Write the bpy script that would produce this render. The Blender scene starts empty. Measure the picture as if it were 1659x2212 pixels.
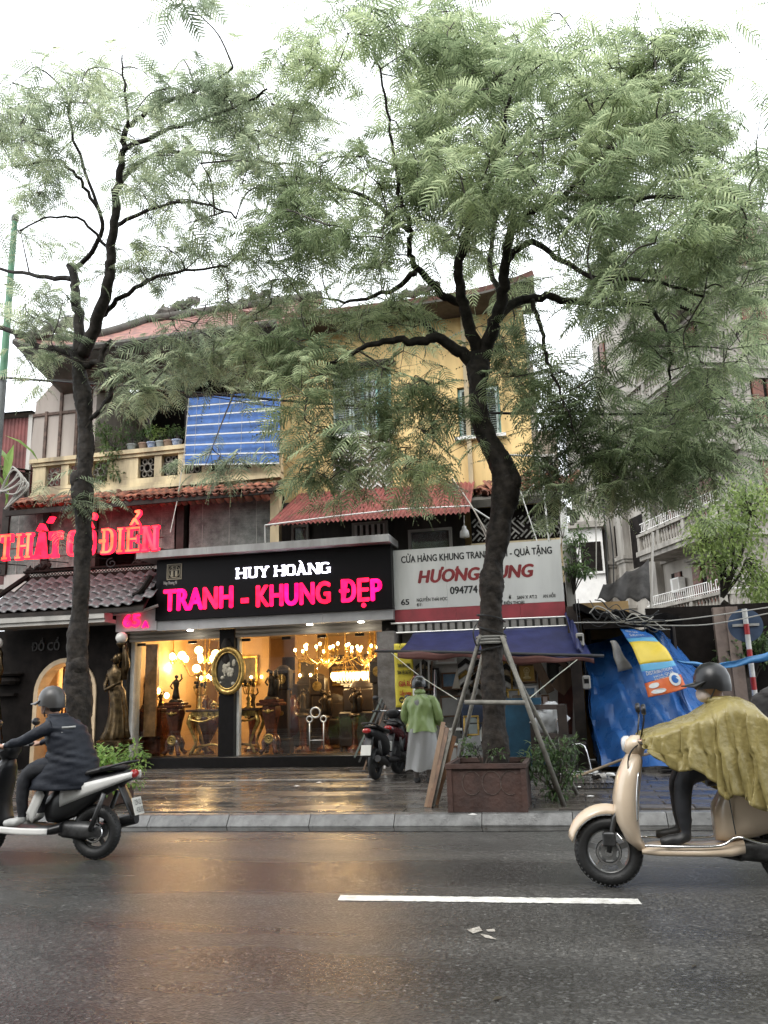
import bpy, bmesh, math, random
import numpy as np
from mathutils import Vector, Matrix, Euler
R = math.radians
random.seed(7); rng = np.random.default_rng(11)
SC = bpy.context.scene
COL = SC.collection

# ------------------------------------------------------------------ camera
FPX, CX, CY = 1783.0, 829.5, 1106.0          # focal length and centre in pixels of a 1659 x 2212 view
PITCH, ROLL, YAW, CAMH = R(12.6), R(1.7), R(12.5), 1.45
FW = np.array([-math.sin(YAW)*math.cos(PITCH), math.cos(YAW)*math.cos(PITCH), math.sin(PITCH)])
_r0 = np.array([math.cos(YAW), math.sin(YAW), 0.0]); _u0 = np.cross(_r0, FW)
RT = _r0*math.cos(ROLL) - _u0*math.sin(ROLL); UP = _u0*math.cos(ROLL) + _r0*math.sin(ROLL)
CAMP = np.array([0.0, 0.0, CAMH])
cd = bpy.data.cameras.new('camera'); cam = bpy.data.objects.new('camera', cd); COL.objects.link(cam)
cam.matrix_world = Matrix(((RT[0], UP[0], -FW[0], 0), (RT[1], UP[1], -FW[1], 0), (RT[2], UP[2], -FW[2], CAMH), (0, 0, 0, 1)))
cd.sensor_fit = 'VERTICAL'; cd.sensor_height = 24.0; cd.lens = 24.0*FPX/2212.0
cd.clip_start = 0.05; cd.clip_end = 2000
SC.camera = cam

# ------------------------------------------------------------------ sky, sun, exposure
SUN_EL, SUN_AZ = R(50), R(195)
w = bpy.data.worlds.new('World'); SC.world = w; w.use_nodes = True
nt = w.node_tree; nt.nodes.clear()
sky = nt.nodes.new('ShaderNodeTexSky'); sky.sky_type = 'NISHITA'; sky.sun_disc = False
sky.sun_elevation = SUN_EL; sky.sun_rotation = SUN_AZ; sky.air_density = 1.0; sky.dust_density = 4.0
mixn = nt.nodes.new('ShaderNodeMix'); mixn.data_type = 'RGBA'; mixn.inputs[0].default_value = 0.86   # closed cloud deck over the blue
cloud = nt.nodes.new('ShaderNodeRGB'); cloud.outputs[0].default_value = (12.4, 12.9, 13.3, 1)
bg = nt.nodes.new('ShaderNodeBackground'); bg.inputs['Strength'].default_value = 0.15
wo = nt.nodes.new('ShaderNodeOutputWorld')
nt.links.new(sky.outputs[0], mixn.inputs[6]); nt.links.new(cloud.outputs[0], mixn.inputs[7])
nt.links.new(mixn.outputs[2], bg.inputs[0]); nt.links.new(bg.outputs[0], wo.inputs[0])
sd = bpy.data.lights.new('sun', 'SUN'); sd.energy = 1.5; sd.angle = R(30); sd.color = (1, 0.97, 0.93)
sun = bpy.data.objects.new('sun', sd); COL.objects.link(sun)
sun.rotation_euler = Vector((-math.sin(SUN_AZ)*math.cos(SUN_EL), -math.cos(SUN_AZ)*math.cos(SUN_EL), -math.sin(SUN_EL))).to_track_quat('-Z', 'Y').to_euler(); sun.location = (0, 0, 30)
vs = SC.view_settings; vs.view_transform = 'Standard'; vs.look = 'None'; vs.gamma = 1; vs.exposure = 0.53; vs.use_curve_mapping = False
SC.render.engine = 'CYCLES'; SC.cycles.use_denoising = True
SC.cycles.max_bounces = 8; SC.cycles.transparent_max_bounces = 24; SC.cycles.diffuse_bounces = 4; SC.cycles.glossy_bounces = 4
SC.cycles.sample_clamp_indirect = 6.0; SC.cycles.caustics_reflective = False; SC.cycles.caustics_refractive = False

# ------------------------------------------------------------------ pixel -> place helpers
def ray(x, y): return FW + RT*(x-CX)/FPX - UP*(y-CY)/FPX
def W(x, y, Y):                                # the point seen at (x, y) on the upright plane at distance Y
    d = ray(x, y); return CAMP + d*(Y/d[1])
def G(x, y, z=0.0):                            # the point seen at (x, y) on the level z
    d = ray(x, y); return CAMP + d*((z-CAMH)/d[2])
def WX(x, y, X):
    d = ray(x, y); return CAMP + d*(X/d[0])
def PXM(p): return FPX/float((np.array(p)-CAMP) @ FW)

# ------------------------------------------------------------------ materials
MATS = {}
def mat(name, col, rough=0.6, metal=0.0, var=0.18, scale=3.0, bump=0.0, bscale=40.0, col2=None, spec=0.5, coat=0.0,
        rnd=0.0, emit=0.0, ecol=None, alpha=1.0, trans=0.0, streak=False, rvar=0.0, transl=0.0):
    if name in MATS: return MATS[name]
    m = bpy.data.materials.new(name); m.use_nodes = True; t = m.node_tree; N = t.nodes; L = t.links
    b = N['Principled BSDF']
    b.inputs['Roughness'].default_value = rough; b.inputs['Metallic'].default_value = metal
    b.inputs['Specular IOR Level'].default_value = spec; b.inputs['Coat Weight'].default_value = coat
    b.inputs['Coat Roughness'].default_value = 0.08
    b.inputs['Alpha'].default_value = alpha; b.inputs['Transmission Weight'].default_value = trans
    tc = N.new('ShaderNodeTexCoord')
    mp = N.new('ShaderNodeMapping'); L.new(tc.outputs['Object'], mp.inputs[0])
    if streak: mp.inputs['Scale'].default_value = (1, 1, 0.18)
    c2 = col2 if col2 else tuple(max(0, c*(1-2.2*var)) for c in col)
    c1 = tuple(min(1, c*(1+0.5*var)) for c in col)
    if var > 0 or col2:
        n1 = N.new('ShaderNodeTexNoise'); n1.inputs['Scale'].default_value = scale; n1.inputs['Detail'].default_value = 6; n1.inputs['Roughness'].default_value = 0.62
        L.new(mp.outputs[0], n1.inputs['Vector'])
        cr = N.new('ShaderNodeValToRGB'); cr.color_ramp.elements[0].position = 0.34; cr.color_ramp.elements[1].position = 0.66
        cr.color_ramp.elements[0].color = (*c2, 1); cr.color_ramp.elements[1].color = (*c1, 1)
        L.new(n1.outputs['Fac'], cr.inputs[0]); src = cr.outputs[0]
    else:
        rg = N.new('ShaderNodeRGB'); rg.outputs[0].default_value = (*col, 1); src = rg.outputs[0]
    if rnd > 0:
        oi = N.new('ShaderNodeObjectInfo'); mr = N.new('ShaderNodeMapRange'); mr.inputs[3].default_value = 1-rnd; mr.inputs[4].default_value = 1+rnd
        L.new(oi.outputs['Random'], mr.inputs[0])
        hs = N.new('ShaderNodeHueSaturation'); L.new(mr.outputs[0], hs.inputs['Value']); L.new(src, hs.inputs['Color']); src = hs.outputs[0]
    L.new(src, b.inputs['Base Color'])
    if rvar > 0:
        n3 = N.new('ShaderNodeTexNoise'); n3.inputs['Scale'].default_value = scale*1.7; n3.inputs['Detail'].default_value = 4; L.new(mp.outputs[0], n3.inputs['Vector'])
        mr2 = N.new('ShaderNodeMapRange'); mr2.inputs[1].default_value = 0.3; mr2.inputs[2].default_value = 0.7
        mr2.inputs[3].default_value = max(0.02, rough-rvar); mr2.inputs[4].default_value = min(1, rough+rvar)
        L.new(n3.outputs['Fac'], mr2.inputs[0]); L.new(mr2.outputs[0], b.inputs['Roughness'])
    if bump > 0:
        n2 = N.new('ShaderNodeTexNoise'); n2.inputs['Scale'].default_value = bscale; n2.inputs['Detail'].default_value = 5
        L.new(tc.outputs['Object'], n2.inputs['Vector'])
        bp = N.new('ShaderNodeBump'); bp.inputs['Strength'].default_value = bump; bp.inputs['Distance'].default_value = 0.02
        L.new(n2.outputs['Fac'], bp.inputs['Height']); L.new(bp.outputs[0], b.inputs['Normal'])
    if emit > 0:
        b.inputs['Emission Color'].default_value = (*(ecol or col), 1); b.inputs['Emission Strength'].default_value = emit
    if transl > 0:
        out = N['Material Output']; tr = N.new('ShaderNodeBsdfTranslucent'); mx = N.new('ShaderNodeMixShader'); mx.inputs[0].default_value = transl
        hs2 = N.new('ShaderNodeHueSaturation'); hs2.inputs['Value'].default_value = 1.5; hs2.inputs['Saturation'].default_value = 1.1; L.new(src, hs2.inputs['Color'])
        L.new(hs2.outputs[0], tr.inputs['Color'])
        L.new(b.outputs[0], mx.inputs[1]); L.new(tr.outputs[0], mx.inputs[2]); L.new(mx.outputs[0], out.inputs[0])
    MATS[name] = m
    return m
def film(name, col, base=0.12, rough=0.05, dif=0.0):
    """thin clear sheet: reflects by fresnel, lets the rest straight through, with a little milky scatter"""
    if name in MATS: return MATS[name]
    m = bpy.data.materials.new(name); m.use_nodes = True; t = m.node_tree; N = t.nodes; L = t.links; N.remove(N['Principled BSDF'])
    g = N.new('ShaderNodeBsdfGlossy'); g.inputs['Roughness'].default_value = rough
    tr = N.new('ShaderNodeBsdfTransparent'); tr.inputs[0].default_value = (*col, 1)
    d = N.new('ShaderNodeBsdfDiffuse'); d.inputs[0].default_value = (*col, 1)
    mx0 = N.new('ShaderNodeMixShader'); mx0.inputs[0].default_value = dif
    L.new(tr.outputs[0], mx0.inputs[1]); L.new(d.outputs[0], mx0.inputs[2])
    fr = N.new('ShaderNodeLayerWeight'); fr.inputs[0].default_value = .5
    pw = N.new('ShaderNodeMath'); pw.operation = 'POWER'; pw.inputs[1].default_value = 4.0; L.new(fr.outputs['Facing'], pw.inputs[0])
    ma = N.new('ShaderNodeMath'); ma.operation = 'MULTIPLY_ADD'; ma.inputs[1].default_value = .6; ma.inputs[2].default_value = base+.035; L.new(pw.outputs[0], ma.inputs[0])
    mx = N.new('ShaderNodeMixShader'); L.new(ma.outputs[0], mx.inputs[0]); L.new(mx0.outputs[0], mx.inputs[1]); L.new(g.outputs[0], mx.inputs[2])
    L.new(mx.outputs[0], N['Material Output'].inputs[0]); MATS[name] = m
    return m
def glow(name, col, s, var=0.0):
    if name in MATS: return MATS[name]
    m = bpy.data.materials.new(name); m.use_nodes = True; N = m.node_tree.nodes; N.remove(N['Principled BSDF'])
    e = N.new('ShaderNodeEmission'); e.inputs[0].default_value = (*col, 1); e.inputs[1].default_value = s
    if var > 0:                                # tubes behind the face light it unevenly
        tc = N.new('ShaderNodeTexCoord'); n = N.new('ShaderNodeTexNoise'); n.inputs['Scale'].default_value = 4.5; n.inputs['Detail'].default_value = 2; m.node_tree.links.new(tc.outputs['Object'], n.inputs['Vector'])
        r = N.new('ShaderNodeMapRange'); r.inputs[1].default_value = .3; r.inputs[2].default_value = .7; r.inputs[3].default_value = s*(1-var); r.inputs[4].default_value = s*(1+var); m.node_tree.links.new(n.outputs['Fac'], r.inputs[0]); m.node_tree.links.new(r.outputs[0], e.inputs[1])
    m.node_tree.links.new(e.outputs[0], N['Material Output'].inputs[0]); MATS[name] = m
    return m

# ------------------------------------------------------------------ mesh builder
class MB:
    def __init__(s): s.v = []; s.f = []; s.mi = []; s.cur = 0
    def add(s, vs, fs):
        o = len(s.v); s.v.extend([tuple(map(float, p)) for p in vs]); s.f.extend([tuple(o+i for i in q) for q in fs]); s.mi.extend([s.cur]*len(fs)); return s
    def box(s, x0, x1, y0, y1, z0, z1):
        if x0 > x1: x0, x1 = x1, x0
        if y0 > y1: y0, y1 = y1, y0
        if z0 > z1: z0, z1 = z1, z0
        return s.add([(x0,y0,z0),(x1,y0,z0),(x1,y1,z0),(x0,y1,z0),(x0,y0,z1),(x1,y0,z1),(x1,y1,z1),(x0,y1,z1)],
                     [(0,3,2,1),(4,5,6,7),(0,1,5,4),(1,2,6,5),(2,3,7,6),(3,0,4,7)])
    def bbox(s, x0, x1, y0, y1, z0, z1, b=0.01):
        """box with chamfered edges (rounded prism along z with chamfered caps)"""
        if x0 > x1: x0, x1 = x1, x0
        if y0 > y1: y0, y1 = y1, y0
        if z0 > z1: z0, z1 = z1, z0
        b = min(b, (x1-x0)*.45, (y1-y0)*.45, (z1-z0)*.45)
        def ring(i, z): return [(x0+b+i, y0+i, z),(x1-b-i, y0+i, z),(x1-i, y0+b+i, z),(x1-i, y1-b-i, z),(x1-b-i, y1-i, z),(x0+b+i, y1-i, z),(x0+i, y1-b-i, z),(x0+i, y0+b+i, z)]
        vs = ring(b*.99, z0)+ring(0, z0+b)+ring(0, z1-b)+ring(b*.99, z1); fs = [tuple(range(7, -1, -1)), tuple(24+i for i in range(8))]
        for k in range(3):
            for i in range(8): j = (i+1) % 8; fs.append((k*8+i, k*8+j, k*8+8+j, k*8+8+i))
        return s.add(vs, fs)
    def bar(s, p0, p1, w, d, up=(0, 0, 1)):
        p0 = np.array(p0, float); p1 = np.array(p1, float); a = p1-p0; L = np.linalg.norm(a)
        if L < 1e-6: return s
        a /= L; up = np.array(up, float)
        if abs(a@up) > .98: up = np.array((0, 1, 0.)) if abs(a[1]) < .9 else np.array((1, 0, 0.))
        x = np.cross(a, up); x /= np.linalg.norm(x); y = np.cross(x, a)
        vs = [p+x*i*w/2+y*j*d/2 for p in (p0, p1) for i, j in ((-1,-1),(1,-1),(1,1),(-1,1))]
        return s.add(vs, [(0,1,2,3),(7,6,5,4),(0,4,5,1),(1,5,6,2),(2,6,7,3),(3,7,4,0)])
    def tube(s, pts, rad, n=8, cap=True, sx=1.0):
        P = [np.array(p, float) for p in pts]; m = len(P)
        if not hasattr(rad, '__len__'): rad = [rad]*m
        T = [(P[min(i+1, m-1)]-P[max(i-1, 0)]) for i in range(m)]; T = [t/(np.linalg.norm(t)+1e-9) for t in T]
        up = np.array((0, 0, 1.)) if abs(T[0][2]) < .9 else np.array((1., 0, 0)); x = np.cross(T[0], up); x /= np.linalg.norm(x)
        vs = []
        for i in range(m):
            x = x - T[i]*(x@T[i]); x /= (np.linalg.norm(x)+1e-9); y = np.cross(T[i], x)
            for k in range(n):
                a = 2*math.pi*k/n; vs.append(P[i]+(x*math.cos(a)*sx+y*math.sin(a))*rad[i])
        fs = []
        for i in range(m-1):
            for k in range(n): j = (k+1) % n; fs.append((i*n+k, i*n+j, i*n+n+j, i*n+n+k))
        if cap: fs.append(tuple(range(n-1, -1, -1))); fs.append(tuple((m-1)*n+k for k in range(n)))
        return s.add(vs, fs)
    def lathe(s, prof, n=16, c=(0, 0, 0), axis='z', sy=1.0):
        vs = []; c = np.array(c, float)
        for r, z in prof:
            for k in range(n):
                a = 2*math.pi*k/n; p = (r*math.cos(a), r*math.sin(a)*sy, z)
                if axis == 'y': p = (p[0], p[2], p[1])
                if axis == 'x': p = (p[2], p[0], p[1])
                vs.append(c+np.array(p))
        m = len(prof); fs = []
        for i in range(m-1):
            for k in range(n): j = (k+1) % n; fs.append((i*n+k, i*n+j, i*n+n+j, i*n+n+k))
        if prof[0][0] > 1e-5: fs.append(tuple(range(n-1, -1, -1)))
        if prof[-1][0] > 1e-5: fs.append(tuple((m-1)*n+k for k in range(n)))
        return s.add(vs, fs)
    def ball(s, c, r, n=12, sx=1, sy=1, sz=1):
        m = max(5, n//2+1); vs = []; fs = []
        for i in range(m+1):
            t = math.pi*i/m
            for k in range(n):
                a = 2*math.pi*k/n; vs.append((c[0]+r*sx*math.sin(t)*math.cos(a), c[1]+r*sy*math.sin(t)*math.sin(a), c[2]-r*sz*math.cos(t)))
        for i in range(m):
            for k in range(n): j = (k+1) % n; fs.append((i*n+k, i*n+j, i*n+n+j, i*n+n+k))
        return s.add(vs, fs)
    def prism(s, poly, y0, y1):
        """polygon given as (x, z), extruded along y"""
        n = len(poly); vs = [(x, y0, z) for x, z in poly]+[(x, y1, z) for x, z in poly]
        fs = [tuple(range(n)), tuple(range(2*n-1, n-1, -1))]+[(i, n+i, n+(i+1) % n, (i+1) % n) for i in range(n)]
        return s.add(vs, fs)
    def torus(s, c, Rr, r, n=24, m=8, axis='y'):
        pts = []
        vs = []; fs = []
        for i in range(n):
            a = 2*math.pi*i/n
            for k in range(m):
                b = 2*math.pi*k/m; q = Rr+r*math.cos(b); p = (q*math.cos(a), r*math.sin(b), q*math.sin(a))
                if axis == 'z': p = (p[0], p[2], p[1])
                if axis == 'x': p = (p[1], p[0], p[2])
                vs.append((c[0]+p[0], c[1]+p[1], c[2]+p[2]))
        for i in range(n):
            for k in range(m): fs.append((i*m+k, ((i+1) % n)*m+k, ((i+1) % n)*m+(k+1) % m, i*m+(k+1) % m))
        return s.add(vs, fs)
    def grid(s, nu, nv, fn, th=0.0, two=True):
        """sheet fn(u, v) -> point; th gives it thickness along its normal"""
        P = np.array([[fn(i/nu, j/nv) for j in range(nv+1)] for i in range(nu+1)], float)
        def q(i, j): return i*(nv+1)+j
        fs = [(q(i, j), q(i+1, j), q(i+1, j+1), q(i, j+1)) for i in range(nu) for j in range(nv)]
        if th <= 0: return s.add(P.reshape(-1, 3), fs)
        du = np.gradient(P, axis=0); dv = np.gradient(P, axis=1); nn = np.cross(du, dv); nn /= (np.linalg.norm(nn, axis=2, keepdims=True)+1e-9)
        Q = P-nn*th; o = (nu+1)*(nv+1)
        fs2 = [tuple(o+k for k in reversed(f)) for f in fs]
        ed = []
        for i in range(nu): ed += [(q(i+1, 0), q(i, 0), o+q(i, 0), o+q(i+1, 0)), (q(i, nv), q(i+1, nv), o+q(i+1, nv), o+q(i, nv))]
        for j in range(nv): ed += [(q(0, j), q(0, j+1), o+q(0, j+1), o+q(0, j)), (q(nu, j+1), q(nu, j), o+q(nu, j), o+q(nu, j+1))]
        return s.add(np.concatenate([P.reshape(-1, 3), Q.reshape(-1, 3)]), fs+fs2+ed)
    def xf(s, fn): s.v = [tuple(map(float, fn(p))) for p in s.v]; return s
    def mesh(s, name, mats, smooth=False, off=(0, 0, 0), fix=True):
        me = bpy.data.meshes.new(name); o = np.array(off, float)
        V = np.array(s.v, float).reshape(-1, 3)-o
        me.from_pydata(V.tolist(), [], s.f)
        if not isinstance(mats, (list, tuple)): mats = [mats]
        for m in mats: me.materials.append(m)
        if len(mats) > 1: me.polygons.foreach_set('material_index', s.mi)
        if fix:
            bm = bmesh.new(); bm.from_mesh(me); bmesh.ops.recalc_face_normals(bm, faces=bm.faces); bm.to_mesh(me); bm.free()
        if smooth:
            me.polygons.foreach_set('use_smooth', [True]*len(me.polygons))
            if smooth is not True: me.set_sharp_from_angle(angle=R(smooth))
        me.update(); return me
    def build(s, name, mats, parent=None, smooth=False, fix=True, **kw):
        off = OFF.get(parent, (0, 0, 0)) if parent else (0, 0, 0)
        me = s.mesh(name, mats, smooth, off, fix)
        o = bpy.data.objects.new(name, me); COL.objects.link(o)
        if parent: o.parent = parent; OFF[o] = off
        else: OFF[o] = (0, 0, 0)
        for k, v in kw.items(): o[k] = v
        return o
def build_split(b, name, mats, parent, **kw):
    """every connected piece of b as a part of its own"""
    par = list(range(len(b.v)))
    def find(i):
        while par[i] != i: par[i] = par[par[i]]; i = par[i]
        return i
    for f in b.f:
        for k in f[1:]: par[find(k)] = find(f[0])
    grp = {}
    for f in b.f: grp.setdefault(find(f[0]), []).append(f)
    out = []
    for fs in grp.values():
        ix = sorted({k for f in fs for k in f}); rm = {j: i for i, j in enumerate(ix)}; q = MB(); q.add([b.v[i] for i in ix], [tuple(rm[k] for k in f) for f in fs]); out.append(q.build(name, mats, parent, **kw))
    return out
class _Off(dict):
    def get(s, o, d=None): return dict.get(s, o.name, d)
    def __setitem__(s, o, v): dict.__setitem__(s, o.name, v)
OFF = _Off()
def thing(name, label, cat, loc=(0, 0, 0), group=None, kind=None):
    o = bpy.data.objects.new(name, None); COL.objects.link(o); o.location = loc; o.empty_display_size = .2
    OFF[o] = tuple(loc); tag(o, label, cat, group, kind); return o
def tag(o, label=None, cat=None, group=None, kind=None):
    if label: o['label'] = label
    if cat: o['category'] = cat
    if group: o['group'] = group
    if kind: o['kind'] = kind
    return o
def piece(name, me, parent, loc=(0, 0, 0), rot=(0, 0, 0), scale=(1, 1, 1)):
    """one of many alike pieces, sharing a mesh; loc in world coordinates"""
    o = bpy.data.objects.new(name, me); COL.objects.link(o)
    off = OFF.get(parent, (0, 0, 0)); o.parent = parent
    o.location = tuple(np.array(loc, float)-np.array(off, float)); o.rotation_euler = rot; o.scale = scale
    OFF[o] = tuple(loc); return o
def copy_tree(o, loc=None, rotz=None, parent=None):
    c = o.copy(); COL.objects.link(c); c.parent = parent
    if parent: c.matrix_parent_inverse = o.matrix_parent_inverse.copy()
    if loc is not None: c.location = loc
    if rotz is not None: c.rotation_euler = (0, 0, rotz)
    for ch in list(o.children): copy_tree(ch, parent=c)
    return c
def place(o, loc, rz=0.0, s=1.0): o.location = loc; o.rotation_euler = (0, 0, rz); o.scale = (s, s, s); return o
def light(name, parent, loc, power, col=(1, .68, .34), rad=.06, kind='POINT', **kw):
    d = bpy.data.lights.new(name, kind); d.energy = power; d.color = col
    if kind == 'POINT': d.shadow_soft_size = rad
    for k, v in kw.items(): setattr(d, k, v)
    o = bpy.data.objects.new(name, d); COL.objects.link(o)
    off = OFF.get(parent, (0, 0, 0)); o.parent = parent; o.location = tuple(np.array(loc)-np.array(off)); return o

# ------------------------------------------------------------------ lettering
def text_raw(body, bold=0.0, shear=0.0, space=1.0, ext=0.02):
    cu = bpy.data.curves.new('lettering', 'FONT'); cu.body = body; cu.size = 1; cu.offset = bold; cu.shear = shear; cu.space_character = space
    cu.extrude = ext; cu.resolution_u = 3; cu.fill_mode = 'BOTH'
    o = bpy.data.objects.new('lettering', cu); COL.objects.link(o)
    dg = bpy.context.evaluated_depsgraph_get(); me = bpy.data.meshes.new_from_object(o.evaluated_get(dg))
    V = np.array([v.co[:] for v in me.vertices]).reshape(-1, 3); Fc = [tuple(p.vertices) for p in me.polygons]
    bpy.data.objects.remove(o); bpy.data.curves.remove(cu); bpy.data.meshes.remove(me)
    return V, Fc
_H = {}
def letters(body, x0, x1, zb, zt, y, mats, parent, name='letter', bold=0.0, shear=0.0, ext=0.02, split=True, slope=0.0, space=1.0, yfn=None):
    """lettering on an upright plane facing -Y, from x0 to x1, capitals from zb to zt"""
    V, Fc = text_raw(body, 0.0, shear, space, 1.0)
    if bold > 0:                               # heavy strokes: the same outline laid a few times side by side
        V0, F0 = V, Fc; V = np.zeros((0, 3)); Fc = []
        for k_, (ax, ay) in enumerate(((-1, 0), (-.5, .5), (0, -.6), (.5, .5), (1, 0))):
            q = V0+np.array((ax*bold, ay*bold, 0)); q[:, 2] = np.where(q[:, 2] > 0, q[:, 2]+k_*.02, q[:, 2])
            Fc += [tuple(i+len(V) for i in f) for f in F0]; V = np.concatenate([V, q])
    if bold not in _H:
        h, _ = text_raw('H', 0); _H[bold] = (h[:, 1].min()-bold*.6, h[:, 1].max()+bold*.5)
    hb, ht = _H[bold]; a = (x1-x0)/(V[:, 0].max()-V[:, 0].min()); xm = V[:, 0].min()
    X = x0+(V[:, 0]-xm)*a; Z = zb+(V[:, 1]-hb)/(ht-hb)*(zt-zb); Yy = y-V[:, 2]*ext
    P = np.stack([X, Yy, Z], 1)
    # islands -> characters
    par = list(range(len(P)))
    def find(i):
        while par[i] != i: par[i] = par[par[i]]; i = par[i]
        return i
    for f in Fc:
        r = find(f[0])
        for k in f[1:]: par[find(k)] = r
    # text meshes are not welded: weld by position first
    key = {}
    for i, p in enumerate(np.round(P, 4).tolist()):
        k = (p[0], p[2])
        if k in key: par[find(i)] = find(key[k])
        else: key[k] = i
    isl = {}
    for i in range(len(P)): isl.setdefault(find(i), []).append(i)
    groups = [(P[ix, 0].min(), P[ix, 0].max(), list(ix)) for ix in isl.values()]
    if split:
        groups.sort(key=lambda g: -(g[1]-g[0])); chars = []
        sk = math.tan(0) 
        for g in groups:
            hit = None
            for c in chars:
                ov = min(g[1], c[1])-max(g[0], c[0])
                if ov > .45*min(g[1]-g[0], c[1]-c[0]): hit = c; break
            if hit: hit[2].extend(g[2])
            else: chars.append([g[0], g[1], g[2]])
        chars.sort(key=lambda c: c[0])
    else: chars = [[0, 1, list(range(len(P)))]]
    out = []
    for n_, c in enumerate(chars):
        s_ = set(c[2]); ix = sorted(s_); rm = {j: i for i, j in enumerate(ix)}
        b = MB(); b.add(P[ix], [tuple(rm[k] for k in f) for f in Fc if f[0] in s_])
        m = mats[n_ % len(mats)] if isinstance(mats, (list, tuple)) else mats
        out.append(b.build(name, m, parent, fix=False))
    return out

def catmull(pts, k=5):
    P = [np.array(p, float) for p in pts]; out = []
    for i in range(len(P)-1):
        a, b_, c, d = P[max(i-1, 0)], P[i], P[i+1], P[min(i+2, len(P)-1)]
        for j in range(k):
            t = j/k; out.append(.5*((2*b_)+(-a+c)*t+(2*a-5*b_+4*c-d)*t*t+(-a+3*b_-3*c+d)*t**3))
    out.append(P[-1]); return out

def plank(nm, label, p0, p1, w_, d_, m, cat='plank', group=None):
    b = MB(); b.bar(p0, p1, w_, d_, up=(0, 1, .2)); o = b.build(nm, m, None); tag(o, label, cat, group); return o
# ================================================================== GROUND
def road_mat():
    m = bpy.data.materials.new('wet_asphalt'); m.use_nodes = True; t = m.node_tree; N = t.nodes; L = t.links; b = N['Principled BSDF']
    tc = N.new('ShaderNodeTexCoord')
    def noise(s, d=4, vec=None):
        n = N.new('ShaderNodeTexNoise'); n.inputs['Scale'].default_value = s; n.inputs['Detail'].default_value = d; L.new(vec or tc.outputs['Object'], n.inputs['Vector']); return n.outputs['Fac']
    def mr(i, a, b_, c, d):
        n = N.new('ShaderNodeMapRange'); L.new(i, n.inputs[0]); n.inputs[1].default_value = a; n.inputs[2].default_value = b_; n.inputs[3].default_value = c; n.inputs[4].default_value = d; return n.outputs[0]
    vo = N.new('ShaderNodeTexVoronoi'); vo.inputs['Scale'].default_value = 60; L.new(tc.outputs['Object'], vo.inputs['Vector'])   # aggregate stones
    cr = N.new('ShaderNodeValToRGB'); e = cr.color_ramp.elements; e[0].position = 0.0; e[0].color = (.030, .030, .029, 1); e[1].position = 1.0; e[1].color = (.22, .217, .208, 1)
    k = cr.color_ramp.elements.new(.55); k.color = (.062, .061, .058, 1); k = cr.color_ramp.elements.new(.86); k.color = (.105, .103, .098, 1)
    L.new(vo.outputs['Color'], cr.inputs[0])
    mp = N.new('ShaderNodeMapping'); mp.inputs['Scale'].default_value = (.25, 1.3, 1); L.new(tc.outputs['Object'], mp.inputs[0])
    big = noise(.9, 5, mp.outputs[0])
    mx = N.new('ShaderNodeMix'); mx.data_type = 'RGBA'; mx.blend_type = 'MULTIPLY'; mx.inputs[0].default_value = 1
    L.new(cr.outputs[0], mx.inputs[6]); cb = N.new('ShaderNodeValToRGB'); cb.color_ramp.elements[0].color = (.62, .62, .62, 1); cb.color_ramp.elements[1].color = (1.15, 1.13, 1.1, 1); cb.color_ramp.elements[0].position = .35; cb.color_ramp.elements[1].position = .65
    L.new(big, cb.inputs[0]); L.new(cb.outputs[0], mx.inputs[7]); L.new(mx.outputs[2], b.inputs['Base Color'])
    mt = N.new('ShaderNodeMapping'); mt.inputs['Scale'].default_value = (.05, 1.0, 1); L.new(tc.outputs['Object'], mt.inputs[0])      # polished wheel tracks along the street
    trk = noise(.75, 2, mt.outputs[0]); crk = N.new('ShaderNodeTexVoronoi'); crk.feature = 'DISTANCE_TO_EDGE'; crk.inputs['Scale'].default_value = .55
    wob = N.new('ShaderNodeMix'); wob.data_type = 'VECTOR'; wob.inputs[0].default_value = .12; nv = N.new('ShaderNodeTexNoise'); nv.inputs['Scale'].default_value = 3.0; nv.inputs['Detail'].default_value = 5; L.new(tc.outputs['Object'], nv.inputs['Vector']); L.new(tc.outputs['Object'], wob.inputs[4]); L.new(nv.outputs['Color'], wob.inputs[5]); L.new(wob.outputs[1], crk.inputs['Vector'])
    ck = mr(crk.outputs['Distance'], .0, .004, .62, 1.0); tk = mr(trk, .35, .62, .78, 1.12)
    mm = N.new('ShaderNodeMath'); mm.operation = 'MULTIPLY'; L.new(ck, mm.inputs[0]); L.new(tk, mm.inputs[1])
    hv = N.new('ShaderNodeHueSaturation'); L.new(mx.outputs[2], hv.inputs['Color']); L.new(mm.outputs[0], hv.inputs['Value']); L.new(hv.outputs[0], b.inputs['Base Color'])
    rs_ = N.new('ShaderNodeMath'); rs_.operation = 'MULTIPLY'; L.new(mr(big, .35, .65, .20, .36), rs_.inputs[0]); L.new(mr(trk, .35, .62, .85, 1.2), rs_.inputs[1]); L.new(rs_.outputs[0], b.inputs['Roughness'])
    hgt = N.new('ShaderNodeMath'); hgt.operation = 'ADD'; L.new(vo.outputs['Distance'], hgt.inputs[0]); L.new(noise(140, 3), hgt.inputs[1])
    bp = N.new('ShaderNodeBump'); bp.inputs['Strength'].default_value = .34; bp.inputs['Distance'].default_value = .006; L.new(hgt.outputs[0], bp.inputs['Height']); L.new(bp.outputs[0], b.inputs['Normal'])
    b.inputs['Specular IOR Level'].default_value = .28; MATS['wet_asphalt'] = m; return m
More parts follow.
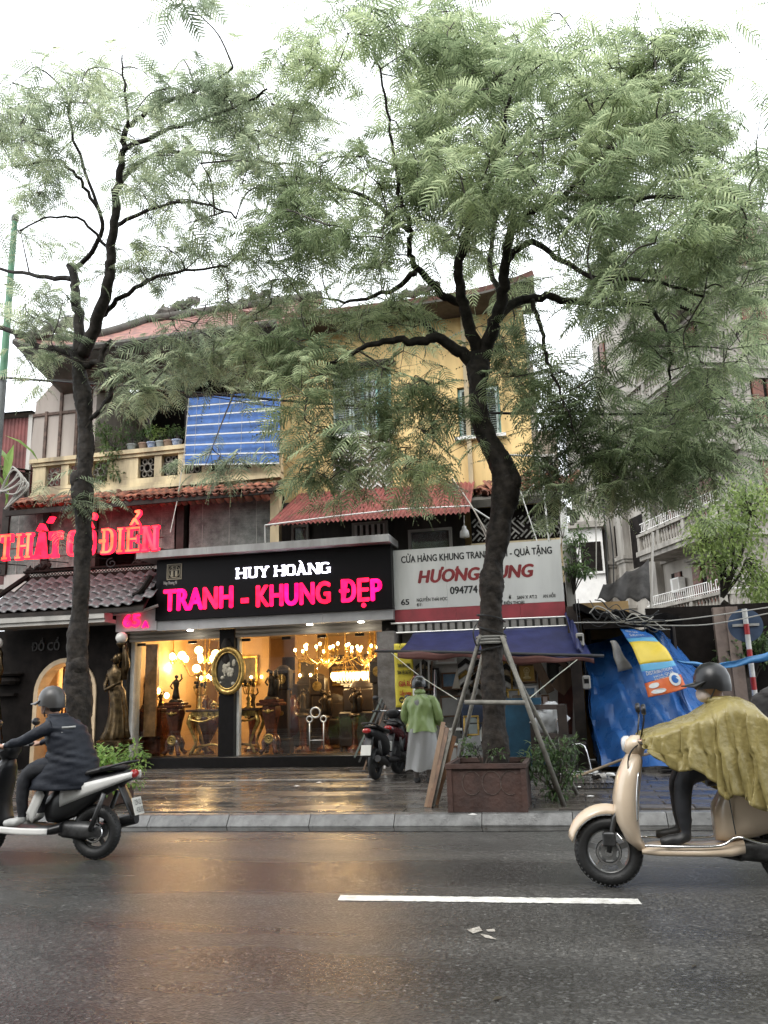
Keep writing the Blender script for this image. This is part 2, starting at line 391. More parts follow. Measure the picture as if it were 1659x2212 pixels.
def pave_mat(name, c1, c2, r0=.10, r1=.5, rnd=.2):
    m = mat(name, c1, .3, col2=c2, scale=5, rnd=rnd, bump=.12, bscale=30); t = m.node_tree; N = t.nodes; L = t.links; b = N['Principled BSDF']
    g = N.new('ShaderNodeNewGeometry'); mp = N.new('ShaderNodeMapping'); mp.inputs['Scale'].default_value = (.45, 1.6, 1); L.new(g.outputs['Position'], mp.inputs[0])
    n = N.new('ShaderNodeTexNoise'); n.inputs['Scale'].default_value = 1.3; n.inputs['Detail'].default_value = 5; L.new(mp.outputs[0], n.inputs['Vector'])
    r = N.new('ShaderNodeMapRange'); r.inputs[1].default_value = .4; r.inputs[2].default_value = .62; r.inputs[3].default_value = r0; r.inputs[4].default_value = r1
    L.new(n.outputs['Fac'], r.inputs[0]); L.new(r.outputs[0], b.inputs['Roughness'])     # standing film of water, in patches
    return m
M_road = road_mat()
M_paint = mat('road_paint', (.78, .77, .72), .4, col2=(.52, .50, .46), scale=9, bump=.35, bscale=70)
def chip(m, thr=.66, scale=16):
    """paint worn through to the asphalt in small chips"""
    t = m.node_tree; N = t.nodes; L = t.links; tc = N.new('ShaderNodeTexCoord'); n = N.new('ShaderNodeTexNoise'); n.inputs['Scale'].default_value = scale; n.inputs['Detail'].default_value = 8; n.inputs['Roughness'].default_value = .75; L.new(tc.outputs['Object'], n.inputs['Vector'])
    r = N.new('ShaderNodeMath'); r.operation = 'GREATER_THAN'; r.inputs[1].default_value = thr; L.new(n.outputs['Fac'], r.inputs[0]); tr = N.new('ShaderNodeBsdfTransparent'); mx = N.new('ShaderNodeMixShader'); L.new(r.outputs[0], mx.inputs[0]); L.new(N['Principled BSDF'].outputs[0], mx.inputs[1]); L.new(tr.outputs[0], mx.inputs[2]); L.new(mx.outputs[0], N['Material Output'].inputs[0])
chip(M_paint, .645)
M_kerb = mat('kerb_granite', (.12, .12, .117), .35, var=.25, scale=7, bump=.25, bscale=60, rnd=.12, rvar=.12)
M_joint = mat('dark_joint', (.035, .03, .027), .35, var=.2)
M_tile = pave_mat('pavement_stone', (.088, .078, .068), (.046, .041, .036), .08, .36)
M_dirt = mat('wet_earth', (.05, .038, .028), .5, var=.3, scale=6, bump=.5)
def kerbY(X): return 9.80+0.045*(X+.15)
b = MB(); b.add([(-400, -300, -.30), (400, -300, -.30), (400, 500, -.30), (-400, 500, -.30)], [(0, 1, 2, 3)])
b.build('ground', M_dirt, kind='structure')
b = MB(); b.add([(-60, -40, 0), (60, -40, 0), (60, kerbY(60)+.1, 0), (-60, kerbY(-60)+.1, 0)], [(0, 1, 2, 3)])
road = b.build('road', M_road, kind='structure')
p = [G(729, 1946), G(736, 1934.5), G(1377, 1942.5), G(1387, 1954.5)]
b = MB(); rj = random.Random(4)
def edge(a, c, n=90): return [(a[0]+(c[0]-a[0])*i/n+rj.gauss(0, .002), a[1]+(c[1]-a[1])*i/n+rj.gauss(0, .0035)-(.012 if rj.random() < .04 else 0)*(1 if a is p[0] else -1)*-1, .004) for i in range(n+1)]
lo, hi = edge(p[0], p[3]), edge(p[1], p[2]); n_ = len(lo); b.add(lo+hi, [(i, i+1, n_+i+1, n_+i) for i in range(n_-1)]); b.build('lane_marking', M_paint, kind='structure')
b = MB()                                                       # worn remains of an old paint mark
for poly in ([(1008, 2010), (1035, 2003), (1042, 2012), (1022, 2018)], [(1036, 2019), (1056, 2022), (1074, 2031), (1050, 2028)], [(1050, 2010), (1068, 2008), (1070, 2014), (1054, 2014)]):
    b.add([(*G(x, y)[:2], .005) for x, y in poly], [(3, 2, 1, 0)])
b.build('worn_paint_mark', mat('old_paint', (.5, .46, .40), .4, var=.25, scale=30), kind='structure')
# darker, smoother sheet in the gutter along the kerb
b = MB(); b.grid(60, 1, lambda u, v: (-30+60*u, kerbY(-30+60*u)-.34*v+.02+(.03*math.sin(u*90)+.02*math.sin(u*231))*v, .004))
b.build('gutter', mat('gutter_sheet', (.03, .026, .022), .12, var=.3, scale=6, rvar=.08), kind='structure')
# kerb: separate stones with a sloped face
kerb = thing('kerb', 'pale wet granite kerb stones along the pavement edge', 'kerb', (0, 0, 0)); del kerb['category']; del kerb['label']; kerb['kind'] = 'structure'
ms = []
for j in range(3):
    b = MB(); e = .006; L_ = .992
    jit = [random.uniform(-.004, .004) for _ in range(8)]
    pr = [(0, -.12), (0, .012), (.012, .02), (.10, .122), (.125, .13), (.26, .13), (.26, -.12)]
    vs = [(x, y+jit[k % 8]*.5, z+jit[(k+3) % 8]*.4) for x in (-L_/2, L_/2) for k, (y, z) in enumerate(pr)]; n = len(pr)
    b.add(vs, [tuple(range(n)), tuple(range(2*n-1, n-1, -1))]+[(i, n+i, n+(i+1) % n, (i+1) % n) for i in range(n)])
    ms.append(b.mesh('kerb_stone', M_kerb))
for i in range(-13, 8):
    X = i+.35; piece('kerb_stone', ms[i % 3], kerb, (X, kerbY(X), random.uniform(-.004, .004)), (0, 0, math.atan(.045)))
# pavement slab and its stone tiles
b = MB(); b.grid(1, 1, lambda u, v: (-60+120*u, (kerbY(-60+120*u)+.25)*(1-v)+40*v, .112)); pav = b.build('pavement', M_joint, kind='structure')
tiles = []
Y = 9.98; row = 0
while Y < 16.25:
    d = .30 if Y < 13.2 else (.62 if Y < 14.0 else .30)
    wd = .6 if d < .5 else .62; X = -13.5+(row % 2)*.3+(.9 if Y > 13 else 0)*0
    while X < 4.6:
        if Y > kerbY(X)+.24-.05 and abs(X+3.5) < 30: tiles.append((X, Y, wd, d))
        X += wd
    Y += d; row += 1
tm = {}
def tile_mesh(wd, d):
    k = (wd, d)
    if k not in tm: b = MB(); b.bbox(-wd/2+.006, wd/2-.006, -d/2+.006, d/2-.006, -.03, 0, .006); tm[k] = b.mesh('paving_stone', M_tile)
    return tm[k]
tiles.sort(key=lambda t: (t[1]+abs(t[0]+3)*.35)); vis = [t for t in tiles if not (t[0] > 3.2 or t[0] < -9.5-(t[1]-10)*.5)]
near = vis[:300]; ns = set(near); rest = [t for t in tiles if t not in ns]
for X, Y, wd, d in near:
    piece('paving_stone', tile_mesh(wd, d), pav, (X+wd/2, Y+d/2, .131+random.uniform(-.003, .003)), (random.gauss(0, .004), random.gauss(0, .004), 0))
b = MB()
for X, Y, wd, d in rest: z = .131+random.uniform(-.003, .003); b.bbox(X+.006, X+wd-.006, Y+.006, Y+d-.006, z-.03, z, .005)
b.build('paving_stones', M_tile, pav, kind='stuff')
# pale stone strip laid into the pavement
b = MB(); b.box(-12, -3.3, 13.76, 13.80, .12, .139); b.build('paving_strip', mat('pale_strip', (.45, .43, .4), .25, var=.2, scale=5), pav)
# drain grate near the post
g = G(1262, 1700, .13)
grate = thing('drain_grate', 'dark iron drain grate set into the wet pavement', 'drain grate', (g[0], g[1], .13))
b = MB(); b.box(g[0]-.55, g[0]+.55, g[1]-.35, g[1]-.31, .112, .15); b.box(g[0]-.55, g[0]+.55, g[1]+.31, g[1]+.35, .112, .15); b.box(g[0]-.55, g[0]-.51, g[1]-.31, g[1]+.31, .112, .15); b.box(g[0]+.51, g[0]+.55, g[1]-.31, g[1]+.31, .112, .15)
b.build('rim', mat('cast_iron', (.06, .055, .05), .35, metal=.6, var=.3, scale=10), grate)
bb = MB(); bb.box(-.012, .012, -.31, .31, -.02, .016); mb = bb.mesh('bar', MATS['cast_iron'])
for i in range(16): piece('bar', mb, grate, (g[0]-.47+i*.0627, g[1], .13))
# ================================================================== OLD HOUSE AND SHOPS
M_yel = mat('yellow_limewash', (.76, .55, .25), .8, scale=1.6, bump=.15, bscale=25, col2=(.50, .35, .15), streak=True)
M_cream = mat('weathered_cream', (.66, .54, .33), .8, scale=1.6, col2=(.26, .21, .14), bump=.15, streak=True)
M_grey = mat('grey_plaster', (.42, .40, .37), .75, scale=1.3, col2=(.24, .23, .21), bump=.15, streak=True)
M_beige = mat('beige_plaster', (.46, .40, .33), .85, scale=1.0, col2=(.30, .25, .20), bump=.2, streak=True)
M_dark = mat('dark_timber', (.028, .021, .017), .6, spec=.25, var=.3, scale=4, bump=.2)
M_black = mat('matt_black', (.014, .011, .0095), .8, spec=.12, var=.3, scale=3, bump=.1)  # also painted flat on openings and recesses to stand for their shade
M_soffit = mat('mossy_soffit', (.10, .092, .08), .85, scale=2.2, col2=(.045, .042, .034), bump=.4)
M_granite = mat('black_granite', (.009, .008, .008), .3, spec=.25, var=.2, scale=12)
M_terra = mat('terracotta', (.30, .105, .06), .7, scale=9, col2=(.10, .055, .04), rnd=.45, bump=.3)
M_roof = mat('pink_roof_tile', (.25, .115, .09), .75, scale=5, col2=(.12, .065, .055), rnd=.25, bump=.3)
M_gtile = mat('grey_roof_tile', (.115, .11, .112), .36, scale=8, col2=(.055, .052, .053), rnd=.22, bump=.15, rvar=.1)
M_blind = mat('bamboo_blind', (.20, .215, .20), .8, var=.25, scale=5, bump=.2)
M_white = mat('white_paint', (.72, .71, .68), .5, var=.10, scale=4)
M_teal = mat('teal_paint', (.20, .42, .38), .5, var=.2, scale=8)
M_shut = mat('shutter_grey_green', (.30, .36, .33), .6, var=.25, scale=8)
M_bronze = mat('bronze', (.085, .056, .026), .32, metal=.85, var=.35, scale=9, bump=.25, bscale=25)
M_gold = mat('gilt', (.55, .36, .11), .3, metal=.8, var=.3, scale=14, bump=.3, bscale=40)
M_wood = mat('polished_rosewood', (.12, .034, .018), .25, var=.35, scale=6, coat=.4, bump=.1)
M_oak = mat('honey_wood', (.38, .20, .08), .35, var=.25, scale=5)
M_alu = mat('aluminium', (.62, .62, .60), .35, metal=.7, var=.1)
M_shutter = mat('roller_slat', (.50, .46, .40), .38, metal=.25, var=.1, rnd=.05)
M_wallin = mat('cream_interior', (.52, .35, .19), .6, var=.08, scale=2)
M_glass = film('shop_glass', (.97, .98, .97), base=.03, rough=.01)
M_iron = mat('black_iron', (.02, .02, .02), .4, metal=.5, var=.1)
M_bulb = glow('warm_bulb', (1, .62, .22), 26)
M_crystal = glow('lit_crystal', (1, .60, .20), 9)
M_down = glow('downlight', (1, .93, .80), 40)

def corrugated(nm, parent, m, A, B, Cc, D, waves, amp=.02, th=.004):
    """A top-left, B top-right, Cc bottom-right, D bottom-left"""
    A, B, Cc, D = [np.array(q, float) for q in (A, B, Cc, D)]; nrm = np.cross(B-A, D-A); nrm /= np.linalg.norm(nrm)
    k = waves*6; b = MB()
    b.grid(k, 5, lambda u, v: (A*(1-u)+B*u)*(1-v)+(D*(1-u)+Cc*u)*v + nrm*amp*math.sin(u*waves*2*math.pi), th)
    return b.build(nm, m, parent, smooth=50)
def lattice(nm, parent, m, x0, x1, z0, z1, y, cell=.22, bw=.022, depth=.03):
    """key-fret screen: diagonal blocks of parallel laths, the direction alternating like a basket weave"""
    b = MB(); c = cell; s2 = math.sqrt(.5); n = int((x1-x0+z1-z0)/c*.9)+3
    xc, zc = (x0+x1)/2, (z0+z1)/2
    def clip(p, q):
        t0, t1 = 0., 1.; d = q-p
        for k, lo, hi in ((0, x0, x1), (1, z0, z1)):
            if abs(d[k]) < 1e-9:
                if p[k] < lo or p[k] > hi: return None
                continue
            a, e = (lo-p[k])/d[k], (hi-p[k])/d[k]
            if a > e: a, e = e, a
            t0, t1 = max(t0, a), min(t1, e)
        return (p+d*t0, p+d*t1) if t1-t0 > .05 else None
    for i in range(-n, n+1):
        for j in range(-n, n+1):
            o = np.array([xc, zc])+np.array([(i-j)*s2, (i+j)*s2])*c
            if not (x0-c < o[0] < x1+c and z0-c < o[1] < z1+c): continue
            u = np.array([s2, s2]) if (i+j) % 2 else np.array([-s2, s2]); v = np.array([-u[1], u[0]])
            for k in (-1, 0, 1):
                ln = .64 if k == 0 else .42
                r = clip(o+v*k*c/3.0-u*c*ln*(1.05 if k >= 0 else .8), o+v*k*c/3.0+u*c*ln*(1.05 if k <= 0 else .8))
                if r: b.bar((r[0][0], y+.001*k, r[0][1]), (r[1][0], y+.001*k, r[1][1]), depth, bw, up=(r[1][1]-r[0][1], 0, -(r[1][0]-r[0][0])))
    return b.build(nm, m, parent)
def slat_shutter(parent, name, x0, x1, z0, z1, y, m, fr=.05, n=18):
    b = MB(); b.box(x0, x0+fr, y, y+.04, z0, z1); b.box(x1-fr, x1, y, y+.04, z0, z1); b.box(x0+fr, x1-fr, y, y+.04, z0, z0+fr); b.box(x0+fr, x1-fr, y, y+.04, z1-fr, z1)
    s = b.build(name, m, parent)
    sm = MB(); w2 = (x1-x0)/2-fr; sm.bar((-w2, 0, 0), (w2, 0, 0), .035, .006, up=(0, .5, 1)); me = sm.mesh('slat', m)
    for i in range(n): piece('slat', me, s, ((x0+x1)/2, y+.02, z0+fr+(z1-z0-2*fr)*(i+.5)/n))
    return s

house = thing('old_house', 'yellow limewashed old house with tiled eaves, balcony and green shuttered window', 'house', (-6, 17.8, .13))
# --- yellow block, with the window openings left free
def wall_with_holes(x0, x1, z0, z1, y0, y1, holes):
    b = MB(); xs = sorted({x0, x1, *[h[0] for h in holes], *[h[1] for h in holes]})
    for a, c in zip(xs, xs[1:]):
        hs = sorted([(h[2], h[3]) for h in holes if h[0] <= a+1e-6 and h[1] >= c-1e-6]); z = z0
        for ha, hb in hs:
            if ha > z: b.box(a, c, y0, y1, z, ha)
            z = hb
        if z < z1: b.box(a, c, y0, y1, z, z1)
    return b
H1 = (-5.08, -3.72, 7.42, 9.02); H2 = (-2.15, -1.2, 7.10, 8.30)
wall_with_holes(-6.45, -.55, 4.35, 10.15, 17.8, 18.1, [H1, H2]).build('wall', M_yel, house)
b = MB(); b.box(-.85, -.55, 18.1, 24, 4.35, 10.15); b.box(-6.45, -6.15, 18.1, 24, 6.2, 10.15); b.box(-12.6, -.55, 24, 24.3, .13, 11.3); b.build('side_wall', M_beige, house)
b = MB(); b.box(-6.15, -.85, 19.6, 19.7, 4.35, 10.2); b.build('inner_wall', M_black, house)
b = MB(); b.box(-1.98, -1.88, 17.72, 17.80, 5.9, 10.2); b.box(-6.5, -6.36, 17.70, 17.80, 6.4, 10.2); build_split(b, 'drain_pipe', M_cream, house)
# window with louvred shutters
win = thing_w = None
b = MB(); x0, x1, z0, z1 = H1
for q in ((x0, x0+.06, z0, z1), (x1-.06, x1, z0, z1), (x0+.06, x1-.06, z0, z0+.06), (x0+.06, x1-.06, z1-.06, z1), ((x0+x1)/2-.03, (x0+x1)/2+.03, z0+.06, z1-.06)): b.box(q[0], q[1], 17.88, 17.96, q[2], q[3])
win = b.build('window', M_teal, house)
b = MB(); b.box(x0+.06, x1-.06, 17.94, 17.945, z0+.06, z1-.06); b.build('pane', film('dusty_glass', (.45, .5, .5), .10, .05, .25), win)
b = MB(); b.box(x0-.14, x1+.14, 17.66, 17.80, z0-.09, z0-.003); b.build('sill', M_white, win)
b = MB(); b.box(x0-.16, x1+.16, 17.62, 17.80, z1+.02, z1+.09); b.box(x0-.1, x1+.1, 17.70, 17.80, z1+.09, z1+.16); b.build('window_hood', M_dark, win)
slat_shutter(win, 'shutter', x0-.02, x0+.42, z0+.03, z1-.03, 17.79, M_shut, n=26)
slat_shutter(win, 'shutter', x0+.44, x0+.84, z0+.03, z1-.03, 17.81, M_shut, n=26)
slat_shutter(win, 'shutter', x1-.34, x1+.03, z0+.03, z1-.03, 17.79, M_teal, n=26)
x0, x1, z0, z1 = H2
b = MB(); b.box(x0, x0+.05, 17.9, 17.96, z0, z1); b.box(x1-.05, x1, 17.9, 17.96, z0, z1); b.box(x0+.05, x1-.05, 17.9, 17.96, z1-.05, z1); w2 = b.build('window', M_teal, house)
slat_shutter(w2, 'shutter', x0+.05, x0+.5, z0, z1-.05, 17.84, M_shut, n=20); slat_shutter(w2, 'shutter', x1-.45, x1-.05, z0, z1-.05, 17.84, M_shut, n=20)
b = MB(); b.box(x0-.1, x1+.1, 17.68, 17.8, z0-.08, z0-.003); b.build('sill', M_white, w2)
# lattice panel below the window, brown ground with pale fret
b = MB(); b.box(-5.12, -3.72, 17.775, 17.80, 6.06, 7.33); lb = b.build('lattice_ground', mat('brown_ground', (.20, .15, .11), .8, var=.3), house)
lattice('lattice', lb, M_white, -5.10, -3.74, 6.08, 7.31, 17.762, cell=.30, bw=.034)
b = MB(); b.box(-4.73, -4.47, 17.66, 17.75, 6.30, 6.56); b.build('wall_box', M_dark, house)
# --- red corrugated awning
M_red = mat('red_sheet_metal', (.29, .085, .075), .55, scale=3.5, col2=(.17, .055, .05), metal=.1, streak=True, rvar=.15)
corrugated('awning', house, M_red, (-5.95, 17.79, 6.12), (-1.86, 17.79, 6.05), (-1.80, 15.85, 4.93), (-6.05, 15.85, 4.98), 44, .022)
b = MB(); b.tube([(-6.05, 15.83, 4.99), (-4.6, 15.95, 5.09), (-3.2, 15.98, 5.14), (-1.8, 16.0, 5.10), (-1.2, 16.4, 4.7)], .018, 6)
b.tube([(-6.05, 15.83, 4.99), (-6.1, 16.0, 4.55)], .015, 6); b.build('cable', M_white, house)
# rooms below the awning: dark boarded wall with windows
b = MB(); b.box(-6.3, -2.1, 17.3, 17.42, 4.3, 5.8); up = b.build('boarded_wall', mat('dark_boards', (.055, .048, .042), .7, var=.3, scale=3, streak=True), house)
for (xa, xb, za, zb) in ((-5.95, -5.55, 4.6, 5.25), (-4.55, -3.75, 4.75, 5.2), (-3.3, -2.35, 4.4, 4.95)):
    b = MB()
    for q in ((xa, xa+.06, za, zb), (xb-.06, xb, za, zb), (xa+.06, xb-.06, za, za+.06), (xa+.06, xb-.06, zb-.06, zb)): b.box(q[0], q[1], 17.2, 17.3, q[2], q[3])
    f = b.build('window', M_grey, house); b = MB(); b.box(xa+.06, xb-.06, 17.26, 17.29, za+.06, zb-.06); b.build('pane', film('dusty_glass', (.4, .4, .4)), f)
b = MB()
for i in range(6): b.box(-4.5+i*.13, -4.44+i*.13, 17.21, 17.25, 4.78, 5.17)
b.build('window_bars', M_white, house)
b = MB(); b.box(-6.26, -6.06, 16.7, 16.9, 4.62, 5.9); b.build('post', M_cream, house)
# --- middle storey: bamboo blinds between dark posts
def bamboo(x0, x1, z0, z1, y):
    b = MB(); n = int((z1-z0)/.022)
    for i in range(n):
        z = z0+(z1-z0)*(i+.5)/n; yy = y+.012*math.sin(i*.21+x0)+random.uniform(-.002, .002); b.bar((x0, yy, z), (x1, yy+random.uniform(-.003, .003), z), .008, .017)
    o = b.build('bamboo_blind', M_blind, house, kind='stuff'); b = MB()
    k = max(2, int((x1-x0)/.55))
    for i in range(k): x = x0+(x1-x0)*(i+.5)/k; b.bar((x, y-.012, z0), (x, y-.012, z1), .008, .004)
    b.build('cord', mat('pale_cord', (.4, .4, .37), .8), o)
for (xa, xb, za, zb) in ((-12.9, -11.95, 4.45, 6.05), (-11.85, -10.75, 4.6, 6.08), (-10.55, -8.62, 4.85, 6.1), (-8.26, -6.32, 4.68, 6.05)): bamboo(xa, xb, za, zb, 16.88)
b = MB()
for x in (-13.0, -11.9, -10.65, -8.46): b.box(x-.09, x+.09, 16.82, 17.0, 4.5, 6.15)
build_split(b, 'post', M_dark, house); b = MB(); b.box(-8.46-.7, -8.46, 16.8, 16.81, 4.55, 4.68); b.build('rail', M_dark, house)
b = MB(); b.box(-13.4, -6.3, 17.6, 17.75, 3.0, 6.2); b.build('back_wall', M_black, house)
b = MB(); b.box(-12.95, -9.0, 16.86, 17.0, 3.9, 4.5); b.build('white_wall', M_grey, house)
# tiled skirt roof under the balcony: curved terracotta tiles laid one by one
b = MB()
pts = [(math.cos(a)*.085, math.sin(a)*.075) for a in np.linspace(0, math.pi, 7)]; po = [(x*.8, z*.78) for x, z in pts]
n = 7; vs = [(x, y, z) for y in (0, .34) for x, z in pts]+[(x, y, z) for y in (0, .34) for x, z in po]
fs = [(i, i+1, n+i+1, n+i) for i in range(n-1)]+[(2*n+i, 3*n+i, 3*n+i+1, 2*n+i+1) for i in range(n-1)]+[(i, 2*n+i, 2*n+i+1, i+1) for i in range(n-1)]+[(n+i, n+i+1, 3*n+i+1, 3*n+i) for i in range(n-1)]
b.add(vs, fs); tmesh = b.mesh('roof_tile', M_terra, smooth=40)
b = MB(); b.add([(-12.6, 16.25, 6.00), (-6.0, 16.25, 5.83), (-6.0, 16.98, 6.22), (-12.6, 16.98, 6.38)], [(0, 1, 2, 3)]); b.box(-12.6, -6.05, 16.27, 16.34, 5.78, 5.9)
skirt = b.build('skirt_roof', M_dark, house)
for r_ in range(2):
    for i in range(37):
        x = -12.45+i*.173; z = 6.01-.026*(x+12.6)+r_*.145
        piece('roof_tile', tmesh, skirt, (x+random.uniform(-.02, .02), 16.22+r_*.30+random.uniform(-.03, .03), z+random.uniform(-.012, .02)), (R(24)+random.gauss(0, .06), random.gauss(0, .10), random.gauss(0, .07)))
        if i < 36: piece('roof_tile', tmesh, skirt, (x+.087, 16.24+r_*.30+random.uniform(-.03, .03), z+.045+random.uniform(-.01, .01)), (R(24), math.pi+random.gauss(0, .1), random.gauss(0, .06)))
# --- balcony
b = MB(); b.box(-12.45, -6.46, 16.98, 19.4, 6.22, 6.42); b.build('balcony_floor', M_cream, house)
bal = MB()
for z0, z1, y0 in ((6.30, 6.38, 16.86), (6.38, 6.46, 16.92), (6.42, 6.60, 16.97)): bal.box(-12.45, -6.1, y0, 16.985+.15, z0, z1)
bal.box(-12.5, -6.1, 16.88, 17.2, 7.20, 7.30); bal.box(-12.45, -6.1, 16.93, 17.15, 7.12, 7.197)
slots = []; x = -12.2
segs = [(-12.1+.62*i) for i in range(3)]+[-9.65+.60*i for i in range(6)]
px_ = -12.45
for s in segs:
    bal.box(px_, s, 16.97, 17.10, 6.603, 7.117); slots.append((s, s+.42)); px_ = s+.42
bal.box(px_, -6.1, 16.97, 17.10, 6.603, 7.117)
balc = bal.build('balcony_parapet', M_cream, house)
vb = MB(); vb.torus((0, 0, 0), .085, .018, 16, 5)
for k in range(6): a = k*math.pi/3; vb.torus((.145*math.cos(a), 0, .145*math.sin(a)), .055, .015, 10, 4)
vme = vb.mesh('vent_block', mat('grey_vent', (.22, .20, .17), .8, var=.3, scale=10))
for a, c in slots: piece('vent_block', vme, balc, ((a+c)/2, 17.04, 6.86), scale=(.98, 1, 1.2))
b = MB(); b.tube([(-12.3, 16.9, 6.26), (-9, 16.84, 6.22), (-6.0, 16.84, 6.10)], .03, 6); b.build('pipe', M_soffit, house)
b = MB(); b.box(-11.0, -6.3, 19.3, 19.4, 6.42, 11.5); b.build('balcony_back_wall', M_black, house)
for x in (-9.6, -8.6): b = MB(); b.box(x-.05, x+.05, 17.3, 17.4, 6.42, 9.4); b.build('post', M_dark, house)
# boarded end of the balcony: pale panels, brown battens
b = MB(); b.prism([(-12.75, 7.28), (-11.0, 7.28), (-11.0, 9.35), (-12.2, 9.35), (-12.65, 8.9)], 17.2, 17.28); pw = b.build('panel_wall', mat('pale_board', (.40, .35, .31), .85, scale=1.2, col2=(.30, .26, .23), streak=True), house)
b = MB()
for xx in (-12.35, -11.95, -11.5, -11.08): b.box(xx, xx+.07, 17.15, 17.20, 7.28, 9.3 if xx > -12.3 else 8.6)
b.box(-12.7, -11.0, 17.16, 17.2, 8.50, 8.57); b.build('batten', mat('brown_batten', (.13, .085, .065), .8, var=.3, scale=8), house)
b = MB(); b.box(-11.0, -10.9, 17.1, 19.4, 6.42, 9.5); b.build('panel_wall', MATS['pale_board'], house)
# --- left wing roof: upturned eaves, soffit, ridge and roof tiles
def eave(u): return np.array([-12.45+6.6*u, 16.0+.0*u, 9.86-.20*math.sin(min(u*2.2, 1)*math.pi/2)+.22*max(0, 1-u*7)**2])
def ridge(u): return np.array([-10.9+5.1*u, 19.3, 11.78+.02*u])
b = MB(); b.grid(24, 8, lambda u, v: eave(u)*(1-v)+ridge(u)*v-np.array((0, 0, .25*math.sin(v*math.pi))), .12); rf = b.build('roof', M_roof, house, smooth=40)
b = MB(); b.grid(24, 3, lambda u, v: eave(u)*(1-v)+np.array([-11.9+6*u, 17.3, 9.15])*v-np.array((0, 0, .14)), .05); b.build('soffit', M_soffit, house, smooth=True)
b = MB(); b.tube([eave(u)-np.array((0, .02, .1)) for u in np.linspace(0, 1, 24)], [.09]*24, 6); b.build('eave_board', M_soffit, rf)
b = MB(); b.tube([ridge(u)+np.array((0, 0, .08)) for u in np.linspace(0, 1, 10)], .13, 8); b.tube([eave(0)*(1-v)+ridge(0)*v+np.array((0, 0, .05-.25*math.sin(v*math.pi)+.02)) for v in np.linspace(0, 1, 10)], [.08+.05*v for v in np.linspace(0, 1, 10)], 8); b.build('ridge', M_soffit, rf, smooth=True)
def ornament(parent, p, s=1.0, m=None):
    b = MB(); s *= .72
    body = catmull([(p[0]-.55*s, p[1], p[2]), (p[0]-.38*s, p[1], p[2]+.16*s), (p[0]-.15*s, p[1], p[2]+.10*s), (p[0]+.05*s, p[1], p[2]+.24*s), (p[0]+.24*s, p[1], p[2]+.20*s), (p[0]+.40*s, p[1], p[2]+.34*s), (p[0]+.55*s, p[1], p[2]+.22*s)], 4)
    b.tube(body, [(.06+.05*math.sin(k/len(body)*math.pi))*s for k in range(len(body))], 7)
    for k, q in enumerate(body[::2]):                                  # crest of worn spikes and curls
        h = (.10+.10*((k*7) % 5)/5)*s; b.tube([q, q+np.array((.03*s, 0, h*.7)), q+np.array((-.05*s+.05*s*(k % 3), 0, h))], [.05*s, .04*s, .012*s], 5)
    for cx in (-.3, .1, .45): b.tube([(p[0]+cx*s+.10*s*math.cos(t)*(1-t*.12), p[1]-.05*s, p[2]+.10*s+.10*s*math.sin(t)*(1-t*.12)) for t in np.linspace(0, 5.5, 12)], .022*s, 5)
    b.build('ridge_ornament', m or M_soffit, parent, smooth=50)
ornament(rf, ridge(.18)+np.array((0, 0, .1)), 1.6); ornament(rf, eave(0.02)+np.array((.55, .3, .08)), 1.7); ornament(rf, ridge(.62)+np.array((0, 0, .1)), 1.2)
b = MB(); b.bbox(-.105, .105, 0, .27, -.012, .012, .006); fm = b.mesh('roof_tile', M_roof)
for r_ in range(15):
    for i in range(20):
        u = .33+i*.0335+(r_ % 2)*.017; v = .08+r_*.06
        p0 = eave(u)*(1-v)+ridge(u)*v-np.array((0, 0, .25*math.sin(v*math.pi))); sl = math.atan2(1.9, 3.3)
        piece('roof_tile', fm, rf, p0+np.array((random.uniform(-.01, .01), 0, .03)), (sl+.06-.2*math.cos(v*math.pi)*.3, random.gauss(0, .03), random.gauss(0, .03)))
lattice('lattice', house, M_grey, -11.2, -9.0, 8.95, 9.4, 17.05, cell=.22, bw=.026)
# main roof over the yellow block
b = MB(); b.grid(20, 6, lambda u, v: np.array([-7.1+6.85*u*(1-v)+v*(1.2+5.0*u), 16.9+2.6*v, 10.2+1.35*v+.30*(abs(u-.5)*2)**4*(1-v)]), .14); rf2 = b.build('roof', M_roof, house, smooth=40)
b = MB(); b.grid(20, 2, lambda u, v: np.array([-7.1+6.85*u, 16.88+1.2*v, 10.07+.30*(abs(u-.5)*2)**4*(1-v)]), .05); b.build('soffit', M_soffit, house)
ornament(rf2, (-3.2, 19.4, 11.5), 1.3)
# --- right wing and ruined porch
b = MB(); b.box(-1.15, -.02, 18.5, 22, 4.3, 7.3); rw = b.build('side_wing', M_beige, house)
b = MB()
for q in ((-.52, -.46, 6.45, 6.72), (-.14, -.08, 6.45, 6.72), (-.46, -.14, 6.45, 6.5), (-.46, -.14, 6.67, 6.72)): b.box(q[0], q[1], 18.42, 18.5, q[2], q[3])
b.build('vent_frame', M_white, rw); b = MB(); b.box(-.46, -.14, 18.48, 18.5-.003, 6.5, 6.67); b.build('vent_hole', M_black, rw)
b = MB(); b.grid(14, 4, lambda u, v: np.array([-1.9+2.35*u, 16.6+1.9*v, 5.35+.65*v+.18*max(0, u*3-2)**2*(1-v)]), .16); pr_ = b.build('porch_roof', M_soffit, house, smooth=40)
for i in range(60):
    u, v = random.random(), random.random(); piece('roof_tile', tmesh, pr_, np.array([-1.8+2.1*u, 16.55+1.5*v, 5.40+.55*v+random.uniform(0, .08)]), (R(20)+random.gauss(0, .3), random.gauss(0, .4), random.gauss(0, .6)))
for i in range(18): piece('roof_tile', tmesh, pr_, (random.uniform(-.75, -.25), random.uniform(17.4, 17.9), random.uniform(5.65, 6.1)), (random.gauss(0, .5), random.gauss(0, .6), random.uniform(-3, 3)))
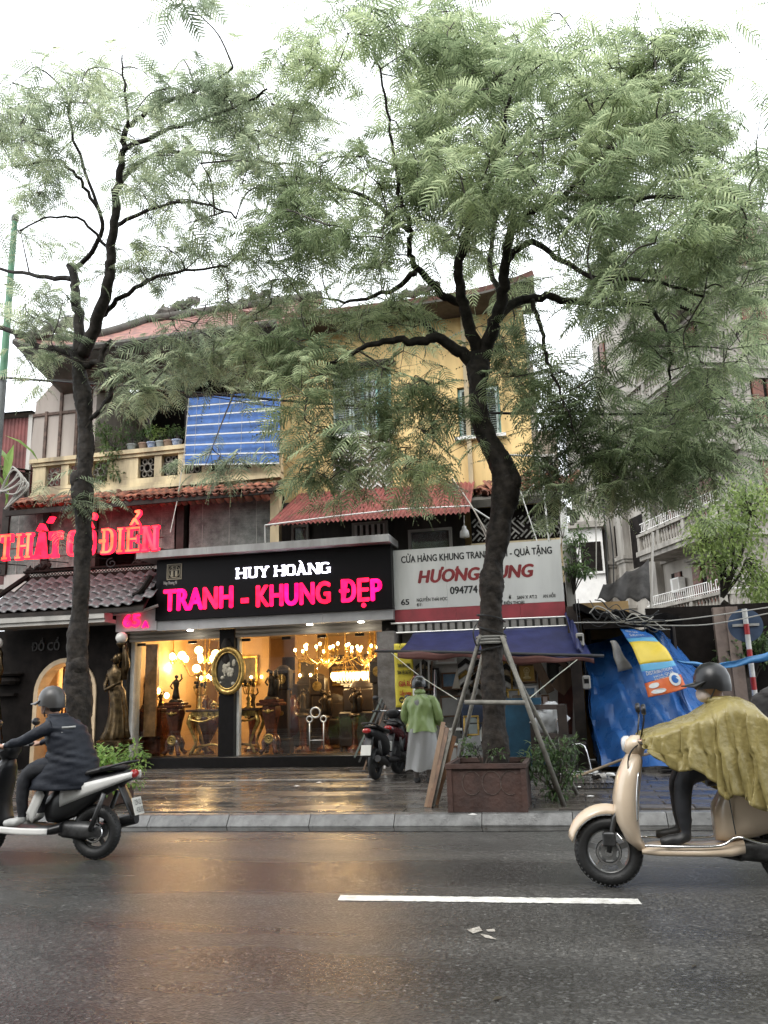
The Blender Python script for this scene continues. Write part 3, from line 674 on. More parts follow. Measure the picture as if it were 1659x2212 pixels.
b = MB(); b.box(-1.9, .05, 16.95, 17.0, 4.5, 5.25); lg = b.build('frieze_ground', M_black, house)
lattice('lattice', lg, mat('grey_fret', (.30, .29, .27), .8, var=.3, scale=8), -1.88, .03, 4.55, 5.02, 16.93, cell=.26, bw=.03)
b = MB(); b.box(-1.92, .08, 16.9, 17.1, 4.40, 4.50); b.box(-1.9, .03, 16.98, 17.15, 3.6, 4.397); b.build('porch_beam', M_cream, house)
b = MB(); b.tube([(.02, 16.8, .13), (.0, 16.8, 5.1)], .075, 10); b.build('porch_column', M_white, house, smooth=50)
b = MB(); b.tube([(-.32, 16.6, 4.3), (-.36, 16.6, 6.1), (-.42, 16.7, 6.2), (-1.3, 17.0, 6.4)], .022, 6); b.tube([(-.1, 16.55, 4.3), (.05, 16.55, 5.6)], .014, 6); b.tube([(-.5, 16.5, 4.2), (-.85, 16.5, 5.6)], .012, 6); b.tube([(-1.6, 16.5, 4.5), (-.2, 16.6, 5.9)], .014, 6); b.build('conduit', M_white, house)
b = MB()
for k in range(3): b.box(.05+k*.09, .16+k*.09, 16.9, 17.0, 4.95-k*.02, 5.12-k*.05); b.box(.12+k*.06, .2+k*.06, 16.88, 16.98, 4.75+k*.05, 4.95)
b.build('eave_bracket', M_soffit, house)
# right end of the ground floor, behind the frame shop
b = MB(); b.box(-3.9, -.05, 18.2, 18.4, .13, 4.3); b.box(-.05, .12, 16.6, 18.4, .13, 4.3); b.build('ground_floor_wall', M_grey, house)
b = MB(); b.box(-13.6, .1, 17.0, 24, 4.2, 4.3); b.build('storey_slab', M_grey, house)
# corrugated shed at the left end
shed = thing('roof_shed', 'rust red corrugated shed on the roof left of the balcony', 'shed', (-14.2, 18.5, 4.3))
corrugated('sheet_wall', shed, mat('maroon_sheet', (.19, .055, .05), .6, var=.25, scale=2), (-15.8, 18.4, 9.1), (-13.6, 18.4, 9.0), (-13.6, 18.4, 4.3), (-15.8, 18.4, 4.3), 20, .02)
corrugated('sheet_wall', shed, MATS['maroon_sheet'], (-13.59, 18.41, 9.0), (-12.8, 19.6, 8.4), (-12.8, 19.6, 4.3), (-13.59, 18.41, 4.3), 9, .02)
b = MB(); b.box(-13.66, -13.54, 18.3, 18.36, 4.3, 9.05); b.build('corner_strip', M_grey, shed)
b = MB(); b.add([(-16, 18.2, 9.2), (-13.5, 18.2, 9.12), (-12.6, 19.6, 8.5), (-12.6, 21.5, 8.5), (-16, 21.5, 9.2)], [(0, 1, 2, 3, 4)]); b.add([(-16, 18.2, 9.14), (-13.5, 18.2, 9.06), (-12.6, 19.6, 8.44), (-12.6, 21.5, 8.44), (-16, 21.5, 9.14)], [(4, 3, 2, 1, 0)]); b.build('sheet_roof', M_soffit, shed)
low = thing('lean_to_roof', 'dark low lean-to with sagging roof below the red shed', 'shed', (-14, 17.3, 4.3))
b = MB(); b.add([(-15.8, 16.9, 7.7), (-12.7, 16.9, 7.1), (-12.7, 18.3, 7.3), (-15.8, 18.3, 8.0)], [(0, 1, 2, 3)]); b.add([(-15.8, 16.9, 7.62), (-12.7, 16.9, 7.02), (-12.7, 18.3, 7.22), (-15.8, 18.3, 7.92)], [(3, 2, 1, 0)]); b.build('roof_sheet', M_grey, low)
b = MB(); b.add([(-15.8, 17.1, 4.3), (-12.75, 17.1, 4.3), (-12.75, 17.1, 7.05), (-15.8, 17.1, 7.65)], [(0, 1, 2, 3)]); b.build('wall', mat('maroon_wall', (.085, .03, .028), .8, var=.3, scale=2), low)
# ================================================================== SIGNS AND SHOPFRONTS
def slab_polys(ch, w, t, i=0.0):
    """slab-serif capital as a list of (x, z) polygons, height 1"""
    P = []; sl = .13
    def r(a, c, e, f): P.append([(a+i, e+i), (c-i, e+i), (c-i, f-i), (a+i, f-i)])
    def stem(x, z0=0, z1=1, foot=True, head=True):
        r(x, x+t, z0, z1)
        if foot: r(x-t*.38, x+t*1.38, 0, sl)
        if head: r(x-t*.38, x+t*1.38, 1-sl, 1)
    def ring(x0, x1, z0, z1, a0, a1, n=14, tt=None):
        tt = tt or t; cx, cz, rx, rz = (x0+x1)/2, (z0+z1)/2, (x1-x0)/2, (z1-z0)/2
        for k in range(n):
            A, B = a0+(a1-a0)*k/n, a0+(a1-a0)*(k+1)/n
            def pt(a, o):
                ca, sa = math.cos(a), math.sin(a); ex = .62
                return (cx+math.copysign(abs(ca)**ex, ca)*(rx-o), cz+math.copysign(abs(sa)**ex, sa)*(rz-o*.62))
            P.append([pt(A, i), pt(B, i), pt(B, tt-i), pt(A, tt-i)])
    k = t*.38
    if ch == 'T': r((w-t)/2, (w+t)/2, 0, 1); r(0, w, 1-sl*1.1, 1); r(0, k*1.3, .70, 1); r(w-k*1.3, w, .70, 1); r((w-t)/2-k, (w+t)/2+k, 0, sl)
    elif ch == 'H': stem(k); stem(w-k-t); r(k+t-i, w-k-t+i, .44, .44+sl)
    elif ch == 'I': stem(w/2-t/2)
    elif ch in 'AÀ':
        P.append([(k+i, 0+i), (k+t*.8-i, 0+i), (w/2+t*.35-i, 1-i), (w/2-t*.55+i, 1-i)]); P.append([(w-k-t*1.1+i, 0+i), (w-k-i, 0+i), (w/2+t*.55-i, 1-i), (w/2-t*.55+i, 1-i)])
        r(w*.3, w*.7, .26, .26+sl*.9); r(0, k*2+t*.8, 0, sl); r(w-k*2-t, w, 0, sl)
    elif ch == 'C': ring(0, w, 0, 1, R(38), R(322), 18); r(w-t*.45, w, .62, .97)
    elif ch == 'O': ring(0, w, 0, 1, 0, 2*math.pi, 22)
    elif ch == 'G': ring(0, w, 0, 1, R(38), R(335), 18); r(w-t, w, .05, .48); r(w-t*1.7, w+k*.4, .40, .40+sl)
    elif ch == 'D': stem(k); ring(-w*.45, w, 0, 1, R(-88), R(88), 14); r(k, w*.55, 0, sl); r(k, w*.55, 1-sl, 1)
    elif ch == 'E': stem(k); r(k, w, 0, sl); r(k, w, 1-sl, 1); r(k, w*.8, .45, .45+sl); r(w-k*1.2, w, 0, .30); r(w-k*1.2, w, .70, 1); r(w*.8-k, w*.8, .36, .66)
    elif ch == 'N': stem(k, foot=True); stem(w-k-t*.75, head=True); P.append([(k+i, 1-i), (k+t*1.1-i, 1-i), (w-k-i, 0+i), (w-k-t*1.05+i, 0+i)])
    elif ch == 'U': stem(k, .25, 1, foot=False); stem(w-k-t, .25, 1, foot=False); ring(k, w-k, 0, .62, R(180), R(360), 10)
    elif ch == 'Y':
        P.append([(k+i, 1-i), (k+t-i, 1-i), (w/2+t/2-i, .42+i), (w/2-t/2+i, .42+i)]); P.append([(w-k-t*.8+i, 1-i), (w-k-i, 1-i), (w/2+t/2-i, .42+i), (w/2-t/2+i, .42+i)])
        r(w/2-t/2, w/2+t/2, 0, .48); r(w/2-t/2-k, w/2+t/2+k, 0, sl); r(0, k*2+t, 1-sl, 1); r(w-k*2-t, w, 1-sl, 1)
    return P
def slab_letter(parent, ch, x0, x1, zb, zt, y, m, face=None, t=.24, ext=.08, marks=()):
    h = zt-zb; w_ = (x1-x0)/h
    def mk(i, y0, y1):
        b = MB()
        for k, po in enumerate(slab_polys(ch, w_, t, i)+[[(a*w_, c) for a, c in q] for q in marks]):
            b.prism([(x0+a*h, zb+c*h) for a, c in po], y0-.0006*k, y1)
        return b
    o = mk(0, y, y+ext).build('letter', m, parent)
    if face: mk(.028, y-.022, y-.020+.001).build('letter_face', face, o)
    return o
circ = [[(.18, 1.06), (.34, 1.06), (.5, 1.2), (.66, 1.06), (.82, 1.06), (.58, 1.32), (.42, 1.32)]]
# --- left shop sign
rs = thing('red_neon_sign', 'glowing red slab letters THẤT CỔ ĐIỂN on an iron rack', 'sign', (-10.3, 15.75, 4.6))
R1 = glow('sign_red', (1, .010, .03), 3.6, .3); R2 = glow('sign_orange', (1, .09, .04), 3.4, .35); R3 = glow('sign_pink', (1, .03, .045), 3.4, .35)
X0 = -12.2
for ch, a, c, f, mk in (('T', -.03, .27, R2, ()), ('H', .37, .78, R2, ()), ('A', .81, 1.18, R1, circ+[[(.85, 1.34), (1.1, 1.34), (1.3, 1.56), (1.05, 1.56)]]), ('T', 1.18, 1.50, R1, ()), ('C', 1.64, 1.95, R3, ()),
                        ('O', 2.0, 2.31, R3, circ+[[(.75, 1.38), (.95, 1.35), (1.05, 1.5), (.95, 1.62), (.7, 1.6), (.72, 1.52), (.88, 1.5)]]), ('D', 2.46, 2.79, R2, [[(-.08, .44), (.4, .44), (.4, .56), (-.08, .56)]]), ('I', 2.83, 3.02, R2, ()),
                        ('E', 3.04, 3.40, R2, [[(p+.1, q) for p, q in circ[0]]]+[[(.6, 1.34), (.75, 1.34), (.95, 1.5), (.9, 1.64), (.6, 1.62), (.6, 1.54), (.78, 1.5)]]), ('N', 3.42, 3.79, R3, ())):
    u = (a+1)/4.8; zb = 4.63-.04*u; slab_letter(rs, ch, X0+a, X0+c, zb, zb+.60-.05*u, 15.7, R1, f, t=.165, marks=mk)
b = MB()
for z in (4.66, 4.9, 5.16): b.bar((-12.6, 15.86, z), (-8.35, 15.86, z), .02, .02)
for x in (-12.4, -11.3, -10.1, -9.0): b.bar((x, 15.87, 4.45), (x, 15.87, 5.5), .02, .02); b.bar((x, 15.87, 4.6), (x, 16.9, 4.7), .02, .02)
b.build('rack', M_iron, rs)
b = MB()
for x in (-12.35, -9.55): b.tube([(x+.16*math.cos(t)*(1-t/12), 15.85, 4.42+.13*math.sin(t)*(1-t/12)) for t in np.linspace(1.5, 10, 26)], .014, 5)
build_split(b, 'scroll', M_iron, rs)
# --- small tiled canopy over the left shop
can = thing('tiled_canopy', 'grey glazed tile canopy with curled ridge over the arched shop entrance', 'canopy', (-10.6, 16.4, 3.3))
b = MB(); b.add([(-12.35, 15.55, 3.42), (-8.6, 15.55, 3.40), (-8.75, 16.6, 4.28), (-12.1, 16.6, 4.30), (-12.35, 15.55, 3.34), (-8.6, 15.55, 3.32), (-8.75, 16.6, 4.20), (-12.1, 16.6, 4.22)], [(0, 1, 2, 3), (7, 6, 5, 4), (0, 4, 5, 1), (1, 5, 6, 2), (2, 6, 7, 3), (3, 7, 4, 0)]); deck = b.build('deck', M_dark, can)
b = MB(); b.grid(10, 3, lambda u, v: (-.135+.27*u, .30*v, .028*math.sin(u*2*math.pi)+.0*v), .014); gm = b.mesh('roof_tile', M_gtile, smooth=True)
nr = 5
for r_ in range(nr):
    for i in range(17):
        v = r_/nr; x = -12.25+.245*i+.13*v*.5; hip = -12.35+.3*v
        if x < hip-.02 or x > -8.55-.15*v: continue
        curl = .16*max(0, (x+9.3)/.8)**2*(1-v)
        piece('roof_tile', gm, can, (x+.06, 15.52+1.05*v, 3.47+.86*v+curl+random.uniform(-.004, .004)), (math.atan2(.86, 1.05)-.05, random.gauss(0, .015)-.16*(curl > .03), random.gauss(0, .012)))
b = MB(); b.box(-12.15, -8.9, 16.55, 16.68, 4.27, 4.36); b.box(-12.2, -8.9, 16.52, 16.71, 4.46, 4.50)
for i in range(40): b.torus((-12.1+i*.08, 16.6, 4.41), .032, .010, 8, 4)
b.build('ridge', M_black, can)
b = MB(); b.tube([(-12.1, 16.58, 4.4), (-12.3, 16.1, 4.0), (-12.42, 15.6, 3.6), (-12.55, 15.45, 3.62)], [.06, .06, .055, .03], 6); b.build('hip', M_black, can)
for xx, s in ((-11.9, 1.0), (-9.2, 1.0)): ornament(can, (xx, 16.62, 4.45), .8*s, M_black)
b = MB(); b.tube([(-8.95+.4*t, 15.75, 3.68+.40*t*t) for t in np.linspace(0, 1, 8)], [.06]*8, 6); b.build('upturned_end', M_black, can)
b = MB(); b.box(-12.5, -9.5, 15.56, 15.9, 3.22, 3.34); b.box(-12.5, -9.5, 15.60, 16.3, 3.14, 3.217); b.build('gutter_board', M_grey, can)
# --- arched shop
ar = thing('arched_shop', 'dark shop front with a round arched doorway glowing warm inside', 'shop front', (-11.5, 16.4, .13))
def arch_wall(x0, x1, z0, z1, ax, ar_, zs, y0, y1):
    b = MB(); n = 16
    b.box(x0, ax-ar_, y0, y1, z0, z1); b.box(ax+ar_, x1, y0, y1, z0, z1)
    for k in range(n):
        a0, a1 = math.pi*(1-k/n), math.pi*(1-(k+1)/n); xa, xb = ax+ar_*math.cos(a0), ax+ar_*math.cos(a1)
        b.prism([(xa, zs+ar_*math.sin(a0)), (xb, zs+ar_*math.sin(a1)), (xb, z1), (xa, z1)], y0, y1)
    return b
arch_wall(-16, -9.62, .13, 3.14, -10.86, .76, 1.72, 16.4, 16.75).build('wall', M_black, ar)
b = MB(); n = 16; AX, AR, ZS = -10.86, .76, 1.72
prev = None; pts = [(AX-AR, .13)]+[(AX+AR*math.cos(math.pi*(1-k/n)), ZS+AR*math.sin(math.pi*(1-k/n))) for k in range(n+1)]+[(AX+AR, .13)]
for (xa, za), (xb, zb) in zip(pts, pts[1:]):
    ca = np.array((AX, ZS)); 
    def inn(x, z): d = np.array((x-AX, max(0, z-ZS))); l = np.linalg.norm(d)+1e-9; q = d/l*.10; return (x-q[0], z-q[1])
    ia, ib = inn(xa, za), inn(xb, zb); b.prism([(xa, za), (xb, zb), ib, ia], 16.36, 16.74)
b.build('arch_trim', mat('arch_trim', (.55, .42, .27), .5, var=.12), ar)
b = MB(); b.box(-11.7, -9.7, 18.6, 18.7, .13, 3.1); b.box(-11.75, -11.65, 16.75, 18.6, .13, 3.1); b.box(-9.75, -9.62, 16.75, 18.6, .13, 3.1); b.box(-11.7, -9.7, 16.75, 18.7, 3.0, 3.1); b.box(-11.7, -9.7, 16.76, 18.6, .135, .16); b.build('inner_room', M_wallin, ar)
b = MB()
for k in range(7): b.box(-11.55+k*.09, -11.51+k*.09, 17.3, 17.34, .16, 2.4)
b.build('wooden_rail', M_wood, ar)
b = MB(); b.lathe([(.28, 1.95), (.34, 2.02), (.26, 2.1), (.18, 2.13)], 12, (-12.3, 16.36, 0), sy=.45); b.lathe([(.34, 2.13), (.40, 2.18), (.34, 2.22)], 12, (-12.3, 16.36, 0), sy=.45); b.box(-12.55, -12.05, 16.28, 16.4, 1.7, 1.76); b.build('wall_ornament', M_black, ar)
letters('ĐỒ CỔ', -11.75, -11.05, 2.66, 2.84, 16.39, mat('faded_letter', (.024, .020, .017), .6, var=.1), ar, 'faded_lettering', bold=.02, split=False)
b = MB(); b.box(-10.05, -9.98, 16.9, 17.0, .13, 2.6); b.build('door_jamb', M_oak, ar)
# --- globe-lamp statues
def lady(x, y, label):
    t = thing('lamp_statue', label, 'statue', (x, y, .13), 'bronze lamp statues by the arched shop'); z0 = .75
    b = MB(); b.bbox(x-.26, x+.26, y-.26, y+.26, .12, .24, .02); b.bbox(x-.21, x+.21, y-.21, y+.21, .24, .62, .02); b.bbox(x-.28, x+.28, y-.28, y+.28, .62, .75, .03)
    for k in range(7): b.tube([(x-.18+k*.06, y-.22, .26), (x-.18+k*.06, y-.22, .60)], .02, 5)
    for s in (-1, 1): b.torus((x+s*.2, y-.27, .66), .05, .02, 10, 5)
    b.build('pedestal', M_bronze, t, smooth=40)
    sec = [(0, .26, .22), (.05, .29, .24), (.18, .24, .2), (.5, .19, .17), (.8, .17, .15), (.98, .175, .14), (1.08, .13, .11), (1.2, .15, .12), (1.32, .19, .12), (1.40, .17, .10), (1.46, .07, .07), (1.52, .055, .06)]
    b = MB(); n = 40; vs = []
    for h, rx, ry in sec:
        for k in range(n):
            a = 2*math.pi*k/n; f = 1+(.14 if h < 1 else .04)*math.sin(a*9+h*3)*(1-h*.55); sw = .06*math.sin(h*3.2)
            vs.append((x+sw+rx*f*math.cos(a), y+ry*f*math.sin(a), z0+h))
    fs = [(i*n+k, i*n+(k+1) % n, i*n+n+(k+1) % n, i*n+n+k) for i in range(len(sec)-1) for k in range(n)]; b.add(vs, fs)
    b.ball((x-.02, y-.02, z0+1.63), .095, 14, .85, 1, 1.2); b.ball((x+.02, y+.03, z0+1.67), .10, 12, .95, 1, 1); b.tube([(x-.075, y-.10, z0+1.63), (x-.085, y-.125, z0+1.60)], [.015, .02], 5)
    b.tube([(x-.19, y, z0+1.34), (x-.24, y-.06, z0+1.1), (x-.14, y-.2, z0+1.0), (x+.05, y-.22, z0+1.08), (x+.11, y-.2, z0+1.12)], [.055, .05, .042, .034, .03], 8)
    b.tube([(x+.17, y, z0+1.34), (x+.25, y-.04, z0+1.5), (x+.2, y-.05, z0+1.78), (x+.16, y-.02, z0+1.86)], [.055, .048, .038, .03], 8)
    for k in range(5): b.tube([(x+.12+.02*k, y-.21, z0+1.10), (x+.15+.016*k, y-.24, z0+1.13+.006*k), (x+.16+.012*k, y-.21, z0+1.16)], [.011, .010, .008], 5)
    b.tube([(x+.15, y, z0+1.2), (x+.16, y, z0+1.86), (x+.10, y, z0+1.95)], [.07, .06, .045], 8); b.lathe([(.04, 1.86), (.09, 1.92), (.11, 1.95), (.06, 1.97)], 12, (x+.06, y, z0))
    b.build('figure', M_bronze, t, smooth=True)
    b = MB(); b.ball((x+.06, y, z0+2.07), .125, 20); b.build('globe', mat('opal_globe', (.62, .60, .56), .25, var=.06), t, smooth=True)
    return t
lady(-9.33, 15.9, 'bronze robed lady statue holding an opal globe lamp beside the arched doorway')
lady(-12.22, 15.75, 'bronze globe lamp statue on the far side of the arched doorway, beside the wall ornament')
# --- picture shop front
sh = thing('picture_shop', 'brightly lit glass shop front with black granite step and roller shutters', 'shop front', (-6.6, 16.7, .13))
b = MB(); b.bbox(-9.62, -3.5, 16.3, 16.95, .12, .345, .015); b.build('step', M_granite, sh)
b = MB(); b.box(-9.62, -3.7, 16.95, 21.4, .12, .30); b.build('floor', mat('shop_floor', (.16, .11, .07), .2, var=.15), sh)
b = MB(); b.box(-9.62, -3.6, 21.3, 21.4, .3, 3.05); b.box(-9.615, -9.5, 16.9, 21.3, .3, 3.05); b.box(-3.72, -3.6, 16.9, 21.3, .3, 3.05); b.build('inner_wall', M_wallin, sh)
b = MB(); b.box(-9.62, -3.6, 16.9, 21.4, 3.05, 3.12); b.build('ceiling', mat('cream_ceiling', (.7, .58, .40), .7, var=.05), sh)
b = MB()
for a, c in ((-9.3, -8.5), (-7.6, -6.9), (-6.3, -5.45), (-5.35, -4.6), (-4.5, -3.8)): b.box(a, c, 21.2, 21.28, .3, 2.55)
b.build('dark_panel', mat('brown_panel', (.07, .04, .025), .35, var=.25), sh)
b = MB()
for a, c in ((-8.5, -7.6), (-6.9, -6.3)): b.box(a, c, 20.2, 20.3, .3, 3.04)
b.build('cream_pier', M_wallin, sh)
b = MB(); b.box(-9.30, -9.02, 17.0, 17.06, .75, 2.74); b.build('wood_panel', M_oak, sh)
b = MB(); b.box(-9.47, -9.38, 16.66, 16.95, .345, 2.80); b.box(-6.985, -6.93, 16.66, 16.80, .345, 2.78); build_split(b, 'white_jamb', M_white, sh)
b = MB(); b.box(-9.62, -9.475, 16.5, 16.95, .345, 2.95); b.box(-7.33, -6.99, 16.52, 16.85, .345, 2.95); b.box(-3.75, -3.45, 16.4, 16.95, .13, 2.95); build_split(b, 'pillar', M_granite, sh)
b = MB(); b.lathe([(.05, 2.2), (.12, 2.3), (.07, 2.45), (.13, 2.6), (.05, 2.75)], 8, (-7.16, 16.5, 0), sy=.5); b.lathe([(.04, 2.3), (.10, 2.4), (.06, 2.55), (.12, 2.68), (.04, 2.8)], 8, (-3.6, 16.38, 0), sy=.5); build_split(b, 'carved_bracket', M_dark, sh, smooth=40)
for a, c in ((-9.376, -8.17), (-8.165, -7.335), (-6.925, -6.02), (-6.015, -5.24), (-5.235, -4.42), (-4.415, -3.755)):
    b = MB(); b.box(a, c, 16.745, 16.757, .35, 2.76); o = b.build('glass_pane', M_glass, sh)
    b = MB(); b.box(a+.01, a+.20, 16.73, 16.772, 2.69, 2.75); b.build('clamp', M_iron, o)
b = MB(); b.torus((-5.27, 16.70, 1.17), .10, .018, 18, 6); b.torus((-5.40, 16.70, 1.04), .06, .014, 16, 6); b.torus((-5.10, 16.70, 1.04), .06, .014, 16, 6)
for x in (-5.40, -5.10): b.tube([(x, 16.70, .98), (x, 16.70, .42)], .012, 6)
b.tube([(-5.4, 16.7, .62), (-5.1, 16.7, .62)], .010, 6); b.build('door_handle', M_alu, sh, smooth=True)
sl = MB(); sl.add([(-.5, 0, 0), (.5, 0, 0), (.5, -.02, .045), (-.5, -.02, .045), (.5, 0, .09), (-.5, 0, .09), (-.5, .01, 0), (.5, .01, 0), (.5, .01, .09), (-.5, .01, .09)], [(0, 1, 2, 3), (3, 2, 4, 5), (6, 9, 8, 7), (0, 3, 5, 9, 6), (1, 7, 8, 4, 2)]); slm = sl.mesh('shutter_slat', M_shutter)
for a, c in ((-9.47, -7.34), (-6.98, -3.76)):
    for k in range(3): piece('shutter_slat', slm, sh, ((a+c)/2, 16.56, 2.765+k*.09), scale=(c-a, 1, 1))
b = MB(); b.box(-9.6, -3.5, 16.3, 16.9, 2.985, 3.04); b.build('soffit', M_grey, sh)
fas = MB()
for a, c in ((-8.545, -7.6), (-7.596, -6.3), (-6.296, -4.9), (-4.896, -3.44)): fas.box(a, c, 16.06, 16.3, 2.94, 3.145)
fas.build('fascia', mat('grey_composite', (.42, .41, .41), .35, var=.10, scale=2, metal=.2), sh)
b = MB()
for a, c in ((-8.9, -7.3), (-7.296, -5.0), (-4.996, -3.40)): b.box(a, c, 15.72, 16.6, 4.45, 4.60)
b.build('ledge', mat('grey_ledge', (.34, .33, .32), .7, scale=2, col2=(.20, .19, .18), streak=True), sh)
b = MB(); b.prism([(-9.50, 2.96), (-8.55, 2.96), (-8.55, 3.42), (-8.8, 3.36), (-9.1, 3.32), (-9.50, 3.31)], 16.04, 16.3); b.build('number_board', mat('pale_board_white', (.62, .60, .60), .5, var=.08), sh)
b = MB(); b.tube([(-9.56, 16.0, 3.335), (-9.1, 16.0, 3.345), (-8.8, 16.0, 3.39), (-8.5, 16.0, 3.47)], [.035]*4, 6); b.build('board_rim', M_white, sh)
PK = [glow('sign_magenta', (1, .008, .07), 3.0, .4), glow('sign_hotpink', (1, .006, .11), 3.0, .4), glow('sign_crimson', (1, .01, .045), 3.0, .4)]
a, c = W(265, 1356, 16.0), W(302, 1326, 16.0); letters('65', a[0], c[0], a[2]+.01, c[2], 16.03, PK[0], sh, 'number_letter', bold=.03, ext=.03)
a, c = W(306, 1357, 16.0), W(320, 1341, 16.0); letters('A', a[0], c[0], a[2]+.01, c[2], 16.03, PK[1], sh, 'number_letter', bold=.03, ext=.03)
for x, y in ((411, 1356), (669, 1345), (780, 1340)):
    p = W(x, y, 16.25); b = MB(); b.lathe([(.06, 2.945), (.06, 2.93), (.045, 2.925)], 12, (p[0], 16.25, 0)); o = b.build('downlight', M_down, sh)
    l = light('downlight_lamp', o, (p[0], 16.28, 2.90), 22, (1, .88, .68), kind='SPOT', spot_size=R(140), spot_blend=.8, shadow_soft_size=.04)
# sign box
sg = thing('picture_shop_sign', 'black sign box with pink lit letters TRANH - KHUNG ĐẸP and white HUY HOÀNG', 'sign', (-6.0, 16.1, 3.15))
M_box = mat('sign_black', (.006, .005, .006), .4, spec=.15, var=.1, scale=2)
b = MB(); b.box(-8.56, -3.43, 15.99, 16.3, 3.15, 4.43); b.build('box', M_box, sg)
def let(body, px0, pyb0, px1, pyb1, hpx, m, parent, y=15.99, **kw):
    """lettering whose first and last feet are seen at two picture points"""
    a, c = W(px0, pyb0, y-.02), W(px1, pyb1, y-.02); h = hpx/PXM((a+c)/2)/.985; z = (a[2]+c[2])/2
    return letters(body, a[0], c[0], z, z+h, y, m, parent, ext=kw.pop('ext', .03), **kw)
let('TRANH', 352, 1321, 503, 1313, 47, PK, sg, bold=.04)
let('KHUNG', 553, 1311, 714, 1304, 47, [PK[2], PK[0], PK[1], PK[0]], sg, bold=.04)
let('ĐẸP', 733, 1302, 826, 1297, 47, [PK[0], PK[2], PK[1]], sg, bold=.04)
a = W(528, 1297, 15.95); b = MB(); b.box(a[0]-.08, a[0]+.08, 15.95, 15.99, a[2]-.05, a[2]+.05); b.build('letter', PK[2], sg)
a, c = W(508, 1249, 15.97), W(714, 1239, 15.97); zb = (a[2]+c[2])/2; hh = .225; MW = glow('sign_white', (.86, .84, 1), 4.5); tot = c[0]-a[0]
ws = [('H', .15), ('U', .14), ('Y', .135), (' ', .05), ('H', .15), ('O', .125), ('A', .14), ('N', .15), ('G', .13)]; sw = sum(q for _, q in ws); x = a[0]
for k, (ch, q) in enumerate(ws):
    wd = q/sw*tot
    if ch != ' ': slab_letter(sg, ch, x+.008, x+wd-.008, zb, zb+hh, 15.965, MW, None, t=.2, ext=.02, marks=[[(.25, 1.28), (.42, 1.28), (.6, 1.06), (.48, 1.06)]] if k == 6 else ())
    x += wd
# square emblem and its caption
GM = mat('pale_gold_print', (.28, .24, .17), .5, var=.05, emit=.03)
a, c = W(360, 1253, 15.98), W(393, 1217, 15.98); b = MB(); x0, x1, z0, z1 = a[0], c[0], a[2], c[2]; s = x1-x0
def fr(i, t): 
    for q in ((x0+i, x1-i, z0+i, z0+i+t), (x0+i, x1-i, z1-i-t, z1-i), (x0+i, x0+i+t, z0+i+t, z1-i-t), (x1-i-t, x1-i, z0+i+t, z1-i-t)): b.box(q[0], q[1], 15.975, 15.99, q[2], q[3])
fr(0, .018); fr(.035, .008); cx, cz = (x0+x1)/2, (z0+z1)/2
b.torus((cx, 15.98, cz), s*.36, .008, 24, 4); b.box(cx-.10, cx+.10, 15.974, 15.989, cz+.03, cz+.045); b.box(cx-.075, cx-.02, 15.974, 15.989, cz-.10, cz+.02); b.box(cx+.02, cx+.075, 15.974, 15.989, cz-.10, cz+.02)
for dx in (-.05, .05): b.box(cx+dx-.006, cx+dx+.006, 15.974, 15.989, cz+.05, cz+.11)
b.box(cx-.05, cx+.05, 15.974, 15.989, cz+.072, cz+.084); b.build('emblem', GM, sg)
let('Huy Hoang N', 353, 1263, 381, 1261, 7, mat('caption_grey', (.4, .38, .36), .5, emit=.05), sg, ext=.008, bold=.02, name='caption', split=False)

# ================================================================== INSIDE THE PICTURE SHOP
def bulb(parent, p, r=.045, m=None): b = MB(); b.ball(p, r, 8, 1, 1, 1.15); return b.build('bulb', m or M_bulb, parent, smooth=True)
def pedestal(px, label):
    p = W(px, 1633, 17.05); x = p[0]; y = 17.05; t = thing('carved_pedestal', label, 'pedestal', (x, y, .345), 'carved wooden pedestals in the shop window')
    b = MB(); b.lathe([(.15, .62), (.12, .80), (.17, 1.05), (.22, 1.22), (.20, 1.34)], 8, (x, y, 0)); b.build('body', M_wood, t, smooth=30)
    b = MB()
    for k in range(4):
        a = math.pi/4+k*math.pi/2; ca, sa = math.cos(a), math.sin(a); b.tube([(x+ca*.10, y+sa*.10, .70), (x+ca*.17, y+sa*.17, .58), (x+ca*.16, y+sa*.16, .46), (x+ca*.25, y+sa*.25, .345+.03)], [.07, .06, .04, .05], 7)
    b.build('leg', M_wood, t, smooth=True)
    b = MB(); b.torus((x, y-.15, .66), .08, .03, 16, 6); b.torus((x, y-.16, .66), .035, .02, 12, 6); b.ball((x, y-.2, 1.22), .05, 8); b.tube([(x-.12, y-.18, 1.24), (x, y-.22, 1.2), (x+.12, y-.18, 1.24)], .02, 6); b.build('gilt_carving', M_gold, t, smooth=True)
    b = MB(); b.bbox(x-.27, x+.27, y-.22, y+.22, 1.335, 1.40, .015); b.bbox(x-.22, x+.22, y-.18, y+.18, 1.40, 1.46, .015); b.build('top', M_wood, t); return x, y
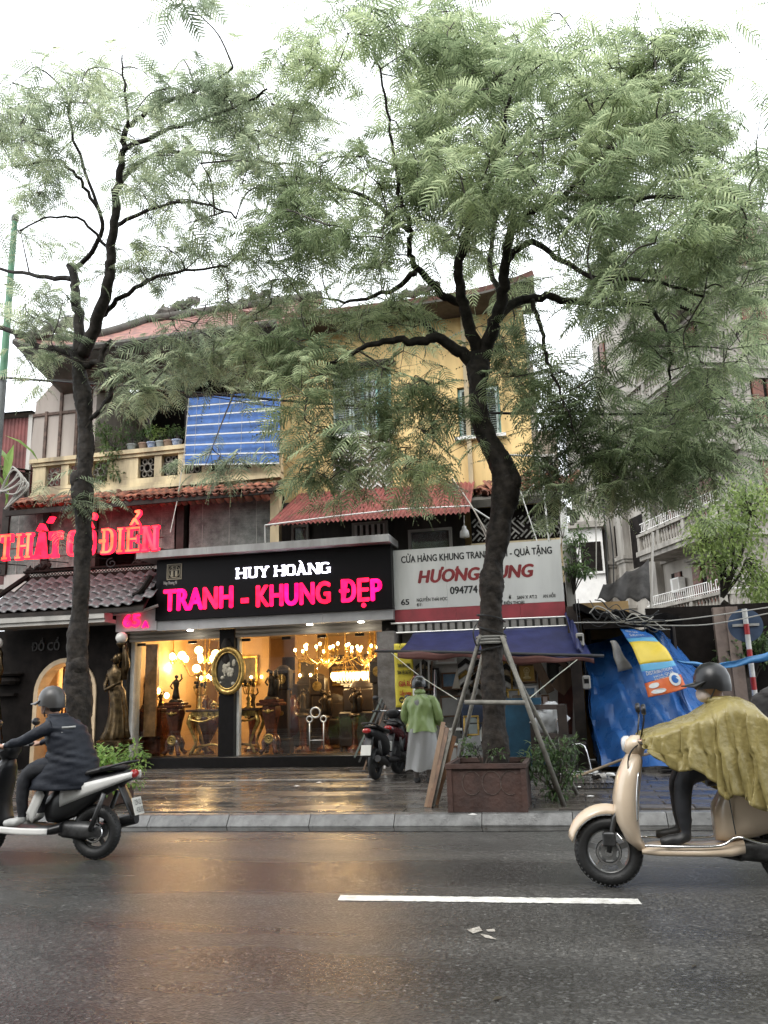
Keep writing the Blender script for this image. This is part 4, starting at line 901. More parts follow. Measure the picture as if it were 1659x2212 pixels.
def figurine(x, y, z, h, label, horse=False, m=None):
    m = m or mat('dark_bronze', (.05, .035, .022), .35, metal=.6, var=.2); b = MB(); s = h/.5
    b.lathe([(.13*s, 0), (.13*s, .02*s), (.10*s, .05*s), (.08*s, .06*s)], 10, (x, y, z))
    b.lathe([(.075*s, .06*s), (.06*s, .16*s), (.045*s, .26*s), (.065*s, .34*s), (.05*s, .39*s), (.022*s, .405*s), (.024*s, .42*s)], 10, (x, y, z)); b.ball((x, y, z+.455*s), .036*s, 8)
    b.tube([(x-.06*s, y, z+.37*s), (x-.10*s, y-.03*s, z+.29*s), (x-.04*s, y-.07*s, z+.24*s)], .016*s, 6); b.tube([(x+.06*s, y, z+.37*s), (x+.11*s, y, z+.42*s), (x+.09*s, y, z+.50*s)], .016*s, 6)
    if horse: b.lathe([(.05*s, .06*s), (.05*s, .2*s), (.07*s, .3*s), (.04*s, .36*s)], 8, (x+.09*s, y, z)); b.ball((x+.09*s, y, z+.40*s), .04*s, 8); b.tube([(x+.02*s, y, z+.46*s), (x-.06*s, y, z+.5*s), (x-.08*s, y, z+.46*s)], .02*s, 6)
    o = b.build('figurine', m, None, smooth=True); tag(o, label, 'figurine'); return o
x, y = pedestal(377, 'dark carved wooden pedestal left of the console table'); figurine(x, y, 1.46, .60, 'slim dark bronze figurine on the pedestal left of the console table')
x, y = pedestal(586, 'dark carved wooden pedestal right of the console table'); figurine(x, y, 1.46, .62, 'dark bronze figurine pair on the pedestal right of the console table', True)
# console table
a, c = W(408, 1533, 17.1), W(568, 1532, 17.1); x0, x1 = a[0], c[0]; zt = a[2]
ct = thing('console_table', 'gilded carved console table with curved legs in the shop window', 'table', ((x0+x1)/2, 17.15, .345))
b = MB(); b.bbox(x0, x1, 16.92, 17.42, zt-.05, zt, .012); b.build('table_top', mat('brown_marble', (.12, .07, .05), .15, var=.3, scale=9), ct)
b = MB(); b.box(x0+.12, x1-.12, 16.97, 17.38, zt-.16, zt-.052)
for k in range(5):
    xx = x0+.3+(x1-x0-.6)*k/4; b.torus((xx, 16.95, zt-.13), .07, .018, 14, 5); b.torus((xx, 16.94, zt-.13), .035, .012, 10, 5)
b.tube([(x0+.1+(x1-x0-.2)*u, 16.94, zt-.20-.06*math.sin(u*math.pi*3)) for u in np.linspace(0, 1, 20)], .022, 6); b.build('apron', M_gold, ct, smooth=40)
for sx in (0, 1):
    for yy in (16.98, 17.34):
        s_ = 1 if sx == 0 else -1; xx = x0+.12 if sx == 0 else x1-.12; b = MB()
        b.tube([(xx, yy, zt-.10), (xx-.06*s_, yy, zt-.28), (xx+.05*s_, yy, zt-.52), (xx+.12*s_, yy, zt-.72), (xx+.02*s_, yy, .40), (xx-.03*s_, yy, .37)], [.06, .055, .035, .028, .04, .025], 8); b.build('leg', M_gold, ct, smooth=True)
b = MB(); b.tube([(x0+.15, 17.15, .50), ((x0+x1)/2-.3, 17.15, .56), ((x0+x1)/2, 17.15, .48), ((x0+x1)/2+.3, 17.15, .56), (x1-.15, 17.15, .50)], .03, 6); b.build('stretcher', M_gold, ct, smooth=True)
# oval picture
p = W(499, 1449, 16.62); ov = thing('oval_picture', 'large oval gilt framed relief picture hanging on the dark pillar', 'picture', (p[0], 16.55, p[2]-.45))
def oval(rx, rz, r, y, n=40, m=8):
    b = MB(); vs = []; fs = []
    for i in range(n):
        a = 2*math.pi*i/n
        for k in range(m): q = 2*math.pi*k/m; vs.append((p[0]+(rx+r*math.cos(q))*math.cos(a), y+r*math.sin(q)*.8, p[2]+(rz+r*math.cos(q))*math.sin(a)))
    fs = [(i*m+k, ((i+1) % n)*m+k, ((i+1) % n)*m+(k+1) % m, i*m+(k+1) % m) for i in range(n) for k in range(m)]; b.add(vs, fs); return b
b = oval(.335, .45, .055, 16.47); f = b.build('frame', M_gold, ov, smooth=True); b = oval(.27, .38, .018, 16.44); b.build('inner_rim', M_gold, f, smooth=True)
b = MB(); b.lathe([(.33, 16.50), (.33, 16.47)], 36, (p[0], 0, p[2]), 'y'); b.xf(lambda q: (q[0], q[1], p[2]+(q[2]-p[2])*1.36)); pic = b.build('picture', mat('dark_relief_ground', (.045, .04, .03), .4, var=.3, scale=6), ov)
b = MB()
for k in range(26): u = random.gauss(0, .09); v = random.gauss(-.03, .13); b.ball((p[0]+u*1.2-.02+v*.2, 16.465, p[2]+v), random.uniform(.02, .05), 7, 1, .4, random.uniform(.8, 1.9))
b.build('relief', mat('ivory_relief', (.40, .36, .28), .5, var=.2, scale=10), pic, smooth=True, kind='stuff')
# mantel clock
p = W(484, 1531, 17.05); ck = thing('mantel_clock', 'gilt mantel clock with round dial on the console table', 'clock', (p[0], 17.05, zt))
x, y, z = p[0], 17.05, zt; b = MB(); b.bbox(x-.16, x+.16, y-.08, y+.08, z, z+.06, .015)
for s in (-1, 1): b.tube([(x+s*.10, y, z+.07), (x+s*.24, y, z+.14), (x+s*.30, y, z+.08), (x+s*.24, y, z+.04), (x+s*.2, y, z+.08)], .03, 7)
b.lathe([(.07, .05), (.12, .13), (.06, .2)], 10, (x, y, z)); b.lathe([(.10, y-.05), (.13, y-.03), (.13, y+.03), (.09, y+.05)], 18, (x, 0, z+.30), 'y')
for k in range(12): a = k*.55; b.ball((x+.12*math.cos(a)*(1+.1*k % 2), y, z+.44+.08*math.sin(a)), .035, 6)
b.build('case', M_gold, ck, smooth=True); b = MB(); b.lathe([(.095, y-.058), (.095, y-.054)], 20, (x, 0, z+.30), 'y'); d = b.build('dial', mat('ivory', (.62, .58, .48), .4, var=.05), ck)
b = MB()
for k in range(12): a = k*math.pi/6; b.bar((x+.065*math.cos(a), y-.060, z+.30+.065*math.sin(a)), (x+.085*math.cos(a), y-.060, z+.30+.085*math.sin(a)), .004, .008)
b.bar((x, y-.061, z+.30), (x+.04, y-.061, z+.34), .004, .008); b.bar((x, y-.061, z+.30), (x-.02, y-.061, z+.36), .004, .006); b.build('hands', M_iron, d)
def candelabra(px, label):
    q = W(px, 1531, 17.1); x, y, z = q[0], 17.1, zt; t = thing('candelabra', label, 'candelabra', (x, y, z), 'gilt candelabra on the console table'); b = MB()
    b.lathe([(.10, 0), (.10, .02), (.04, .05), (.06, .10), (.03, .13), (.07, .2), (.03, .26), (.025, .42), (.05, .46)], 12, (x, y, z))
    for k in range(5): a = k*2*math.pi/5; b.tube([(x, y, z+.3), (x+.09*math.cos(a), y+.09*math.sin(a), z+.30), (x+.13*math.cos(a), y+.13*math.sin(a), z+.44)], .012, 6); b.lathe([(.01, .44), (.03, .47), (.025, .5)], 8, (x+.13*math.cos(a), y+.13*math.sin(a), z))
    b.build('stand', M_gold, t, smooth=True); b = MB()
    for k in range(14): a = k*.9; b.ball((x+.11*math.cos(a), y+.11*math.sin(a), z+.48+.03*(k % 4)), .035, 6)
    b.build('foliage_top', M_dark, t, smooth=True)
candelabra(432, 'gilt candelabra left of the mantel clock'); candelabra(537, 'gilt candelabra right of the mantel clock')
# dark cabinet at the far left
p = W(318, 1633, 17.35); cb = thing('dark_cabinet', 'dark rosewood cabinet behind the left window pane', 'cabinet', (p[0], 17.4, .3)); x = p[0]
b = MB(); b.bbox(x-.38, x+.38, 17.2, 17.75, .36, 1.28, .02); b.bbox(x-.42, x+.42, 17.16, 17.78, 1.28, 1.34, .012); b.build('carcass', M_wood, cb)
b = MB(); b.bbox(x-.33, x-.02, 17.185, 17.2, .45, 1.2, .006); b.bbox(x+.02, x+.33, 17.185, 17.2, .45, 1.2, .006); b.build('door', M_wood, cb)
for q in (-.34, .34): b = MB(); b.tube([(x+q, 17.25, .3), (x+q, 17.25, .37)], .03, 6); b.build('leg', M_wood, cb)
figurine(x-.08, 17.4, 1.34, .75, 'tall dark carved figure on the rosewood cabinet'); figurine(x+.25, 17.42, 1.34, .38, 'small dark carved figure on the rosewood cabinet')
# lamps: a street-lamp style floor lamp, hanging globe lamps, chandeliers
M_lamp = glow('opal_lamp', (1, .60, .20), 14)
fl = W(425, 1633, 17.9); x, y = fl[0], 17.9; t = thing('floor_lamp', 'tall brass floor lamp with three glowing globes behind the window', 'lamp', (x, y, .3))
b = MB(); b.lathe([(.18, .3), (.16, .36), (.05, .45), (.04, 1.2), (.05, 1.3), (.03, 2.0), (.10, 2.1), (.04, 2.2)], 12, (x, y, 0))
gl = [(x, y, 2.62), (x-.42, y, 2.52), (x+.42, y, 2.52), (x+.02, y-.15, 2.2)]
for q in gl: b.tube([(x, y, 2.05), ((x+q[0])/2, q[1], 2.05), (q[0], q[1], q[2]-.11)], .018, 6)
b.build('stand', M_gold, t, smooth=True)
for q in gl: b = MB(); b.ball(q, .095, 14); b.build('globe', M_lamp, t, smooth=True)
light('glow_lamp', t, (x, y-.3, 2.45), 28)
def cluster(px, py, Y, n, rr, label, power, rb=.06):
    c = W(px, py, Y); t = thing('pendant_lamp', label, 'lamp', (c[0], Y, c[2]-.2)); b = MB(); b.tube([(c[0], Y, c[2]), (c[0], Y, 3.05)], .012, 6); b.lathe([(.02, -.12), (.08, -.05), (.03, .05), (.05, .14), (.02, .2)], 10, (c[0], Y, c[2]))
    pts = []
    for k in range(n): a = k*2*math.pi/n+.4; q = (c[0]+rr*math.cos(a), Y+rr*math.sin(a), c[2]+.05*(k % 2)); pts.append(q); b.tube([(c[0], Y, c[2]), (c[0]+rr*.6*math.cos(a), Y+rr*.6*math.sin(a), c[2]-.10), (q[0], q[1], q[2]-.04)], .010, 5)
    b.build('arms', M_gold, t, smooth=True)
    for q in pts: bulb(t, q, rb)
    light('glow_lamp', t, (c[0], Y-.1, c[2]-.2), power)
cluster(374, 1424, 18.6, 4, .30, 'pendant lamp with round bulbs left of the floor lamp', 22, .075)
cluster(452, 1424, 18.9, 5, .26, 'pendant lamp with round bulbs right of the floor lamp', 22, .07)
cluster(442, 1465, 19.2, 6, .16, 'small low pendant lamp half hidden by the oval picture', 9, .045)
tl = W(352, 1489, 18.0); t = thing('table_lamp', 'small lamp with two glowing shades behind the cabinet', 'lamp', (tl[0], 18.0, .3)); b = MB(); b.lathe([(.14, .3), (.12, .34), (.03, .4), (.03, 1.3), (.06, 1.4), (.02, 1.5)], 10, (tl[0], 18, 0)); b.tube([(tl[0]-.12, 18, 1.68), (tl[0], 18, 1.5), (tl[0]+.1, 18, 1.56)], .012, 5); b.build('stand', M_gold, t, smooth=True); bulb(t, (tl[0]-.12, 18, 1.73), .06); bulb(t, (tl[0]+.1, 18, 1.62), .06)
def chandelier(px, py, Y, label, arms=12, rr=.55, crystal=False, power=40):
    c = W(px, py, Y); x, z = c[0], c[2]; t = thing('chandelier', label, 'chandelier', (x, Y, z-.5)); b = MB()
    b.tube([(x, Y, z), (x, Y, 3.05)], .012, 6); b.lathe([(.01, -.42), (.05, -.38), (.16, -.30), (.20, -.22), (.10, -.14), (.04, -.05), (.07, .05), (.03, .15), (.05, .25), (.02, .32)], 14, (x, Y, z)); pts = []
    for k in range(arms):
        a = 2*math.pi*k/arms; r1 = rr*(1 if k % 2 else .72); zz = z+(.02 if k % 2 else .12); q = (x+r1*math.cos(a), Y+r1*math.sin(a), zz)
        b.tube([(x, Y, z-.18), (x+r1*.5*math.cos(a), Y+r1*.5*math.sin(a), z-.30), (x+r1*.95*math.cos(a), Y+r1*.95*math.sin(a), z-.16), (q[0], q[1], zz-.05)], [.016, .014, .012, .014], 5); b.lathe([(.01, -.14), (.04, -.12), (.035, -.10)], 8, q); pts.append(q)
    b.build('arms', M_gold, t, smooth=True)
    for q in pts: bulb(t, q, .034)
    b = MB()
    for k in range(70): a = random.random()*6.28; r1 = random.uniform(.1, rr); b.ball((x+r1*math.cos(a), Y+r1*math.sin(a), z-random.uniform(.12, .32)), .012, 5)
    b.build('crystal_drops', film('crystal', (.95, .85, .65), .3, .05, .2), t); light('glow_lamp', t, (x, Y-.35, z-.35), power)
chandelier(706, 1405, 18.3, 'large brass candle chandelier hanging behind the glass door panes', 16, .72, power=34)
chandelier(800, 1408, 18.9, 'smaller candle chandelier near the right edge of the shop window', 10, .45, power=20)
def drum(px, py, Y, label):
    c = W(px, py, Y); x, z = c[0], c[2]; t = thing('crystal_lamp', label, 'chandelier', (x, Y, z-.2), 'round crystal lamps in the shop'); b = MB(); b.tube([(x, Y, z+.1), (x, Y, 3.05)], .012, 6)
    for k in range(6): a = k*math.pi/3; b.tube([(x, Y, z+.5), (x+.3*math.cos(a), Y+.3*math.sin(a), z+.12)], .006, 4)
    b.torus((x, Y, z+.11), .32, .02, 24, 6, 'z'); b.build('frame', M_gold, t); b = MB()
    for k in range(26): a = 2*math.pi*k/26; b.tube([(x+.32*math.cos(a), Y+.32*math.sin(a), z+.09), (x+.33*math.cos(a), Y+.33*math.sin(a), z), (x+.29*math.cos(a), Y+.29*math.sin(a), z-.10)], [.02, .026, .008], 5)
    b.build('crystals', M_crystal, t, smooth=True); b = MB()
    for rr_, zz in ((.2, -.13), (.11, -.18), (.04, -.22)):
        for k in range(14): a = 2*math.pi*k/14; b.ball((x+rr_*math.cos(a), Y+rr_*math.sin(a), z+zz), .018, 5)
    b.build('crystal_tiers', glow('dim_crystal', (1, .65, .3), 1.2), t); light('glow_lamp', t, (x, Y-.4, z-.1), 14)
drum(747, 1461, 18.8, 'round crystal drum lamp, the one below the large chandelier'); drum(812, 1459, 18.6, 'round crystal drum lamp at the right edge of the shop window')
# vases, urns and dark furniture deeper in the shop
def urn(px, py, Y, h, label, m):
    c = W(px, py, Y); b = MB(); s = h; b.lathe([(.16*s, 0), (.16*s, .04*s), (.06*s, .1*s), (.10*s, .2*s), (.24*s, .45*s), (.26*s, .6*s), (.16*s, .75*s), (.09*s, .82*s), (.12*s, .9*s), (.05*s, .95*s), (.03*s, 1.0*s)], 16, (c[0], Y, .3)); o = b.build('urn', m, None, smooth=True); tag(o, label, 'urn'); return c
urn(634, 1540, 18.8, 1.25, 'dark red lidded urn standing inside behind the glass', mat('red_lacquer', (.07, .012, .009), .25, var=.2, coat=.3)); urn(444, 1540, 18.3, 1.3, 'red lidded urn seen behind the console table', MATS['red_lacquer'])
M_db = mat('dark_furniture', (.03, .02, .015), .4, var=.25)
for px, Y, wd, hh, lab in ((660, 18.9, .8, 1.5, 'dark high backed carved armchair inside the shop'), (715, 19.2, 1.0, 1.05, 'dark low sideboard inside behind the door handles'), (780, 18.3, .9, 1.35, 'dark carved display cabinet inside at the right')):
    c = W(px, 1600, Y); t = thing('dark_furniture', lab, 'furniture', (c[0], Y, .3)); x = c[0]
    b = MB(); b.bbox(x-wd/2, x+wd/2, Y-.25, Y+.25, .4, .4+hh*.55, .03); b.build('body', M_db, t); b = MB(); b.bbox(x-wd/2, x+wd/2, Y+.15, Y+.25, .4+hh*.55, .3+hh, .03); b.ball((x, Y+.2, .3+hh), wd*.35, 12, 1, .12, .6); b.build('back', M_db, t)
    for q in (-1, 1):
        for yy in (-.2, .2): b = MB(); b.tube([(x+q*(wd/2-.06), Y+yy, .3), (x+q*(wd/2-.06), Y+yy, .42)], .035, 6); b.build('leg', M_db, t)
for px, Y, h_, lab in ((318, 17.7, 2.1, 'tall dark carved wall clock at the left end of the shop'), (612, 17.9, 1.9, 'tall dark carved column beside the right pedestal'), (690, 18.6, 1.7, 'dark carved clock case behind the glass door'), (823, 17.6, 2.0, 'tall dark carved column at the right end of the shop')):
    c = W(px, 1600, Y); x = c[0]; t = thing('clock_case', lab, 'clock case', (x, Y, .3)); b = MB(); b.bbox(x-.2, x+.2, Y-.14, Y+.14, .3, .62, .02); b.bbox(x-.14, x+.14, Y-.1, Y+.1, .62, .3+h_*.72, .02); b.bbox(x-.19, x+.19, Y-.13, Y+.13, .3+h_*.72, .3+h_*.95, .02); b.ball((x, Y, .3+h_*.95), .17, 12, 1, .6, .6); b.build('case', M_db, t)
    b = MB(); b.lathe([(.11, Y-.145), (.11, Y-.132)], 18, (x, 0, .3+h_*.84), 'y'); b.build('dial', M_gold, t); b = MB(); b.lathe([(.05, Y-.125), (.05, Y-.11)], 14, (x, 0, .3+h_*.45), 'y'); b.build('pendulum', M_gold, t)
for px, h_, Y, lab in ((655, 1.25, 18.2, 'bronze figure on a turned stand behind the glass door'), (702, 1.15, 18.4, 'bronze figure on a turned stand behind the door handles'), (768, 1.2, 18.1, 'bronze figure on a turned stand below the crystal drum lamp'), (545, 1.3, 18.8, 'bronze figure on a turned stand behind the right candelabra')):
    c = W(px, 1600, Y); b = MB(); b.lathe([(.20, .3), (.19, .36), (.09, .44), (.07, .7), (.11, .3+h_*.6), (.17, .3+h_*.62)], 14, (c[0], Y, 0)); tag(b.build('turned_stand', M_wood, None, smooth=40), 'turned wooden stand under the '+lab.split(' on a turned stand ')[0]+' '+lab.split(' on a turned stand ')[1], 'stand'); figurine(c[0], Y, .3+h_*.62, .62, lab, px % 2 == 0)
for k, (x_, z_, w_, h_) in enumerate(((-9.05, 2.0, .5, .7), (-8.15, 2.2, .55, .75), (-7.35, 1.9, .45, .6), (-6.55, 2.05, .5, .75), (-5.9, 2.0, .6, .5), (-5.0, 2.1, .55, .8), (-4.2, 1.95, .6, .8))):
    Yw = 20.16 if k in (1, 3) else 21.14; t = thing('wall_picture', ('small', 'tall', 'square', 'second tall', 'wide', 'upright', 'large')[k]+' gilt framed picture on the back wall of the shop', 'picture frame', (x_, Yw, z_-h_/2)); b = MB()
    for q in ((x_-w_/2, x_+w_/2, z_-h_/2, z_-h_/2+.07), (x_-w_/2, x_+w_/2, z_+h_/2-.07, z_+h_/2), (x_-w_/2, x_-w_/2+.07, z_-h_/2+.07, z_+h_/2-.07), (x_+w_/2-.07, x_+w_/2, z_-h_/2+.07, z_+h_/2-.07)): b.bbox(q[0], q[1], Yw-.05, Yw, q[2], q[3], .012)
    b.build('frame', M_gold, t); b = MB(); b.box(x_-w_/2+.06, x_+w_/2-.06, Yw-.02, Yw-.008, z_-h_/2+.06, z_+h_/2-.06); b.build('picture', mat('dark_canvas', (.06, .045, .03), .5, var=.5, scale=4), t)
for k, x_ in enumerate((-8.95, -7.9, -6.6, -5.75, -4.75, -4.05)):  # wall lights added to give the shop more warm points of light
    Yw = 20.1; t = thing('added_wall_light', 'added pair of candle bulbs on a brass wall bracket, '+('first', 'second', 'third', 'fourth', 'fifth', 'sixth')[k]+' from the arched shop side', 'lamp', (x_, Yw, 1.9)); b = MB(); b.tube([(x_, 21.2 if k not in (1, 2) else 20.2, 1.9), (x_, Yw, 1.85)], .015, 6); b.tube(catmull([(x_-.14, Yw, 1.98), (x_-.1, Yw, 1.84), (x_, Yw, 1.85), (x_+.1, Yw, 1.84), (x_+.14, Yw, 1.98)], 3), .012, 6); b.build('bracket', M_gold, t); bulb(t, (x_-.14, Yw, 2.03), .035); bulb(t, (x_+.14, Yw, 2.03), .035)
# inside the arched shop: glowing lamps
for px, py, Y, n, lab, pw in ((212, 1440, 17.6, 6, 'warm chandelier glowing inside the arched doorway near its right jamb', 26), (208, 1478, 17.9, 5, 'second warm lamp hanging below the chandelier in the archway', 22), (128, 1452, 17.7, 1, 'single small warm bulb inside the left part of the archway', 12)):
    c = W(px, py, Y); t = thing('arch_lamp', lab, 'lamp', (c[0], Y, c[2]-.2)); b = MB(); b.tube([(c[0], Y, c[2]), (c[0], Y, 3.0)], .01, 5); b.lathe([(.02, -.1), (.06, -.05), (.02, .05)], 8, (c[0], Y, c[2])); b.build('rod', M_gold, t)
    for k in range(n): a = 2*math.pi*k/n; bulb(t, (c[0]+.16*math.cos(a)*(n > 1), Y+.16*math.sin(a)*(n > 1), c[2]+.04), .05)
    light('glow_lamp', t, (c[0], Y-.1, c[2]-.25), pw)
# ================================================================== FRAME SHOP
fs = thing('frame_shop', 'open fronted picture frame shop under a blue tarp awning', 'shop front', (-1.8, 16.6, .13))
b = MB(); b.box(-3.44, -.06, 16.9, 17.0, .13, 2.85); b.build('back_wall', mat('grubby_white', (.58, .56, .52), .8, scale=2, col2=(.38, .36, .33)), fs)
b = MB(); b.box(-3.75, -3.40, 15.9, 16.38, .13, 2.7); b.build('pillar', mat('grey_brick', (.22, .20, .185), .85, scale=5, col2=(.13, .115, .10), bump=.5, bscale=18), fs)
b = MB(); b.box(-.08, .12, 15.9, 16.55, .13, 3.0); b.build('pillar', mat('dark_post_wood', (.05, .035, .028), .6, var=.3, scale=4), fs)
M_st = [mat('strip_pale', (.50, .47, .43), .6, var=.25, scale=5, streak=True), mat('strip_dark', (.05, .045, .04), .7, var=.2)]
st = MB(); st.box(-.049, .049, 0, .02, 0, .2); sm = [st.mesh('sheet_strip', M_st[0]), None]; st = MB(); st.box(-.024, .024, .012, .03, 0, .2); sm[1] = st.mesh('sheet_strip', M_st[1])
for i in range(22): piece('sheet_strip', sm[0], fs, (-3.34+i*.15, 16.22, 2.68)); piece('sheet_strip', sm[1], fs, (-3.265+i*.15, 16.22, 2.68))
b = MB(); b.tube([(-3.5, 16.12, 2.67), (-.1, 16.12, 2.66)], .022, 8); b.tube([(-3.5, 16.14, 2.86), (.15, 16.14, 2.83)], .02, 8); b.build('awning_rail', M_alu, fs)
b = MB(); b.tube([(-3.55, 14.88, 2.27), (-1.5, 14.86, 2.15), (.5, 14.88, 2.02)], .028, 8); b.build('awning_pole', mat('dark_pole', (.05, .05, .055), .4, var=.2), fs)
M_tarpd = mat('navy_tarp', (.045, .055, .165), .38, scale=3, col2=(.028, .034, .11), bump=.25, bscale=7, transl=.35)
def aw(u, v):
    x = (-3.05+.35*(0)+3.15*u)*(1-v)+(-3.12+3.45*u)*v; z = 2.66*(1-v)+(2.265-.075*(x+3.4))*v; y = 16.12*(1-v)+14.86*v
    return np.array((x, y, z-.10*math.sin(v*math.pi)*(.6+.4*math.sin(u*9))+.015*math.sin(u*31+v*4)*v))
b = MB(); b.grid(40, 10, aw, .008); tp_ = b.build('awning_tarp', M_tarpd, fs, smooth=True)
b = MB(); b.grid(40, 3, lambda u, v: aw(u, 1)+np.array((0, -.01-.02*math.sin(u*17)*v, -.10*v*(1+.4*math.sin(u*12)))), .006); b.build('tarp_hem', mat('brown_tarp_underside', (.16, .06, .05), .6, var=.2), fs, smooth=True)
b = MB(); b.grid(6, 10, lambda u, v: np.array((-.12+.12*u+.18*v, 16.0-.9*v, 2.86-.75*v+.05*math.sin(u*5+v*7))), .006); b.build('tarp_end', M_tarpd, fs, smooth=True)
# sign board, painted
hs_ = thing('frame_shop_sign', 'white board sign with red HƯƠNG DUNG lettering and red lower strip', 'sign', (-1.75, 16.25, 2.86))
M_brd = mat('sign_white_board', (.55, .55, .525), .55, var=.08, scale=1.5, streak=True)
for a, c in ((-3.43, -2.36), (-2.356, -1.30), (-1.296, -.10)): b = MB(); b.box(a, c, 16.2, 16.26, 3.135, 4.34); b.build('panel', M_brd, hs_)
for a, c in ((-3.43, -2.2), (-2.196, -.95), (-.946, -.10)): b = MB(); b.box(a, c, 16.2, 16.26, 2.86, 3.131); b.build('red_strip', mat('sign_red_strip', (.30, .045, .055), .5, scale=2.5, col2=(.20, .04, .045)), hs_)
M_blk = mat('sign_black_paint', (.015, .015, .015), .5, var=.1); M_mar = mat('sign_maroon_paint', (.22, .022, .025), .5, var=.15, scale=5)
kw = dict(y=16.2, ext=.004, split=False, name='lettering')
let('CỬA HÀNG KHUNG TRANH ẢNH - QUÀ TẶNG', 866, 1213, 1193, 1199, 15, M_blk, hs_, bold=.035, **kw)
let('HƯONG DUNG', 902, 1258, 1155, 1248, 28, M_mar, hs_, bold=.055, shear=.22, **kw)
p_ = W(985, 1228, 16.18); b = MB(); b.prism([(p_[0]-.03, p_[2]-.035), (p_[0]+.01, p_[2]-.045), (p_[0]+.05, p_[2]+.0), (p_[0]+.055, p_[2]+.05), (p_[0]+.015, p_[2]+.05)], 16.194, 16.199); b.build('lettering', M_mar, hs_)
let('094774', 972, 1283, 1032, 1281, 16, M_blk, hs_, bold=.035, **kw)
let('65', 866, 1307, 884, 1306, 12, M_blk, hs_, bold=.03, **kw)
let('NGUYỄN THÁI HỌC', 900, 1299, 966, 1297, 7, M_blk, hs_, bold=.02, **kw); let('ĐT:', 900, 1310, 912, 1309, 6, M_blk, hs_, bold=.02, **kw)
let('Ở', 1099, 1294, 1104, 1294, 7, M_blk, hs_, bold=.02, **kw); let('SAN X AT.2', 1117, 1294, 1160, 1292, 7, M_blk, hs_, bold=.02, **kw); let('AN HỒII', 1173, 1291, 1200, 1290, 7, M_blk, hs_, bold=.02, **kw)
let('ĐIỆN THOẠI:', 1088, 1306, 1134, 1304, 6.5, M_blk, hs_, bold=.02, **kw)
# --- wares
M_fw = mat('white_moulding', (.66, .64, .60), .4, var=.06); M_fg = M_gold; M_fb = mat('black_moulding', (.02, .018, .016), .3, var=.1); M_fbr = mat('brown_moulding', (.16, .085, .045), .4, var=.25, scale=8)
def pict(px0, py0, px1, py1, Y, label, fm, pm, bw=.05, lean=0.0, rot=0.0, nm='framed_picture', extra=None):
    a, c = W(px0, py1, Y), W(px1, py0, Y); w2, h2 = (c[0]-a[0])/2, (c[2]-a[2])/2; ctr = ((a[0]+c[0])/2, Y, a[2])
    t = thing(nm, label, 'picture frame', ctr); b = MB(); x0, x1, z0, z1 = ctr[0]-w2, ctr[0]+w2, a[2], c[2]
    for q in ((x0, x1, z0, z0+bw), (x0, x1, z1-bw, z1), (x0, x0+bw, z0+bw, z1-bw), (x1-bw, x1, z0+bw, z1-bw)): b.bbox(q[0], q[1], Y-.03, Y+.01, q[2], q[3], .008)
    b.build('frame', fm, t); b = MB(); b.box(x0+bw*.8, x1-bw*.8, Y-.012, Y-.004, z0+bw*.8, z1-bw*.8); p = b.build('picture', pm, t)
    if extra: extra(t, x0+bw, x1-bw, z0+bw, z1-bw, Y-.014, p)
    t.rotation_euler = (lean, rot, 0); return t
M_pic = {k: mat('print_'+k, c, .5, col2=c2, scale=s) for k, c, c2, s in (('pink', (.45, .30, .27), (.60, .52, .48), 3), ('land', (.10, .12, .11), (.22, .24, .24), 4), ('blue', (.05, .12, .22), (.20, .28, .34), 5), ('gold', (.50, .32, .08), (.38, .22, .05), 5), ('pale', (.55, .55, .52), (.40, .42, .44), 4), ('grey', (.25, .24, .23), (.34, .33, .31), 3), ('dark', (.03, .03, .03), (.06, .06, .05), 4))}
pict(941, 1418, 987, 1436, 16.85, 'white framed pink toned picture hung highest under the awning', M_fw, M_pic['pink'], .05)
pict(914, 1443, 948, 1486, 16.84, 'dark framed landscape picture behind the person in the green raincoat', M_fb, M_pic['land'], .04)
pict(955, 1452, 987, 1487, 16.85, 'dark framed blue picture right of the dark landscape', M_fbr, M_pic['blue'], .035)
def seated(t, x0, x1, z0, z1, y, p):
    b = MB(); cx = (x0+x1)/2; s = z1-z0; b.torus((cx, y, z0+s*.70), s*.17, .012, 18, 5); b.ball((cx, y, z0+s*.70), s*.09, 10, 1, .2, 1.1); b.ball((cx, y, z0+s*.45), s*.15, 10, 1, .15, 1.25); b.ball((cx, y, z0+s*.22), s*.26, 12, 1, .1, .42); b.build('seated_figure', mat('pale_gilt', (.75, .58, .28), .4, var=.1), p, smooth=True)
pict(1119, 1433, 1157, 1477, 16.84, 'gold picture of a seated haloed figure in a brown frame', M_fbr, M_pic['gold'], .04, extra=seated)
pict(1117, 1419, 1153, 1432, 16.86, 'pale framed blue print just above the gold picture', M_fw, M_pic['pale'], .03)
pict(1184, 1428, 1206, 1482, 16.7, 'tall narrow black framed mirror at the right of the shop', M_fb, M_pic['dark'], .05)
pict(952, 1502, 1000, 1550, 16.4, 'brown framed grey print standing on the work table', M_fbr, M_pic['grey'], .035, lean=-.1)
pict(958, 1572, 1004, 1612, 15.2, 'empty white frame leaning below the work table', M_fw, M_pic['dark'], .05, lean=-.15)
for k, (xa, xb) in enumerate(((908, 911), (918, 915), (926, 927), (933, 930), (1046, 1044), (1104, 1107), (1162, 1166))): plank('hanging_lath', ('white', 'black', 'second white', 'brown', 'tall black', 'gilt', 'tall brown')[k]+' moulding lath hanging on the frame shop wall', W(xa, 1428, 16.8), W(xb, 1500+8*(k % 3), 16.75), .035, .02, [M_fw, M_fb, M_fw, M_fbr, M_fb, M_gold, M_fbr][k], 'moulding')
